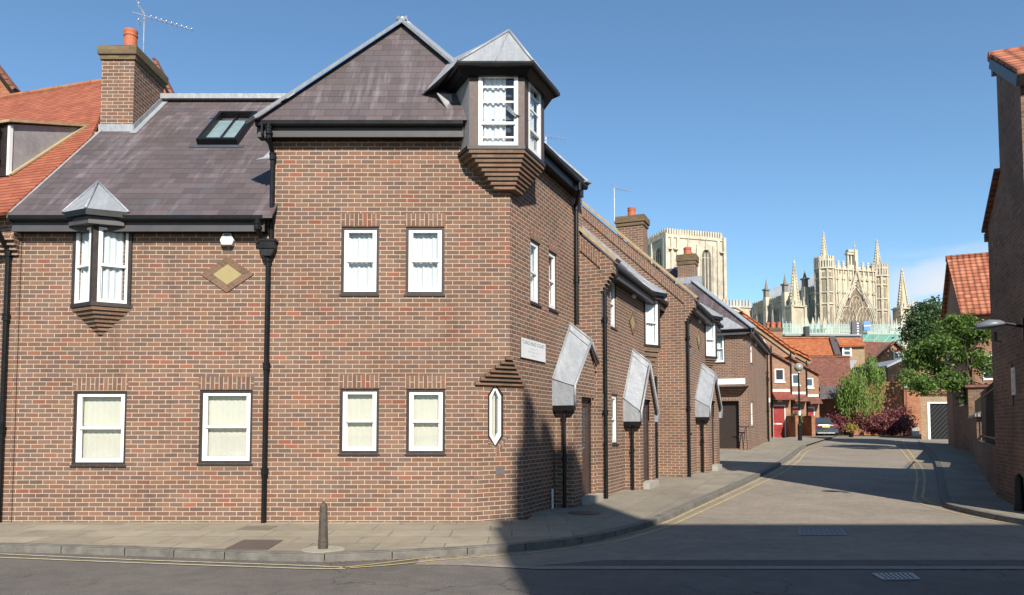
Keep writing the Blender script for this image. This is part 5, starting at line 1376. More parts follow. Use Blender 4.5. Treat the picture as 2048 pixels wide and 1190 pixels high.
m = MB(); m.bar(q[1] + ov_ * .6 - UP * .2, q[0] + ov_ * .6 - UP * .2, .14, .2); m.box(FR, au - .06, au + .12, zap - .34, zap - .12, -.1, .08); m.build('verge_board', BROWN_DK, rh_)
m = MB(); p0_, p1_ = FR.P(au + .02, zj_ + .06, .02), FR.P(-.12, zlow - .06, .02); m.bar(p0_, p1_, .16, .07); m.bar(p0_ + nb_ * 3, p1_ + nb_ * 3, 6, .06); m.box(FR, -.10, .06, zlow - .28, zlow - .1, -.2, .06); m.build('lower_verge', TILE_BROWN, rh_)
m = MB(); a0, a1, z0, z1 = win_r; m.box(FR, a0, a1, z0, z1, .001, .03)
wo_ = m.build('window', WHITE, rh_); MB().box(FR, a0 + .05, a1 - .05, z0 + .05, z1 - .05, .031, .034).build('pane', DGLASS, wo_); MB().box(FR, a0 - .3, a0, z0 - .2, z1 + .1, .001, .02).build('shutter', BROWN_DK, wo_)
# wall lamp on a bracket
la, lz = FR.px(2052, 657, .0)
dl = 1.15
lp = FR.P(la, lz, 0); lamp = thing('wall_lamp', 'grey street lamp on a black bracket on the old house at the right edge', 'street lamp', lp)
nl = V((FR.n.x, FR.n.y, 0)); ul = V((FR.u.x, FR.u.y, 0))
tip = at_y(1950, 656, lp.y + .2); hl = at_y(2006, 648, lp.y + .1)
ax_ = (tip - hl); Lh = ax_.length; ax_.normalize(); sd_ = ax_.cross(UP).normalized(); u2 = sd_.cross(ax_)
m = MB(); rings = [(0, .10, .05), (.15, .16, .09), (.45, .19, .12), (.75, .15, .09), (.95, .07, .05), (1.0, .02, .02)]
prev = None
for t_, w_, h_ in rings:
    c = hl + ax_ * Lh * t_
    rg = [c + sd_ * w_ * math.cos(x) + u2 * (h_ * math.sin(x) if math.sin(x) > 0 else h_ * .45 * math.sin(x)) for x in [2 * math.pi * k / 12 for k in range(12)]]
    if prev:
        for k in range(12): m.poly([prev[k], prev[(k + 1) % 12], rg[(k + 1) % 12], rg[k]])
    else: m.poly(rg[::-1])
    prev = rg
m.poly(prev); m.build('lamp_head', STEEL, lamp, smooth=True)
m = MB(); m.tube([lp + UP * .03, hl - ax_ * .05, hl + ax_ * .2], .03, 8); bx = at_y(2000, 668, lp.y + .1); m.prism([bx + V(v) for v in ((-.05, 0, -.12), (.05, 0, -.14), (.07, 0, .05), (-.05, 0, .05))], (0, .1, 0)); m.bar(lp - UP * .2, lp + UP * .2, .12, .06, nl); m.build('bracket', BLACK, lamp)
# low wall with railings running on from the house
FLW = Fr(((on_ground(1940, 903, PAVE)).x, on_ground(1940, 903, PAVE).y), (0, 0) if False else (B_.x - on_ground(1940, 903, PAVE).x, B_.y - on_ground(1940, 903, PAVE).y))
LL = (V((B_.x, B_.y)) - FLW.o).length
gw_ = prof(33)
zt1 = FLW.z(1975, 855); rl = thing('low_wall', 'low dark brick wall with black railings beside the old house, under the small tree', 'wall', FLW.P(LL / 2, gw_, 0))
m = MB(); m.box(FLW, 0, LL * .45, 0, gw_ + 1.5, -.3, 0); m.box(FLW, LL * .45, LL, 0, gw_ + .7, -.3, 0); m.build('wall', BR_OLD, rl)
m = MB(); m.box(FLW, -.02, LL * .46, gw_ + 1.5, gw_ + 1.6, -.34, .04); m.build('coping', CONC, rl)
m = MB(); zz = FLW.z(1975, 800)
for k in range(int(LL * .55 / .13)): a = LL * .45 + .06 + .13 * k; m.box(FLW, a, a + .022, gw_ + .7, gw_ + 2.3, -.16, -.138)
m.box(FLW, LL * .45, LL, gw_ + 2.1, gw_ + 2.14, -.17, -.13); m.box(FLW, LL * .45, LL, gw_ + .85, gw_ + .89, -.17, -.13); m.build('railings', BLACK, rl)
m = MB(); m.box(FLW, LL * .02, LL * .4, gw_ + 1.75, gw_ + 2.25, -.3, -.22); m.build('dark_board', BROWN_DK, rl)
# second house on the right with a pantile roof
yP = 36.; FP = Fr(at_y(1915, 700, yP).xy, (1, 0)); ph_ = thing('pantile_house', 'brick house with orange pantile roof behind the small tree on the right', 'house', FP.P(0, prof(yP), 0))
ez = at_y(1950, 620, yP).z; rz_ = at_y(1902, 520, yP + 3.4)
wl = 9.
fa = at_y(1901, 640, yP + 3.4); sd2 = V((dRW.x, dRW.y, 0))
e0 = at_y(1931, 621, yP); s2 = V((.90, -.43, 0))
gA = V((e0.x, e0.y, 0)); rid = V((e0.x, e0.y, 0)) + sd2 * 3.6; rid.z = CAMZ + ray(1903, 521)[1] * rid.y
far_ = gA + sd2 * 7.2
m = MB(); m.prism([at(gA, 0), at(far_, 0), at(far_, e0.z), rid, at(gA, e0.z)], s2 * .3)
m.prism([at(gA, 0), at(gA, e0.z), at(gA + s2 * 4.5, e0.z), at(gA + s2 * 4.5, 0)], sd2 * .3)
m.build('wall', BR_PINK, ph_)
m = MB(); m.prism([at(gA - sd2 * .3 - s2 * .25, e0.z - .28), rid - s2 * .25, rid + s2 * 4.5, at(gA - sd2 * .3 + s2 * 4.5, e0.z - .28)], UP * .15); m.prism([rid - s2 * .25, at(far_ - s2 * .25, e0.z), at(far_ + s2 * 4.5, e0.z), rid + s2 * 4.5], UP * .14)
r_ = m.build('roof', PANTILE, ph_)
m = MB(); m.tube([rid - s2 * .3 + UP * .12, rid + s2 * 4.5 + UP * .12], .17, 8); m.build('ridge_tiles', PANTILE, r_)
FPS = Fr((far_.x, far_.y), (-dRW.x, -dRW.y)); FPF = Fr((gA.x, gA.y), s2.xy)
m = MB(); aw = FPF.a(1965, 740); m.box(FPF, aw, aw + .8, e0.z - 3.4, e0.z - 2.2, .002, .05); wo_ = m.build('window', WHITE, ph_); MB().box(FPF, aw + .1, aw + .7, e0.z - 3.3, e0.z - 2.3, .051, .055).build('pane', DGLASS, wo_)
# garden house wall nearer the kerb
q0 = on_ground(1908, 893, PAVE); FGW = Fr((q0.x, q0.y), (FLW.o.x - q0.x, FLW.o.y - q0.y)); Lg = (FLW.o - FGW.o).length
sh2 = thing('garden_outbuilding', 'dark brick outbuilding wall with a small white window, right of the small garage', 'outbuilding', FGW.P(0, .5, 0))
zo = FGW.z(1925, 778); m = MB(); m.box(FGW, 0, Lg - .01, 0, zo, -2.5, 0); m.build('wall', BR_OLD, sh2)
m = MB(); m.box(FGW, -.1, Lg + .1, zo, zo + .12, -2.6, .12); m.build('roof', TILE_BROWN, sh2)
a0, a1 = FGW.a(1921, 800), FGW.a(1930, 800); z0, z1 = FGW.z(1926, 812), FGW.z(1926, 790); m = MB(); m.box(FGW, a0, a1, z0, z1, .002, .05); wo_ = m.build('window', WHITE, sh2); MB().box(FGW, a0 + .12, a1 - .12, z0 + .1, z1 - .1, .051, .056).build('pane', DGLASS, wo_)
# house across the road behind the camera: its chimney stack throws the peaked shadow on the corner house
oh = thing('opposite_house', 'brick house across the road behind the viewpoint whose chimney shadow falls over the junction', 'house', V((6, -7, 0)))
def sil(x, y, z, Y=-7.0): s = (Y - y) / LH.y; k = math.tan(EL); return V((x + LH.x * s, Y, z - k * s))
Rz = sil(2.6, 13.1, .0).z
x0_ = sil(.62, 7.39, 0).x; xs_ = sil(.12, 12.7, 1.2).x
FO2 = Fr((x0_, -10.5), (1, 0))
m = MB(); m.prism([V((x0_, -4, 0)), V((x0_, -10, 0)), V((x0_, -10, Rz - 3.4)), V((x0_ + .12, -7, Rz - .6)), V((x0_, -4, Rz - 3.4))], (.3, 0, 0))
m.prism([V((x0_ + .3, -4, 0)), V((x0_ + 26, -4, 0)), V((x0_ + 26, -4, Rz - 3.2)), V((x0_ + .3, -4, Rz - 3.2))], (0, -.3, 0))
m.build('wall', BR_OLD, oh)
m = MB(); m.prism([V((x0_ + .05, -3.8, Rz - 3.35)), V((x0_ + 26, -3.8, Rz - 3.35)), V((x0_ + 26, -7, Rz - .02)), V((x0_ + .35, -7, Rz - .02))], UP * .05); m.prism([V((x0_ + .05, -10.2, Rz - 3.35)), V((x0_ + 26, -10.2, Rz - 3.35)), V((x0_ + 26, -7, Rz - .02)), V((x0_ + .35, -7, Rz - .02))], UP * .05); m.build('roof', TILE_BROWN, oh)
A1s, A2s, A3s, A4s = sil(.20, 12.9, 1.55), sil(.72, 14.0, 1.85), sil(1.75, 15.4, .15), sil(.40, 13.1, 2.45)
m = MB(); m.prism([V((xs_ - .1, -7.4, Rz - 2.6)), V((A3s.x - .1, -7.4, Rz - 2.6)), V((A3s.x - .1, -7.4, A3s.z)), V((A2s.x + .2, -7.4, A2s.z - .25)), V((xs_ + .10, -7.4, A1s.z + .1))], (0, .8, 0)); chs = m.build('chimney', BR_OLD, oh)
for x_, z0_, z1_, r_ in ((A4s.x, A1s.z - .5, A4s.z, .24), (A2s.x, A2s.z - .8, A2s.z + .05, .26)): MB().lathe((x_, -7, z0_), [(r_ * 1.25, 0), (r_, .3), (r_ * .8, z1_ - z0_)], 12).build('chimney_pot', TERRA, chs)
# ------------------------------------------------------------ ground, roads, pavements
def sheet(name, pts2, zoff, mat, kind='structure', step=1.0, label=None, cat=None, side=0.0):
    bm = bmesh.new(); vs = [bm.verts.new((x, y, 0)) for x, y in pts2]
    for t3 in tessellate_polygon([[V((x, y, 0)) for x, y in pts2]]):
        try: bm.faces.new([vs[i] for i in t3])
        except ValueError: pass
    ys = [p[1] for p in pts2]; y = math.floor(min(ys)) + step
    cuts = [c for a, b in PROF for c in (a,)] 
    while y < min(max(ys), 90):
        if y > 10: bmesh.ops.bisect_plane(bm, geom=bm.verts[:] + bm.edges[:] + bm.faces[:], plane_co=(0, y, 0), plane_no=(0, 1, 0))
        y += step
    for v in bm.verts: v.co.z = prof(v.co.y) + zoff
    bmesh.ops.recalc_face_normals(bm, faces=bm.faces[:])
    up = sum(f.normal.z for f in bm.faces)
    if up < 0: bmesh.ops.reverse_faces(bm, faces=bm.faces[:])
    me = bpy.data.meshes.new(name); bm.to_mesh(me); bm.free()
    uvl = me.uv_layers.new(name="UVMap")
    for l in me.loops: uvl.data[l.index].uv = me.vertices[l.vertex_index].co.xy
    me.materials.append(mat); o = bpy.data.objects.new(name, me); col.objects.link(o); ORG[o.name] = V((0, 0, 0))
    return sub_tag(o, label, cat, None, kind)
def gp(px, py, b=0.0): p = on_ground(px, py, b); return (p.x, p.y)
def smooth_pts(pts, n=6):
    out = []
    for i in range(len(pts) - 1):
        p0, p1, p2, p3 = pts[max(i - 1, 0)], pts[i], pts[i + 1], pts[min(i + 2, len(pts) - 1)]
        for k in range(n):
            t = k / n
            out.append(tuple(.5 * ((2 * p1[c]) + (-p0[c] + p2[c]) * t + (2 * p0[c] - 5 * p1[c] + 4 * p2[c] - p3[c]) * t * t + (-p0[c] + 3 * p1[c] - 3 * p2[c] + p3[c]) * t ** 3) for c in (0, 1)))
    out.append(pts[-1]); return out
sheet('ground', [(-400, -120), (500, -120), (500, 700), (-400, 700)], -.03, asphalt_mat('far_ground', (.10, .10, .075), (.08, .09, .06)), step=2.0)
yJ = on_ground(1500, 1136).y
kl = [(-22, gp(0, 1086, PAVE)[1])] + [gp(*q, PAVE) for q in ((0, 1089), (250, 1096), (450, 1103), (540, 1106))]
kerb_l = kl + smooth_pts([gp(*q, PAVE) for q in ((650, 1108), (760, 1104), (900, 1098), (1085, 1084), (1210, 1066), (1310, 1039), (1400, 1001), (1500, 957), (1560, 926), (1594, 903), (1612, 890))] , 5)
kr_px = ((2200, 1062), (2048, 1039), (1980, 1027), (1920, 1014), (1890, 1004), (1881, 985), (1876, 955), (1871, 925), (1856, 902), (1838, 884))
kerb_r = smooth_pts([gp(*q, PAVE) for q in kr_px], 5)
# main road and side street as sheets
sheet('main_road', [(-60, -30), (60, -30), (60, yJ), (kerb_l[0][0], yJ), (-60, yJ)] if False else [(-60, -30), (60, -30), (60, yJ), (3, yJ), (-1.2, yJ + .2), (-1.3, 12.2), (-60, 12.2)], 0.0, ASPH)
sheet('side_street', [(-1.2, yJ + .2), (3, yJ), (60, yJ), (60, 62), (-5, 62), (-5, 14), (-1.25, 12.1)], .004, PAVER)
# stone channel across the mouth of the side street
sheet('stone_channel', [(.3, yJ - .10), (30, yJ - .12), (30, yJ + .07), (.3, yJ + .09), (-.6, yJ + .28), (-.6, yJ + .14)], .008, CHAN)
sheet('resurfaced_strip', [(.2, yJ + .09), (30, yJ + .075), (30, yJ + .52), (1.2, yJ + .52)], .0075, asphalt_mat('asphalt_strip', (.10, .088, .08), (.12, .105, .09)))
# pavements
def pavement(name, kerb, back, mat, split=None):
    sheet(name, kerb + back[::-1], PAVE, mat)
bl = [(-22, D + .3), (C0.x + .3, D + .3)] + [(p.x, p.y) for p in (F1.P(T2, 0, -.3), F2.P(L2, 0, -.3), F3.P(L3 + .0, 0, -.4), FG.P(-8.4, 0, -.6), FG.P(0, 0, -.4), FGS.P(LG, 0, -.4), V((20.5, 54, 0)), V((23.5, 54.5, 0)))]
bl = [b for b in bl]
isp = next(i for i, p in enumerate(kerb_l) if p[0] > 1.2)
bx_ = [(-22, D + .3), (C0.x + .3, D + .3), (p1_.x, p1_.y) if False else (F1.P(T2 * .6, 0, -.3).x, F1.P(T2 * .6, 0, -.3).y)]
sheet('pavement', kerb_l[:isp + 1] + bx_[::-1], PAVE, FLAG)
sheet('street_pavement', kerb_l[isp:] + ([bx_[-1]] + [b for b in bl[2:]])[::-1], PAVE, FLAG_S)
def kerbstones(name, line, w, mat, side, zoff=0.0, drop=None):
    m = MB(); acc = 0.0
    for i, (p, q) in enumerate(zip(line, line[1:])):
        p, q = V(p), V(q); L = (q - p).length
        if L < 1e-4: continue
        n = max(1, round(L / .9)) if L > 1.3 else 1
        for k in range(n):
            acc += L / n; gap_ = acc > .85 or n > 1
            if gap_: acc = 0.0
            a, b = p + (q - p) * (k / n), p + (q - p) * ((k + (1 - .012 * n / L if gap_ else 1.0)) / n)
            d = (q - p).normalized(); o = V((-d.y, d.x)) * side * w
            h0, h1 = prof(a.y) + PAVE + .004, prof(b.y) + PAVE + .004
            ins = V((-d.y, d.x)) * side * .018
            P_ = lambda v, z: V((v.x, v.y, z))
            m.poly([P_(a, prof(a.y) - .05), P_(b, prof(b.y) - .05), P_(b, h1 - .018), P_(a, h0 - .018)][::-1 if side < 0 else 1])
            m.poly([P_(a, h0 - .018), P_(b, h1 - .018), P_(b + ins, h1), P_(a + ins, h0)][::-1 if side < 0 else 1])
            m.poly([P_(a + ins, h0), P_(b + ins, h1), P_(b + o, h1), P_(a + o, h0)][::-1 if side < 0 else 1])
    return m.build(name, mat, None, kind='structure')
kerbstones('kerb', kerb_l, .16, KERB, 1)
br_ = [(60, gp(2200, 1062, PAVE)[1] + .0)]
sheet('pavement_right', [(40, kerb_r[0][1])] + kerb_r + [gp(1838, 875, PAVE), (FGW.o.x + .5, FGW.o.y + 4), (FLW.P(0, 0, -.3).x, FLW.P(0, 0, -.3).y), (FR.P(0, 0, -.2).x, FR.P(0, 0, -.2).y), (FR.P(LR - .1, 0, -.2).x, FR.P(LR - .1, 0, -.2).y), (FR.P(LR - .1, 0, -.2).x + 2, FR.P(LR, 0, 0).y - .5), (40, kerb_r[0][1] + .3)], PAVE, FLAG_S)
kerbstones('kerb_right', [(40, kerb_r[0][1])] + kerb_r, .16, KERB, -1)
# fallen leaves and grit along the kerb foot, weeds at the right kerb
m = MB(); rr = random.Random(5)
for i in range(420):
    t = rr.random() * (isp - 1); k = int(t); p = V(kerb_l[k]).lerp(V(kerb_l[k + 1]), t - k)
    if p.x < -8 : p.x = rr.uniform(-8, -2)
    p = V((p.x, p.y - abs(rr.gauss(0, .07)) - .02)); s = rr.uniform(.008, .022); an = rr.random() * 6.28
    z = .006
    m.poly([V((p.x + s * math.cos(an + w), p.y + s * math.sin(an + w) * .8, z + rr.uniform(0, .008))) for w in (0, 2.0, 4.1)])
m.build('fallen_leaves', plain('leaf_litter', (.22, .14, .06), .9, .4, 30.), None, kind='stuff')
def stripe(line, off, w, z):
    pts = []
    for i, p in enumerate(line):
        a, b = V(line[max(i - 1, 0)]), V(line[min(i + 1, len(line) - 1)]); d = (b - a).normalized(); n = V((-d.y, d.x))
        pts.append((V(p) + n * (off - w / 2), V(p) + n * (off + w / 2)))
    m = MB()
    for (a, b), (c, d) in zip(pts, pts[1:]):
        k = max(1, int((c - a).length / .8))
        for j in range(k):
            f0, f1 = j / k, (j + 1) / k
            q = [a.lerp(c, f0), a.lerp(c, f1), b.lerp(d, f1), b.lerp(d, f0)]
            m.poly([V((v.x, v.y, prof(v.y) + z)) for v in q][::-1])
    return m
def worn_yellow():
    m, nt, b = new_mat('worn_yellow_lines'); T = NT(nt); p = T.pos()
    c = T.mix(T.mapr(T.noise(p, 7, 6, .75), .40, .72, 0, .88), (.47, .36, .13), (.17, .15, .12))
    T.put(b.inputs['Base Color'], c); b.inputs['Roughness'].default_value = .8; return m
def dull_yellow():
    m, nt, b = new_mat('pale_worn_yellow_lines'); T = NT(nt); p = T.pos()
    c = T.mix(T.mapr(T.noise(p, 6, 6, .75), .45, .75, 0, .8), (.52, .46, .28), (.16, .14, .12))
    T.put(b.inputs['Base Color'], c); b.inputs['Roughness'].default_value = .8; return m
YL = worn_yellow(); YL2 = dull_yellow()
def gl(pts): return smooth_pts([gp(*q) for q in pts], 5)
la1 = [(-22, gp(0, 1106)[1])] + gl(((0, 1109), (250, 1120), (450, 1127), (600, 1132), (690, 1136)))
lb1 = [(-22, gp(0, 1112)[1])] + gl(((0, 1116), (250, 1126), (450, 1133), (600, 1138), (690, 1139)))
lc = gl(((680, 1137), (760, 1128), (860, 1116), (980, 1106), (1085, 1096), (1210, 1079), (1320, 1050), (1405, 1012), (1500, 968), (1565, 935), (1592, 915), (1607, 900), (1640, 890)))
ld = gl(((700, 1137), (780, 1131), (870, 1122), (990, 1112), (1090, 1103), (1218, 1086), (1330, 1056), (1415, 1018), (1508, 974), (1572, 941), (1600, 920), (1614, 904), (1646, 894)))
for nme, ln, w, mt in (('yellow_line', la1, .04, YL2), ('yellow_line', lb1, .04, YL2), ('yellow_line', lc, .048, YL), ('yellow_line', ld, .048, YL)):
    stripe(ln, 0, w, .010).build(nme, mt, None, kind='structure')
ra_ = gl(((1790, 880), (1796, 892), (1812, 912), (1829, 935), (1834, 955), (1831, 985), (1829, 999), (1850, 1011), (1900, 1024), (1950, 1035), (2010, 1046)))
rb_ = gl(((1806, 880), (1810, 892), (1825, 912), (1843, 935), (1849, 955), (1847, 985), (1845, 995), (1866, 1007), (1915, 1020), (1965, 1031), (2020, 1041)))
for ln in (ra_, rb_): stripe(ln, 0, .055, .010).build('yellow_line', YL, None, kind='structure')
# covers and grates
def flat_quad(name, label, cat, pxs, base, th, mat, rim=True, pattern=None):
    q = [on_ground(*p, base) for p in pxs]; t = thing(name, label, cat, q[0])
    m = MB(); m.prism([p + UP * .001 for p in q], UP * th); pl = m.build('plate', mat, t)
    return t, q
flat_quad('access_cover', 'brown rectangular iron access cover in the pavement left of the bollard', 'access cover', [(446, 1100), (535, 1100), (566, 1081), (488, 1080)], PAVE, .006, IRON)
flat_quad('access_cover', 'small grey access cover in the pavement by the foot of the drainpipe', 'access cover', [(470, 1061), (535, 1061), (556, 1052), (494, 1052)], PAVE, .005, plain('grey_cover', (.15, .13, .10)))
t, q = flat_quad('manhole_cover', 'rectangular manhole cover in the shaded mouth of the side street', 'manhole cover', [(1600, 1071), (1692, 1071), (1680, 1057), (1598, 1057)], 0.006, .004, plain('road_iron', (.15, .14, .135), .7, .25, 25.))
m = MB()
for i in range(4): a, b = q[i], q[(i + 1) % 4]; m.bar(a + UP * .006, b + UP * .006, .05, .003)
for k in range(1, 9):
    a, b = q[0].lerp(q[1], k / 9), q[3].lerp(q[2], k / 9); m.bar(a + UP * .0052, b + UP * .0052, .02, .0025)
m.build('rim', plain('bright_iron', (.16, .16, .17), .6), t)
t, q = flat_quad('drain_grate', 'iron drain grate in the road gutter at the bottom right', 'drain grate', [(1768, 1160), (1838, 1159), (1822, 1147), (1746, 1148)], 0.004, .004, DARK)
m = MB()
for i in range(4): a, b = q[i], q[(i + 1) % 4]; m.bar(a + UP * .004, b + UP * .004, .03, .006)
for k in range(8): a, b = q[0].lerp(q[1], (k + .5) / 8), q[3].lerp(q[2], (k + .5) / 8); m.bar(a + UP * .004, b + UP * .004, .028, .006)
m.build('bar', plain('worn_grate', (.30, .29, .28), .5), t)
c = on_ground(1168, 1026, PAVE); MB().lathe(c, [(.0, .001), (.30, .001), (.30, .006), (.27, .008), (.0, .008)], 24).build('manhole_cover', IRON, None, 'round iron cover in the shaded pavement near the first porch', 'manhole cover')
# bollards
def bollard(label, px, py_base, h, r, mat, px_y):
    c = on_ground(px, py_base, PAVE); t = thing('bollard', label, 'bollard', c)
    MB().lathe(c - UP * .05, [(r * 1.18, 0), (r * 1.2, .12), (r * 1.17, .155), (r * 1.22, .16), (r * 1.22, .175), (r * 1.13, .185), (r * .92, h * .86), (r * .90, h * .93), (r * .62, h * .98), (r * .2, h * 1.03), (.0, h * 1.05)], 14).build('post', mat, t, smooth=False)
    return t, c
WOOD_B = plain('weathered_bollard', (.060, .048, .036), .7, .35, 16., dirt=((.11, .09, .06), .6), bump=.004)
b1, c1_ = bollard('weathered dark bollard with a pointed top on the pavement before the corner house', 646, 1099, .66, .056, WOOD_B, 0)
m = MB(); m.lathe(c1_ - UP * .01, [(.30, .0), (.27, .02), (.0, .024)], 14); 
m.build('mortar_base', plain('mortar', (.28, .25, .19), .9, .2, 12.), b1)
bollard('black bollard in shade at the right edge of the picture', 2040, 1022, .72, .075, BLACK, 0)
# lit street lamp (not lit by day)
lc_ = on_ground(1600, 881, PAVE); sl_t = thing('street_lamp', 'black column street lamp with a round glass globe in front of the red door terrace', 'street lamp', lc_)
zt_l = CAMZ + ray(1600, 746)[1] * lc_.y
hh_ = zt_l - lc_.z
MB().lathe(lc_, [(.125, 0), (.125, .9), (.10, 1.0), (.065, 1.05), (.052, hh_)], 12).build('column', BLACK, sl_t)
MB().lathe(lc_, [(.07, hh_ * .37), (.074, hh_ * .38), (.074, hh_ * .43), (.07, hh_ * .44)], 12).build('pale_band', WHITE, sl_t)
gcz = CAMZ + ray(1600, 735)[1] * lc_.y
MB().lathe(V((lc_.x, lc_.y, gcz)), [(.0, -.27), (.16, -.22), (.26, -.08), (.27, .02), (.22, .16), (.12, .25), (.0, .28)], 16).build('globe', plain('clear_globe', (.24, .25, .21), .12, .1, 3.), sl_t, smooth=True)
MB().lathe(V((lc_.x, lc_.y, gcz)), [(.10, -.30), (.12, -.2), (.06, -.16), (.06, .1), (.0, .12)], 10).build('lamp_holder', plain('white_bulb', (.75, .74, .66), .4), sl_t)
l2 = on_ground(1820, 862, PAVE); l2 = at_y(1815, 870, 57.); t = thing('street_lamp', 'thin pole with a pale globe lamp against the orange wall right of the hedge', 'street lamp', V((l2.x, 57, prof(57))))
zz_ = at_y(1815, 778, 57.).z; MB().lathe((l2.x, 57, prof(57)), [(.06, 0), (.05, zz_ - prof(57))], 8).build('column', plain('rust_pole', (.20, .06, .04)), t); MB().lathe((l2.x, 57, zz_), [(.0, 0), (.14, .06), (.17, .2), (.12, .34), (.0, .4)], 12).build('globe', WHITE, t, smooth=True)

# ------------------------------------------------------------ parked saloon car, rear view
yc = 54.5; cc = at_y(1652, 870, yc); gcar = prof(yc) + .004
car = thing('parked_car', 'silver grey saloon car parked by the red door terrace, seen from behind', 'car', V((cc.x, yc, gcar)))
PAINT = plain('car_paint', (.055, .056, .062), .22, .05, 3., metal=.4)
ca_ = math.radians(-6); cu_ = V((math.cos(ca_), math.sin(ca_), 0)); cv_ = V((-math.sin(ca_), math.cos(ca_), 0)); org_ = V((cc.x, yc, gcar))
def CP(x, y, z): return org_ + cu_ * x + cv_ * y + UP * z
def loft(secs):
    m = MB(); prev = None
    for sct in secs:
        if prev:
            n = len(sct)
            for k in range(n): m.poly([prev[k], sct[k], sct[(k + 1) % n], prev[(k + 1) % n]])
        else: m.poly(sct)
        prev = sct
    m.poly(prev[::-1]); return m
def bsec(y, w, zb, zt, crown=.05): 
    pts = [(-w * .93, zb), (-w, zb + .12), (-w * 1.0, zt - .22), (-w * .95, zt - .05), (-w * .7, zt), (0, zt + crown), (w * .7, zt), (w * .95, zt - .05), (w * 1.0, zt - .22), (w, zb + .12), (w * .93, zb)]
    return [CP(x, y, z) for x, z in pts]
loft([bsec(0, .80, .30, .82, .03), bsec(.06, .87, .24, .97, .04), bsec(.3, .90, .2, 1.02, .04), bsec(1.2, .905, .2, .98, .03), bsec(2.6, .905, .2, .95, .03), bsec(3.6, .89, .2, .88), bsec(4.3, .82, .24, .72), bsec(4.45, .74, .34, .6)]).build('body', PAINT, car, smooth=True)
def csec(y, wb, wt, zb, zt): return [CP(x, y, z) for x, z in ((-wb, zb), (-wt, zt - .06), (-wt * .8, zt), (wt * .8, zt), (wt, zt - .06), (wb, zb))]
loft([csec(.55, .78, .62, .96, 1.06), csec(1.05, .80, .58, .95, 1.40), csec(1.9, .80, .58, .93, 1.45), csec(2.5, .80, .58, .93, 1.40), csec(3.2, .78, .62, .9, .98)]).build('cabin', PAINT, car)
m = MB(); m.prism([CP(-.60, .52, 1.03), CP(.60, .52, 1.03), CP(.50, .93, 1.35), CP(-.50, .93, 1.35)], (0, -.012, .012)); m.build('rear_window', DGLASS, car)
for s_x in (-1, 1):
    m = MB(); m.prism([CP(s_x * .80, 1.0, .99), CP(s_x * .80, 3.0, .97), CP(s_x * .605, 2.45, 1.36), CP(s_x * .605, 1.2, 1.36)], cu_ * s_x * .012); m.build('side_window', DGLASS, car)
    m = MB(); m.prism([CP(s_x * .52, -.0, .76), CP(s_x * .84, .06, .78), CP(s_x * .87, .08, .92), CP(s_x * .56, .02, .93)], cv_ * -.03); m.build('tail_light', plain('tail_lens', (.26, .015, .02), .15), car)
    for yy in (.85, 3.55):
        m = MB(); c = CP(s_x * .80, yy, .31); m.tube([c - cu_ * .11, c + cu_ * .11], .31, 18); wh = m.build('wheel', plain('tyre', (.015, .015, .015), .8), car)
        m = MB(); m.tube([c + cu_ * s_x * .105, c + cu_ * s_x * .118], .2, 14); m.build('rim', ALU, wh)
m = MB(); m.prism([CP(-.84, -.03, .30), CP(.84, -.03, .30), CP(.86, .0, .55), CP(-.86, .0, .55)], cv_ * -.05); m.build('rear_bumper', PAINT, car)
m = MB(); m.prism([CP(-.6, -.085, .26), CP(.6, -.085, .26), CP(.6, -.085, .34), CP(-.6, -.085, .34)], cv_ * .05); m.build('bumper_trim', ALU, car)
m = MB(); m.prism([CP(-.26, -.035, .70), CP(.26, -.035, .70), CP(.26, -.02, .81), CP(-.26, -.02, .81)], cv_ * -.015); m.build('number_plate', plain('yellow_plate', (.62, .46, .05), .4), car)
# ------------------------------------------------------------ trees and shrubs
def leaf_cloud(mb, blobs, n, size, rnd, droop=0.0, shell=.55):
    tot = sum(b[1] * b[2] * b[3] for b in blobs) ; 
    for (c, rx, ry, rz_) in blobs:
        k = int(n * rx * ry * rz_ / tot) + 1
        # leaves gather in small sprays
        for s in range(max(1, k // 9)):
            while True:
                d = V((rnd.uniform(-1, 1), rnd.uniform(-1, 1), rnd.uniform(-1, 1)))
                if .05 < d.length < 1: break
            rad = shell + (1 - shell) * rnd.random() ** .7
            d = d.normalized() * rad * rnd.uniform(.82, 1.1)
            cc_ = V(c) + V((d.x * rx, d.y * ry, d.z * rz_))
            for j in range(9):
                p = cc_ + V((rnd.gauss(0, 1), rnd.gauss(0, 1), rnd.gauss(0, .7))) * size * 1.7
                if droop: p.z -= abs(rnd.gauss(0, droop))
                if droop: p = cc_ + V((rnd.gauss(0, .05), rnd.gauss(0, .05), -j * droop * .32 * rnd.uniform(.8, 1.2)))
                nrm = (V((rnd.gauss(0, 1), rnd.gauss(0, 1), rnd.gauss(.7, .8))) + d * .6).normalized()
                t1 = nrm.orthogonal().normalized(); t1 = Matrix.Rotation(rnd.random() * 6.28, 3, nrm) @ t1; t2 = nrm.cross(t1)
                s_ = size * rnd.uniform(.6, 1.25)
                if droop: t1, t2 = V((0, 0, -1)), t2
                mb.poly([p + t1 * s_, p + t2 * s_ * .55, p - t1 * s_, p - t2 * s_ * .55])
def px_blobs(y, lst, dscale=1.0):
    out = []
    for (x0, y0, x1, y1, dy) in lst:
        a, b = at_y(x0, (y0 + y1) / 2, y + dy), at_y(x1, (y0 + y1) / 2, y + dy); rx = (b.x - a.x) / 2
        t, u = at_y((x0 + x1) / 2, y0, y + dy), at_y((x0 + x1) / 2, y1, y + dy)
        out.append((V(((a.x + b.x) / 2, y + dy, (t.z + u.z) / 2)), rx, max(rx, (t.z - u.z) / 2) * dscale, (t.z - u.z) / 2))
    return out
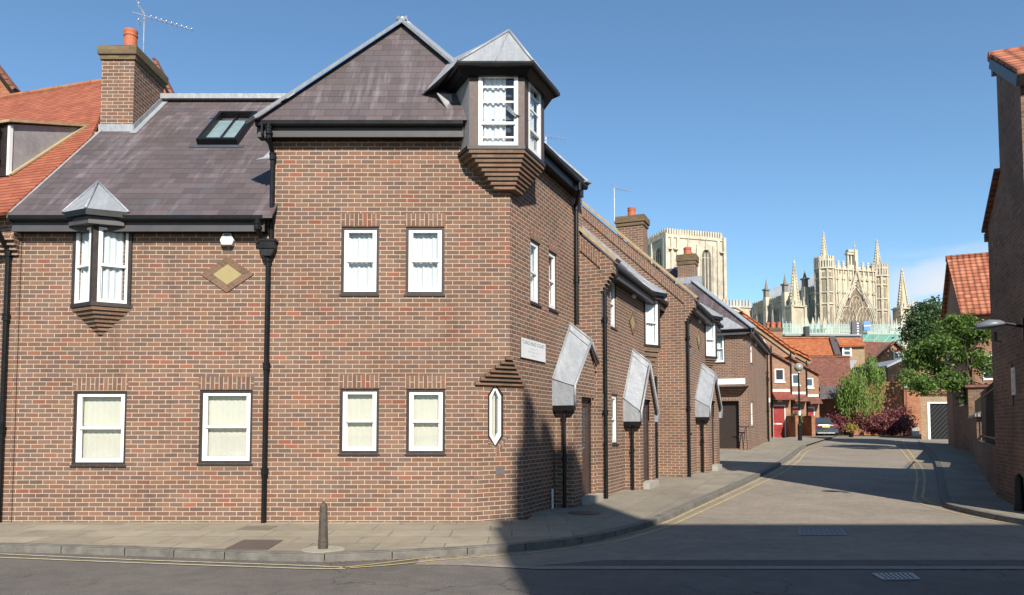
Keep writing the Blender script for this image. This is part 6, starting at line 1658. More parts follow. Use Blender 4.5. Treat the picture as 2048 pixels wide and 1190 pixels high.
def tree(name, label, cat, y, base_px, blobs, n, size, mat, trunk_r=.16, droop=0., seed=1, limbs=True, stems=1, shell=.55):
    rnd = random.Random(seed); b = at_y(base_px, 860, y); b = V((b.x, y, prof(y))); t = thing(name, label, cat, b)
    bl_ = px_blobs(y, blobs); m = MB(); leaf_cloud(m, bl_, n, size, rnd, droop, shell); m.build('crown', mat, t)
    m = MB(); tops = []
    for s in range(stems):
        off = V((rnd.uniform(-.25, .25), rnd.uniform(-.2, .2), 0)) * (1 if stems > 1 else 0)
        big = max(bl_, key=lambda q: q[1] * q[3]); fork = b + off + (V((big[0].x, big[0].y, big[0].z - big[3] * .5)) - b) * .6
        m.tube([b + off - UP * .2, b + off * 1.2 + (fork - b - off) * .5 + V((.06, 0, 0)), fork], [trunk_r, trunk_r * .8, trunk_r * .6], 8)
        for q in bl_[s::stems] if stems > 1 else bl_:
            mid = fork.lerp(q[0], .5) + V((rnd.uniform(-.2, .2), rnd.uniform(-.2, .2), .2)); m.tube([fork, mid, q[0]], [trunk_r * .5, trunk_r * .34, trunk_r * .12], 6)
            for _ in range(3):
                e = q[0] + V((rnd.uniform(-1, 1) * q[1], rnd.uniform(-1, 1) * q[2], rnd.uniform(-.6, .9) * q[3])) * .8; m.tube([mid, mid.lerp(e, .5) + UP * .1, e], [trunk_r * .25, trunk_r * .16, .01], 5)
    m.build('trunk', BARK, t)
    return t
tree('small_tree', 'small green tree with several dark stems in front of the pantile roofed house', 'tree', 33., 1966, [(1878, 628, 1960, 672, 0), (1805, 690, 1868, 742, .4), (1846, 664, 1915, 716, -.3), (1925, 640, 1992, 690, .3), (1900, 694, 1968, 730, .6), (1812, 752, 1880, 790, .0), (1862, 738, 1930, 786, .3), (1950, 705, 1994, 752, -.4), (1915, 780, 1948, 808, .2), (1900, 655, 1950, 700, 1.), (1850, 712, 1900, 752, .8), (1965, 768, 1992, 800, .5)], 12500, .08, LEAF_A, .07, seed=4, stems=3, shell=.15)
tree('broad_tree', 'dark green rounded tree rising behind the shelter and the small tree', 'tree', 66., 1850, [(1808, 600, 1900, 680, 0), (1845, 598, 1900, 650, .5), (1800, 640, 1865, 705, .3), (1830, 660, 1900, 730, 0), (1870, 620, 1915, 700, 1), (1815, 625, 1880, 700, -.8)], 6500, .16, LEAF_C, .25, seed=9, shell=.45)
tree('weeping_birch', 'pale green weeping birch hanging over the orange wall beside the hedge', 'tree', 58., 1703, [(1670, 745, 1712, 800, 0), (1690, 735, 1735, 790, -.4), (1727, 698, 1750, 760, .4), (1745, 722, 1770, 770, .5), (1672, 770, 1706, 812, .2), (1700, 722, 1735, 760, .6), (1705, 770, 1745, 812, -.6), (1735, 770, 1766, 812, .2)], 8000, .095, LEAF_B, .12, droop=.52, seed=12, shell=.3)
def shrub(name, label, cat, y, blobs, n, size, mat, seed, base_px):
    rnd = random.Random(seed); b = at_y(base_px, 865, y); b = V((b.x, y, prof(y))); t = thing(name, label, cat, b)
    m = MB(); bl_ = px_blobs(y, blobs); leaf_cloud(m, bl_, n, size, rnd, shell=.6); m.build('foliage', mat, t)
    m = MB()
    for q in bl_:
        for _ in range(3): e = q[0] + V((rnd.uniform(-1, 1) * q[1], rnd.uniform(-1, 1) * q[2], rnd.uniform(0, .9) * q[3])) * .8; m.tube([V((q[0].x + rnd.uniform(-.2, .2), q[0].y, b.z - .1)), e], [.03, .008], 5)
    m.build('stems', BARK, t); return t
shrub('purple_hedge', 'wide dark purple barberry hedge along the foot of the orange wall', 'hedge', 57.5, [(1715, 825, 1775, 868, 0), (1755, 815, 1810, 868, 0), (1700, 822, 1745, 850, .3), (1785, 812, 1826, 866, .2), (1735, 830, 1820, 870, -.5)], 7000, .10, LEAF_P, 21, 1765)
shrub('purple_bush', 'smaller purple bush in shade behind the parked car', 'bush', 58.5, [(1650, 826, 1700, 862, 0), (1665, 815, 1698, 850, .3), (1640, 838, 1668, 860, .5)], 2600, .10, LEAF_P, 22, 1675)
shrub('yellow_shrub', 'small yellow green shrub in a dark pot by the kerb', 'shrub', 54., [(1693, 847, 1712, 864, 0)], 500, .07, LEAF_Y, 23, 1702)
c = at_y(1702, 868, 54.); MB().lathe((c.x, 54, prof(54)), [(.14, 0), (.2, .3), (.22, .32), (.2, .33), (.0, .31)], 12).build('plant_pot', BLACK, None, 'dark pot holding the small yellow green shrub', 'plant pot')
shrub('standard_bush', 'small round green bush by the middle red door, left of the lamp post', 'bush', 52.2, [(1582, 826, 1601, 848, 0), (1584, 840, 1599, 858, .1)], 800, .07, LEAF_A, 24, 1592)
c = at_y(1592, 868, 52.2); MB().lathe((c.x, 52.2, prof(52)), [(.16, 0), (.22, .35), (.24, .38), (.22, .39), (.0, .36)], 12).build('plant_pot', TERRA, None, 'terracotta pot of the round bush by the middle red door', 'plant pot')
shrub('climber', 'bright green creeper on the wall beside the dark shelter', 'creeper', 60., [(1804, 726, 1842, 790, 0), (1812, 770, 1840, 800, .2)], 1500, .12, LEAF_B, 31, 1824)
# weeds at the right kerb
m = MB(); rr = random.Random(8)
for i in range(70):
    t_ = rr.uniform(4, 24); k = int(t_); p = V(kerb_r[k]).lerp(V(kerb_r[k + 1]), t_ - k); cl_ = rr.choice([(1950, 1024), (1975, 1029), (1925, 1017)]); g_ = on_ground(*cl_, 0.0)
    p = V((g_.x + rr.gauss(0, .18), g_.y + rr.gauss(0, .05), prof(g_.y))); a = rr.random() * 6.28; l = rr.uniform(.03, .09)
    m.poly([p, p + V((math.cos(a) * .012, math.sin(a) * .012, 0)), p + V((math.cos(a + 1.5) * l * .5, math.sin(a + 1.5) * l * .5, l))])
m.build('weeds', LEAF_A, None, kind='stuff')
# ------------------------------------------------------------ gothic cathedral in the distance
mu = V((math.cos(math.radians(17)), math.sin(math.radians(17)))); mm_ = V((-mu.y, mu.x))
ms = thing('cathedral', 'pale limestone gothic cathedral with a square tower and pinnacled east front beyond the rooftops', 'cathedral', at(at_y(1640, 800, 190.), 1.0))
def arch_pts(F, ac, hw, z0, zs, za, d, n=7):
    """pointed arch outline from the sill up, as 3-D points"""
    p = [F.P(ac - hw, z0, d), F.P(ac + hw, z0, d)]
    for k in range(n + 1):
        t = k / n; p.append(F.P(ac + hw * math.cos(t * math.pi / 2) ** .9 if t < 1 else ac, zs + (za - zs) * math.sin(t * math.pi / 2) ** 1.0, d))
    for k in range(n - 1, -1, -1):
        t = k / n; p.append(F.P(ac - hw * math.cos(t * math.pi / 2) ** .9, zs + (za - zs) * math.sin(t * math.pi / 2), d))
    return p
def arch_window(parent, F, ac, hw, z0, zs, za, mull=3, name='arched_window', d=.02, dark=STONE_DK, bar=.18, ring_=.3):
    w = MB().poly(arch_pts(F, ac, hw, z0, zs, za, d)).build(name, dark, parent)
    m = MB()
    for k in range(1, mull + 1):
        x = ac - hw + 2 * hw * k / (mull + 1); f = 1 - abs(x - ac) / hw
        m.box(F, x - bar / 2, x + bar / 2, z0, zs + (za - zs) * min(1, f * 1.0 + .12) * .8, d + .01, d + .2)
    m.box(F, ac - hw, ac + hw, z0 + (zs - z0) * .30 - bar * .4, z0 + (zs - z0) * .30 + bar * .4, d + .01, d + .18)
    for k in range(mull + 1):
        xc_ = ac - hw + 2 * hw * (k + .5) / (mull + 1); r_ = hw / (mull + 1)
        pts = [F.P(xc_ + r_ * math.cos(t), zs - .1 + r_ * 1.2 * math.sin(t), d + .1) for t in [math.pi * q / 6 for q in range(7)]]; m.tube(pts, bar * .4, 5)
    o_ = arch_pts(F, ac, hw + ring_ * .5, z0, zs, za + ring_ * .6, d + .1)[1:]; m.tube(o_ + [arch_pts(F, ac, hw + ring_ * .5, z0, zs, za + ring_, d + .1)[0]], ring_ * .5, 5)
    m.build('tracery', STONE_PALE, w); return w
def merlons(m, F, a0, a1, z0, h, n, d0, d1, gap=.45):
    w = (a1 - a0) / n
    for k in range(n): m.box(F, a0 + w * k, a0 + w * (k + 1 - gap), z0, z0 + h, d0, d1)
def pinnacle(m, c, w, h, crock=8, base=0.0):
    c = V(c)
    m.tube([c, c + UP * h], [w, w * .06], 4 if False else 6)
    for k in range(crock):
        t = (k + .5) / crock; r_ = w * (1 - t) + .02
        for q in range(4): a = q * math.pi / 2 + .4; p = c + UP * h * t + V((math.cos(a), math.sin(a), 0)) * r_; m.prism([p + V((-.1, -.1, 0)) * w, p + V((.1, -.1, 0)) * w, p + V((.1, .1, 0)) * w, p + V((-.1, .1, 0)) * w], UP * w * .35)
    m.tube([c + UP * h * .98, c + UP * (h * 1.06)], [w * .22, w * .05], 5)
# --- central tower
yT = 245.; K = at_y(1332, 500, yT)
FT = Fr((K.x, K.y), mu); FTL = Fr((K.x, K.y), (-mm_.x, -mm_.y))    # left face frame runs towards the camera, a<0 is further away
wT = FT.a(1447, 480); zT = FT.z(1332, 473); zP = FT.z(1332, 456); zB = 10.
lT = wT * 1.0
FTL = Fr((K.x + mm_.x * lT, K.y + mm_.y * lT), (-mm_.x, -mm_.y))
m = MB(); m.box(FT, 0, wT, zB, zT, -lT, 0); tw = m.build('central_tower', STONE_PALE, ms)
m = MB()
for F, L in ((FT, wT), (FTL, lT)):
    merlons(m, F, .3, L - .3, zT + .9, zP - zT - .9, 22 if F is FT else 13, -.6, 0, .35); m.box(F, 0, L, zT + .3, zT + .95, -.6, .05); m.box(F, -.1, L + .1, zT - .15, zT + .3, -.3, .3)
    for k in range(24): a = .4 + (L - .8) * k / 23; m.box(F, a - .08, a + .08, zT + .3, zP - .4, 0, .1)
m.build('tower_parapet', STONE_PALE, tw)
m = MB()
for a in (0.0, wT * .10, wT * .20, wT * .90, wT * 1.0): m.box(FT, a - .55, a + .45, zB, zT + 1.0 if a in (0., wT) else zT - .2, -.3, .9 if a in (0., wT) else .5)
for a in (0.02, lT * .12, lT * .55, lT * .95): m.box(FTL, a - .5, a + .5, zB, zT - .2, -.3, .6)
m.box(FT, wT * .53 - .35, wT * .53 + .35, zB, zT - 2, 0, .5); m.box(FT, wT * .80, wT * .83, zB, zT - 2, 0, .35)
zl_ = FT.z(1390, 500)
m.box(FT, -.2, wT + .2, zl_ - .15, zl_ + .25, -.2, .3) if False else None
for a in (wT * .05, wT * .15, wT * .95): m.box(FT, a - .9, a + .9, FT.z(1390, 502) - .2, FT.z(1390, 502) + .25, -.1, 1.0)
m.build('buttress', STONE_PALE, tw)
for px_ in (1376.5, 1412.5): arch_window(tw, FT, FT.a(px_, 540), 1.75, FT.z(px_, 580) - 8, FT.z(px_, 519), FT.z(px_, 500), 2, bar=.32, ring_=.5)
for f in (.25, .78): arch_window(tw, FTL, lT * f, 1.9, FTL.z(1310, 600), FTL.z(1310, 515), FTL.z(1310, 502), 2, bar=.3, ring_=.4)
m = MB()
for px_ in (1376.5, 1412.5): a = FT.a(px_, 540); m.tube([FT.P(a, FT.z(px_, 501), .3), FT.P(a, FT.z(px_, 483), .3)], [.75, .05], 6); m.tube([FT.P(a, FT.z(px_, 483), .3), FT.P(a, FT.z(px_, 476), .3)], .12, 5)
m.build('ogee_finial', STONE_PALE, tw)
# --- east front
yE_ = 190.; KE = at_y(1656, 600, yE_); FE = Fr((KE.x, KE.y), mu)
wE = FE.a(1766, 600); Z = lambda py, px=1700, F=FE: F.z(px, py)
m = MB(); m.box(FE, .5, wE - .5, 5, Z(535), -1.5, 0); ef = m.build('east_front', STONE, ms)
# great window: pointed outline filled with tracery
ac = FE.a(1711.5, 620); hwE = FE.a(1744.5, 660) - FE.a(1711.5, 660)
gwz0, gwzs, gwza = Z(690), Z(652), Z(577)
def gothic(hw, z0, zs, za, d, n=18):
    """steep two-centred arch"""
    p = [FE.P(ac - hw, z0, d), FE.P(ac + hw, z0, d)]
    for k in range(n + 1): t = k / n; p.append(FE.P(ac + hw * (1 - t ** 1.9), zs + (za - zs) * t, d))
    for k in range(n - 1, -1, -1): t = k / n; p.append(FE.P(ac - hw * (1 - t ** 1.9), zs + (za - zs) * t, d))
    return p
gwin = MB().poly(gothic(hwE, gwz0, gwzs, gwza, .03)).build('great_window', plain('leaded_glass', (.16, .12, .085), .5, .3, .6), ef)
m = MB()
for k in range(1, 10):
    f = k / 10; x = ac - hwE + 2 * hwE * f; s = 1 - abs(x - ac) / hwE
    zt_ = gwzs + (gwza - gwzs) * (s ** .55) * .93
    zig = []
    zc_ = gwz0; i = 0
    while zc_ < zt_: zig.append(FE.P(x + (.13 if i % 2 else -.13) * (1 if zc_ > gwzs else .15) * 1.6, zc_, .12)); zc_ += 1.1; i += 1
    if len(zig) > 1: m.tube(zig, .11, 4)
for zc_, sc_ in ((gwzs + 1.2, .5), (gwzs + 4.6, .42)):
    for s in (-1, 1) if zc_ < gwzs + 3 else (0,):
        m.tube([FE.P(ac + s * hwE * .45 + hwE * sc_ * math.cos(t) * .9, zc_ + hwE * sc_ * 1.5 * math.sin(t), .2) for t in [math.pi * q / 8 for q in range(9)]], .11, 5)
for zz in (gwz0 + 1.5, gwz0 + 3.4): m.box(FE, ac - hwE, ac + hwE, zz, zz + .25, .04, .2)
m.build('tracery', STONE, gwin)
m = MB()
for g_, r_ in ((.25, .2), (.75, .22), (1.2, .2)):
    q = gothic(hwE + g_, gwz0, gwzs, gwza + g_ * 1.7, .15 + g_ * .15)[1:]; m.tube(q + [gothic(hwE + g_, gwz0, gwzs, gwza + g_ * 1.7, .15 + g_ * .15)[0]], r_, 5)
m.tube([FE.P(ac - 2.4, gwza - 2.6, .5), FE.P(ac, gwza + 4.6, .6), FE.P(ac + 2.4, gwza - 2.6, .5)], .34, 5); m.tube([FE.P(ac, gwza + 4.4, .6), FE.P(ac, gwza + 7.5, .6)], [.35, .06], 5)
m.build('window_arch', STONE_PALE, ef)
# panelling, niches and the pierced parapet
m = MB()
for k in range(19):
    x = 1.6 + (wE - 3.2) * k / 18; s = abs(x - ac)
    z0 = gwza + 2 - (s / (hwE + 1.6)) ** .7 * (gwza - gwzs) if s < hwE + 1.6 else 20
    if k % 2 == 0 or s > hwE: m.box(FE, x - .13, x + .13, max(z0, 20), Z(537), .0, .28)
for zz in (Z(560), Z(587), Z(615), Z(640)):
    for k in range(9):
        x = 1.2 + (wE - 2.4) * k / 8
        if abs(x - ac) > (hwE + 1.2) * (1 - max(0, (zz - gwzs) / (gwza - gwzs)) ** .9) or zz > gwza + 1: m.box(FE, x - .5, x + .5, zz, zz + .28, .0, .42); m.tube([FE.P(x, zz + .28, .3), FE.P(x, zz + 1.1, .25)], [.32, .04], 5)
m.build('panelling', STONE_PALE, ef)
m = MB()
for k in range(10):
    x = 1.6 + (wE - 3.2) * (k + .5) / 10
    m.poly(arch_pts(FE, x, .42, Z(549), Z(546.5), Z(543), .03, 4))
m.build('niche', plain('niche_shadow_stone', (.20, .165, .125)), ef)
m = MB(); m.box(FE, .5, wE - .5, Z(541), Z(539.5), -.4, .35)
for k in range(10):
    x = 1.7 + (wE - 3.4) * k / 9; zt = Z(522); lean = 0
    if abs(x - ac) < 1.3: continue
    m.tube([FE.P(x, Z(540), .1), FE.P(x + .1, Z(531), .1), FE.P(x + .1, zt, .1)], [.32, .25, .05], 5)
    for q in range(4): m.box(FE, x - .38, x + .4, Z(538 - q * 4) , Z(538 - q * 4) + .28, .0, .3)
m.box(FE, .6, wE - .6, Z(537), Z(533), -.3, -.05)
m.build('parapet', STONE_PALE, ef)
# bell-cote over the gable
m = MB(); bx0, bx1 = FE.a(1697, 500), FE.a(1711, 500)
for x in (bx0 + .1, (bx0 + bx1) / 2, bx1 - .3): m.box(FE, x - .22, x + .22, Z(540), Z(506), -.9, -.3)
m.box(FE, bx1 - .5, bx1 + .45, Z(545), Z(499), -.6, .3); m.box(FE, bx0 - .35, bx1 + .3, Z(509), Z(505), -1.1, .0); m.box(FE, bx0 - .1, bx1 + .35, Z(504), Z(499), -1., .1); m.box(FE, bx0 - .2, bx1, Z(540), Z(529), -1., -.2)
m.tube([FE.P(bx1 - .1, Z(499), -.2), FE.P(bx1 - .1, Z(493), -.2)], .14, 5); m.tube([FE.P(bx1 - .1, Z(493), -.2), FE.P(bx1 - .1, Z(484), -.2)], [.25, .04], 5)
m.build('bell_cote', STONE_PALE, ef)
# corner turrets with spires
for px0, px1, ptop, pcap, lab in ((1642, 1671, 459, 516, 0), (1749, 1779, 466, 524, 1)):
    a0, a1 = FE.a(px0, 560), FE.a(px1, 560); w = a1 - a0; zc_ = Z(pcap)
    m = MB(); cx2 = (a0 + a1) / 2; r0_ = w * .50; tc = FE.P(cx2, 0, -w * .30)
    def oct_(r, z): return [V((tc.x + r * math.cos(k * math.pi / 4 + .39 + math.radians(17)), tc.y + r * math.sin(k * math.pi / 4 + .39 + math.radians(17)), z)) for k in range(8)]
    m.prism(oct_(r0_, 5), UP * (zc_ - 8.2))
    for k in range(8):
        q = oct_(r0_ * 1.03, 0)[k]; m.tube([V((q.x, q.y, 5)), V((q.x, q.y, zc_ - 3.4))], w * .075, 5)
    dz_ = 7 if lab else 0
    for py in (560, 588, 611): m.prism(oct_(r0_ * 1.16, Z(py + dz_) - .12), UP * .3)
    for py in (575, 600, 630, 650):
        for q in oct_(r0_ * 1.12, 0): m.tube([V((q.x, q.y, Z(py))), V((q.x, q.y, Z(py) + 1.1))], [.24, .03], 4)
    tu = m.build('corner_turret', STONE, ef)
    m = MB()
    for k in range(8):
        o8 = oct_(r0_ * .985, 0); q0_, q1_ = o8[k], o8[(k + 1) % 8]; mid_ = (q0_ + q1_) / 2; out_ = (mid_ - V((tc.x, tc.y, 0))).normalized(); tg_ = (q1_ - q0_).normalized()
        for (zz0, zz1) in ((Z(607 + dz_), Z(592 + dz_)), (Z(585 + dz_), Z(564 + dz_)), (Z(655), Z(616 + dz_)), (Z(556 + dz_), zc_ - 4.2)):
            b_ = mid_ + out_ * .12; m.prism([V((b_.x - tg_.x * .3, b_.y - tg_.y * .3, zz0)), V((b_.x + tg_.x * .3, b_.y + tg_.y * .3, zz0)), V((b_.x + tg_.x * .3, b_.y + tg_.y * .3, zz1)), V((b_.x - tg_.x * .3, b_.y - tg_.y * .3, zz1))], out_ * .03)
    m.build('slot_shade', plain('slot_shade_stone', (.20, .17, .125)), tu)  # shade of the turret slits, put on as darker flat strips
    m = MB(); m.prism(oct_(r0_ * 1.2, zc_ - 3.3), UP * .35); m.prism(oct_(r0_ * .8, zc_ - 2.95), UP * 1.8)
    o8 = oct_(r0_ * 1.12, 0)
    for k in range(8):
        q0_, q1_ = o8[k], o8[(k + 1) % 8]
        for f in (0.02, .36, .70):
            a_ = q0_.lerp(q1_, f); b_ = q0_.lerp(q1_, f + .2); m.bar(V((a_.x, a_.y, zc_ - 2.95)), V((b_.x, b_.y, zc_ - 2.95)), .3, 2.9)
        m.bar(V((q0_.x, q0_.y, zc_ - 1.3)), V((q1_.x, q1_.y, zc_ - 1.3)), .28, .45)
    m.build('turret_crown', STONE_PALE, tu)
    sa = FE.a((px0 + px1) / 2 - 2, 510); m = MB(); pinnacle(m, V((tc.x, tc.y, zc_ - 1.5)), w * .27, Z(ptop + 8) - zc_ + 1.5, 11); m.build('spire', STONE, tu)
# --- choir side, receding towards the tower
FQ = Fr((KE.x + mm_.x * 60, KE.y + mm_.y * 60), (-mm_.x, -mm_.y)); shifta = FQ.shift(0, .6); FQ = shifta
aN = FQ.a(1640, 600); aF = FQ.a(1505, 620)
zc_p = FQ.z(1636, 586)
m = MB(); m.box(FQ, aF, aN, 5, zc_p, -8, 0); chw = m.build('choir', STONE_PALE, ms)
m = MB(); merlons(m, FQ, aF, aN - .5, zc_p + .7, 1.25, 34, -.4, 0, .5); m.box(FQ, aF, aN - .3, zc_p, zc_p + .7, -.4, .25); m.build('choir_parapet', STONE_DK if False else plain('grey_parapet', (.40, .35, .27), .9, .2, .5), chw)
m = MB(); m.prism([FQ.P(aF, zc_p + .2, -.5), FQ.P(aN, zc_p + .2, -.5), FQ.P(aN, zc_p + 7.2, -8), FQ.P(aF, zc_p + 7.2, -8)], UP * -.2); m.build('choir_roof', plain('pale_lead_roof', (.42, .44, .46), .6, .1, .4), chw)
nbay = 8
for k in range(nbay):
    a = aF + (aN - aF) * (k + .5) / nbay
    for o_ in (-.22, .22):
        arch_window(chw, FQ, a + o_ * (aN - aF) / nbay, (aN - aF) / nbay * .15, zc_p - 17, zc_p - 4.2, zc_p - 1.8, 1, 'clerestory_window', dark=plain('clerestory_glass', (.07, .062, .058), .4), bar=.3, ring_=.4) if True else None
for k, pxx in enumerate((1531, 1568.5, 1608.5)):
    a = FQ.a(pxx, 600, 1.0); zt = FQ.z(pxx, (559, 549, 541)[k], 1.0)
    m = MB(); m.box(FQ, a - .7, a + .7, 5, zc_p + 2.2, -.2, 1.4); bt = m.build('buttress', STONE_PALE, chw)
    m = MB(); m.box(FQ, a - .55, a + .55, zc_p + 2.2, zc_p + 4.4, .1, 1.3); m.box(FQ, a - .9, a + .9, zc_p + 4.2, zc_p + 4.6, -.1, 1.5); pinnacle(m, FQ.P(a, zc_p + 4.6, .7), .55, zt - zc_p - 4.6, 5); m.build('pinnacle', plain('dark_pinnacle', (.20, .175, .14), .9), bt)
for k in range(7):
    a = aF + (aN - aF) * (k + .98) / nbay
    if k in (1, 3, 5): pass
    m = MB(); m.box(FQ, a - .4, a + .4, 5, zc_p - 3.2, 0, 1.3); m.tube([FQ.P(a, zc_p - 3.2, .8), FQ.P(a, zc_p + .5, .8)], [.5, .06], 5); m.build('buttress', STONE_PALE, chw)
# aisle gables below the big choir windows
for k in range(4):
    a = FQ.a(1612 + k * 11.5, 660, 3.); F_ = FQ
    m = MB(); zb_ = F_.z(1612 + k * 11.5, 690, 3.); zt_ = F_.z(1612 + k * 11.5, 634, 3.); m.box(F_, a - .6, a + .6, 5, zb_ + 4, 1.5, 3.); m.tube([F_.P(a, zb_ + 4, 2.6), F_.P(a, zt_, 2.6)], [.95, .08], 5); m.build('aisle_pinnacle', STONE, chw)
# transept spire with its square base, and the far right one
for pxx, ptop, pcap, pbase, ww, yy, nm in ((1597, 517, 608, 690, 27, 182., 'stair_turret'), (1815, 533, 612, 690, 26, 196., 'stair_turret')):
    F_ = Fr(at_y(pxx, 650, yy).xy, mu); w = F_.a(pxx + ww / 2, 640); m = MB()
    m.box(F_, -w, w, 5, F_.z(pxx, pcap + 6), -w * 1.2, 0); m.box(F_, -w * 1.12, -w * .8, 5, F_.z(pxx, pcap + 2), -w, .4); m.box(F_, w * .8, w * 1.12, 5, F_.z(pxx, pcap + 2), -w, .4)
    tt_ = m.build(nm, STONE, ms)
    m = MB(); zc_ = F_.z(pxx, pcap + 6); m.box(F_, -w * 1.15, w * 1.15, zc_, zc_ + .3, -w * 1.3, .4)
    for k in range(5): x = -w + 2 * w * (k + .5) / 5; m.tube([F_.P(x, zc_ + .2, .1), F_.P(x, zc_ + (2.6 if k in (0, 4) else 1.7), .1)], [.28, .08], 5); m.box(F_, x - .18, x + .18, zc_ + .3, zc_ + 1.3, -.2, .2)
    m.build('turret_crown', STONE_PALE, tt_)
    m = MB(); pinnacle(m, F_.P(0, zc_, -w * .6), w * .78, F_.z(pxx, ptop + 6) - zc_, 14); m.build('spire', STONE, tt_)
m = MB(); F_ = Fr(at_y(1783, 650, 194.).xy, mu)
for k in range(5): m.tube([F_.P(k * .9 * .9, F_.z(1785, 660), 0), F_.P(k * .9 * .9, F_.z(1785, (621, 640, 636, 642, 636)[k]), 0)], [.45, .06], 5)
m.box(F_, -.5, 4.4, 5, F_.z(1785, 652), -2, 0); m.build('aisle_pinnacle', STONE_PALE, ms)
# transept wall, gold in the sun, with its arched window
FX_ = Fr((FQ.P(aF, 0, 0).x, FQ.P(aF, 0, 0).y), mu); m = MB(); xl = FX_.a(1440, 620); zt_ = FX_.z(1475, 615)
m.box(FX_, xl, -.05, 5, zt_, -4, 0); m.box(FX_, xl - .2, .0, zt_, zt_ + .4, -4, .3); merlons(m, FX_, xl, -.1, zt_ + .4, 1.9, 10, -.4, 0, .5); tr_ = m.build('transept', STONE, ms)
m = MB(); cx_ = FX_.a(1466, 650); R_ = FX_.a(1496, 650) - cx_
for rr_, tr2_ in ((R_, .35), (R_ * .82, .25)): m.tube([FX_.P(cx_ + rr_ * math.cos(t), FX_.z(1470, 652) + rr_ * 1.1 * math.sin(t), .2) for t in [math.pi * q / 14 for q in range(15)]], tr2_, 5)
for k in range(1, 8): t = math.pi * k / 8; m.tube([FX_.P(cx_, FX_.z(1470, 652), .12), FX_.P(cx_ + R_ * .8 * math.cos(t), FX_.z(1470, 652) + R_ * .88 * math.sin(t), .12)], .2, 4)
m.build('wheel_tracery', STONE_PALE, tr_)
MB().poly([FX_.P(cx_ + R_ * .8 * math.cos(t), FX_.z(1470, 652) + R_ * .88 * math.sin(t), .03) for t in [math.pi * q / 14 for q in range(15)]]).build('wheel_window', plain('rose_glass', (.16, .07, .05)), tr_)
# --- scaffolding and netting at the foot
FSC = Fr(at_y(1566, 660, 172.).xy, (1, 0.06)); LS = FSC.a(1806, 670); scf = thing('scaffolding', 'green netted scaffolding across the foot of the cathedral', 'scaffolding', FSC.P(0, 1, 0))
zs0, zs1 = FSC.z(1600, 688), FSC.z(1600, 648)
m = MB()
for k in range(34): a = LS * k / 33; m.tube([FSC.P(a, zs0 - 6, 0), FSC.P(a, zs1 + (.6 if k % 3 else 1.4), 0)], .07, 4); m.tube([FSC.P(a, zs0 - 6, -1.6), FSC.P(a, zs1 + .4, -1.6)], .07, 4)
for z in (zs0 - 1, zs0 + 1, zs0 + 2.4, zs1 - .9, zs1): m.tube([FSC.P(0, z, 0), FSC.P(LS, z, 0)], .06, 4)
for k in range(11): m.tube([FSC.P(LS * k / 11, zs0, .05), FSC.P(LS * (k + .8) / 11, zs0 + 2.2, .05)], .05, 4)
m.build('poles', plain('scaffold_pole', (.42, .50, .48), .5), scf)
def net_mat(c, alpha):
    m = bpy.data.materials.new('netting'); m.use_nodes = True; nt = m.node_tree; nt.nodes.clear(); T = NT(nt); out = nt.nodes.new('ShaderNodeOutputMaterial'); mx = nt.nodes.new('ShaderNodeMixShader'); tr = nt.nodes.new('ShaderNodeBsdfTransparent'); d = nt.nodes.new('ShaderNodeBsdfDiffuse'); d.inputs[0].default_value = (*c, 1)
    T.put(mx.inputs[0], T.mapr(T.noise(T.pos(), .5, 4), .35, .65, alpha * .6, alpha * 1.25)); nt.links.new(tr.outputs[0], mx.inputs[1]); nt.links.new(d.outputs[0], mx.inputs[2]); nt.links.new(mx.outputs[0], out.inputs[0]); return m
zq = FSC.z(1700, 667)
MB().poly([FSC.P(0, zq, .02), FSC.P(LS, zq, .02), FSC.P(LS, zs1, .02), FSC.P(0, zs1, .02)]).build('upper_netting', net_mat((.34, .50, .44), .42), scf)
MB().poly([FSC.P(0, zs0 - 4, .04), FSC.P(LS, zs0 - 4, .04), FSC.P(LS, zq - .15, .04), FSC.P(0, zq - .15, .04)]).build('lower_netting', net_mat((.10, .27, .22), .82), scf)
m = MB(); m.box(FSC, 0, LS, zq - .2, zq + .1, -1.6, .0); m.build('platform', plain('boards', (.40, .38, .32)), scf)
t = thing('roof_hoarding', 'blue panel and dark striped hoist cabin in front of the cathedral east window', 'hoarding', FSC.P(FSC.a(1722, 660), zs0, 1.))
m = MB(); m.box(FSC, FSC.a(1727, 650, 1), FSC.a(1740, 650, 1), FSC.z(1733, 661, 1), FSC.z(1733, 642, 1), .9, 1.1); m.build('blue_panel', plain('blue_sheet', (.10, .22, .50), .5), t)
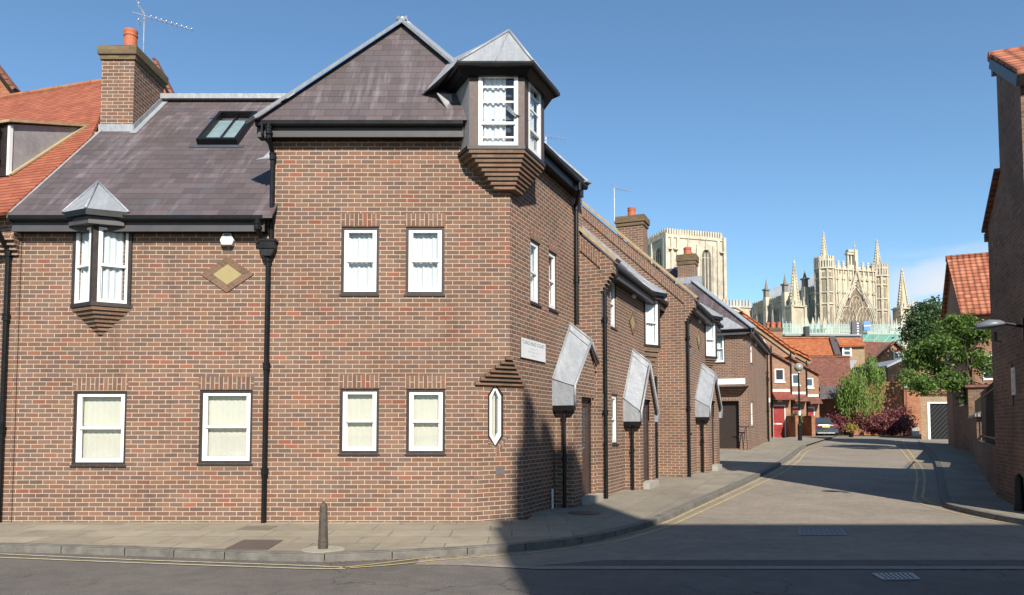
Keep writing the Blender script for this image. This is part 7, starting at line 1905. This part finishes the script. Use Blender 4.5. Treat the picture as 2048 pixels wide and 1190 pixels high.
m = MB(); m.box(FSC, FSC.a(1705, 650, 1), FSC.a(1726, 650, 1), FSC.z(1715, 690, 1), FSC.z(1715, 643, 1), .2, .8); m.build('cabin', plain('grey_cabin', (.075, .08, .09)), t)
m = MB()
for k in range(8): m.box(FSC, FSC.a(1714.5, 650, 1), FSC.a(1718, 650, 1), FSC.z(1715, 684 - k * 5.2, 1), FSC.z(1715, 681.4 - k * 5.2, 1), .81, .86)
m.build('white_band', WHITE, t)
m = MB(); m.box(FSC, FSC.a(1727, 650, 1), FSC.a(1740, 650, 1), FSC.z(1733, 652.5, 1), FSC.z(1733, 650.5, 1), 1.101, 1.12); m.build('panel_seam', WHITE, t)
# flat grey roofs and a chimney between the terrace and the cathedral
Fq_ = fplane(95.); t = thing('workshop_roof', 'low grey flat roofed building between orange roof and cathedral', 'building', Fq_.P(Fq_.a(1620, 670), 1.1, 0))
m = MB(); m.box(Fq_, Fq_.a(1570, 680), Fq_.a(1720, 680), 0, Fq_.z(1620, 672), -6, 0); m.build('wall', plain('grey_render', (.30, .29, .27)), t); m = MB(); m.box(Fq_, Fq_.a(1568, 680), Fq_.a(1722, 680), Fq_.z(1620, 672), Fq_.z(1620, 669), -6.2, .3); m.build('roof', LEAD_DARK, t)
m = MB(); m.box(Fq_, Fq_.a(1604, 680), Fq_.a(1612, 680), 5, Fq_.z(1608, 655), .4, 1.2); m.build('chimney', BROWN_DK, t)
# belt of far trees and roofs closing the horizon behind the street
rnd = random.Random(3)
for i, (x0, x1, yy, tp) in enumerate(((1500, 1600, 105., 735), (1590, 1700, 110., 722), (1690, 1830, 108., 728), (1800, 1960, 104., 705))):
    a, b = at_y(x0, 800, yy), at_y(x1, 800, yy); zt_ = at_y(x0, tp, yy).z
    m = MB(); m.prism([V((a.x, yy, 0)), V((b.x, yy, 0)), V((b.x, yy, zt_)), V((a.x, yy, zt_))], (0, 6, 0)); m.build('far_house', BR_PINK, None, 'far brick house wall behind the rooftops, ' + ('left end', 'second from left', 'third from left', 'right end')[i] + ' of the row', 'house')
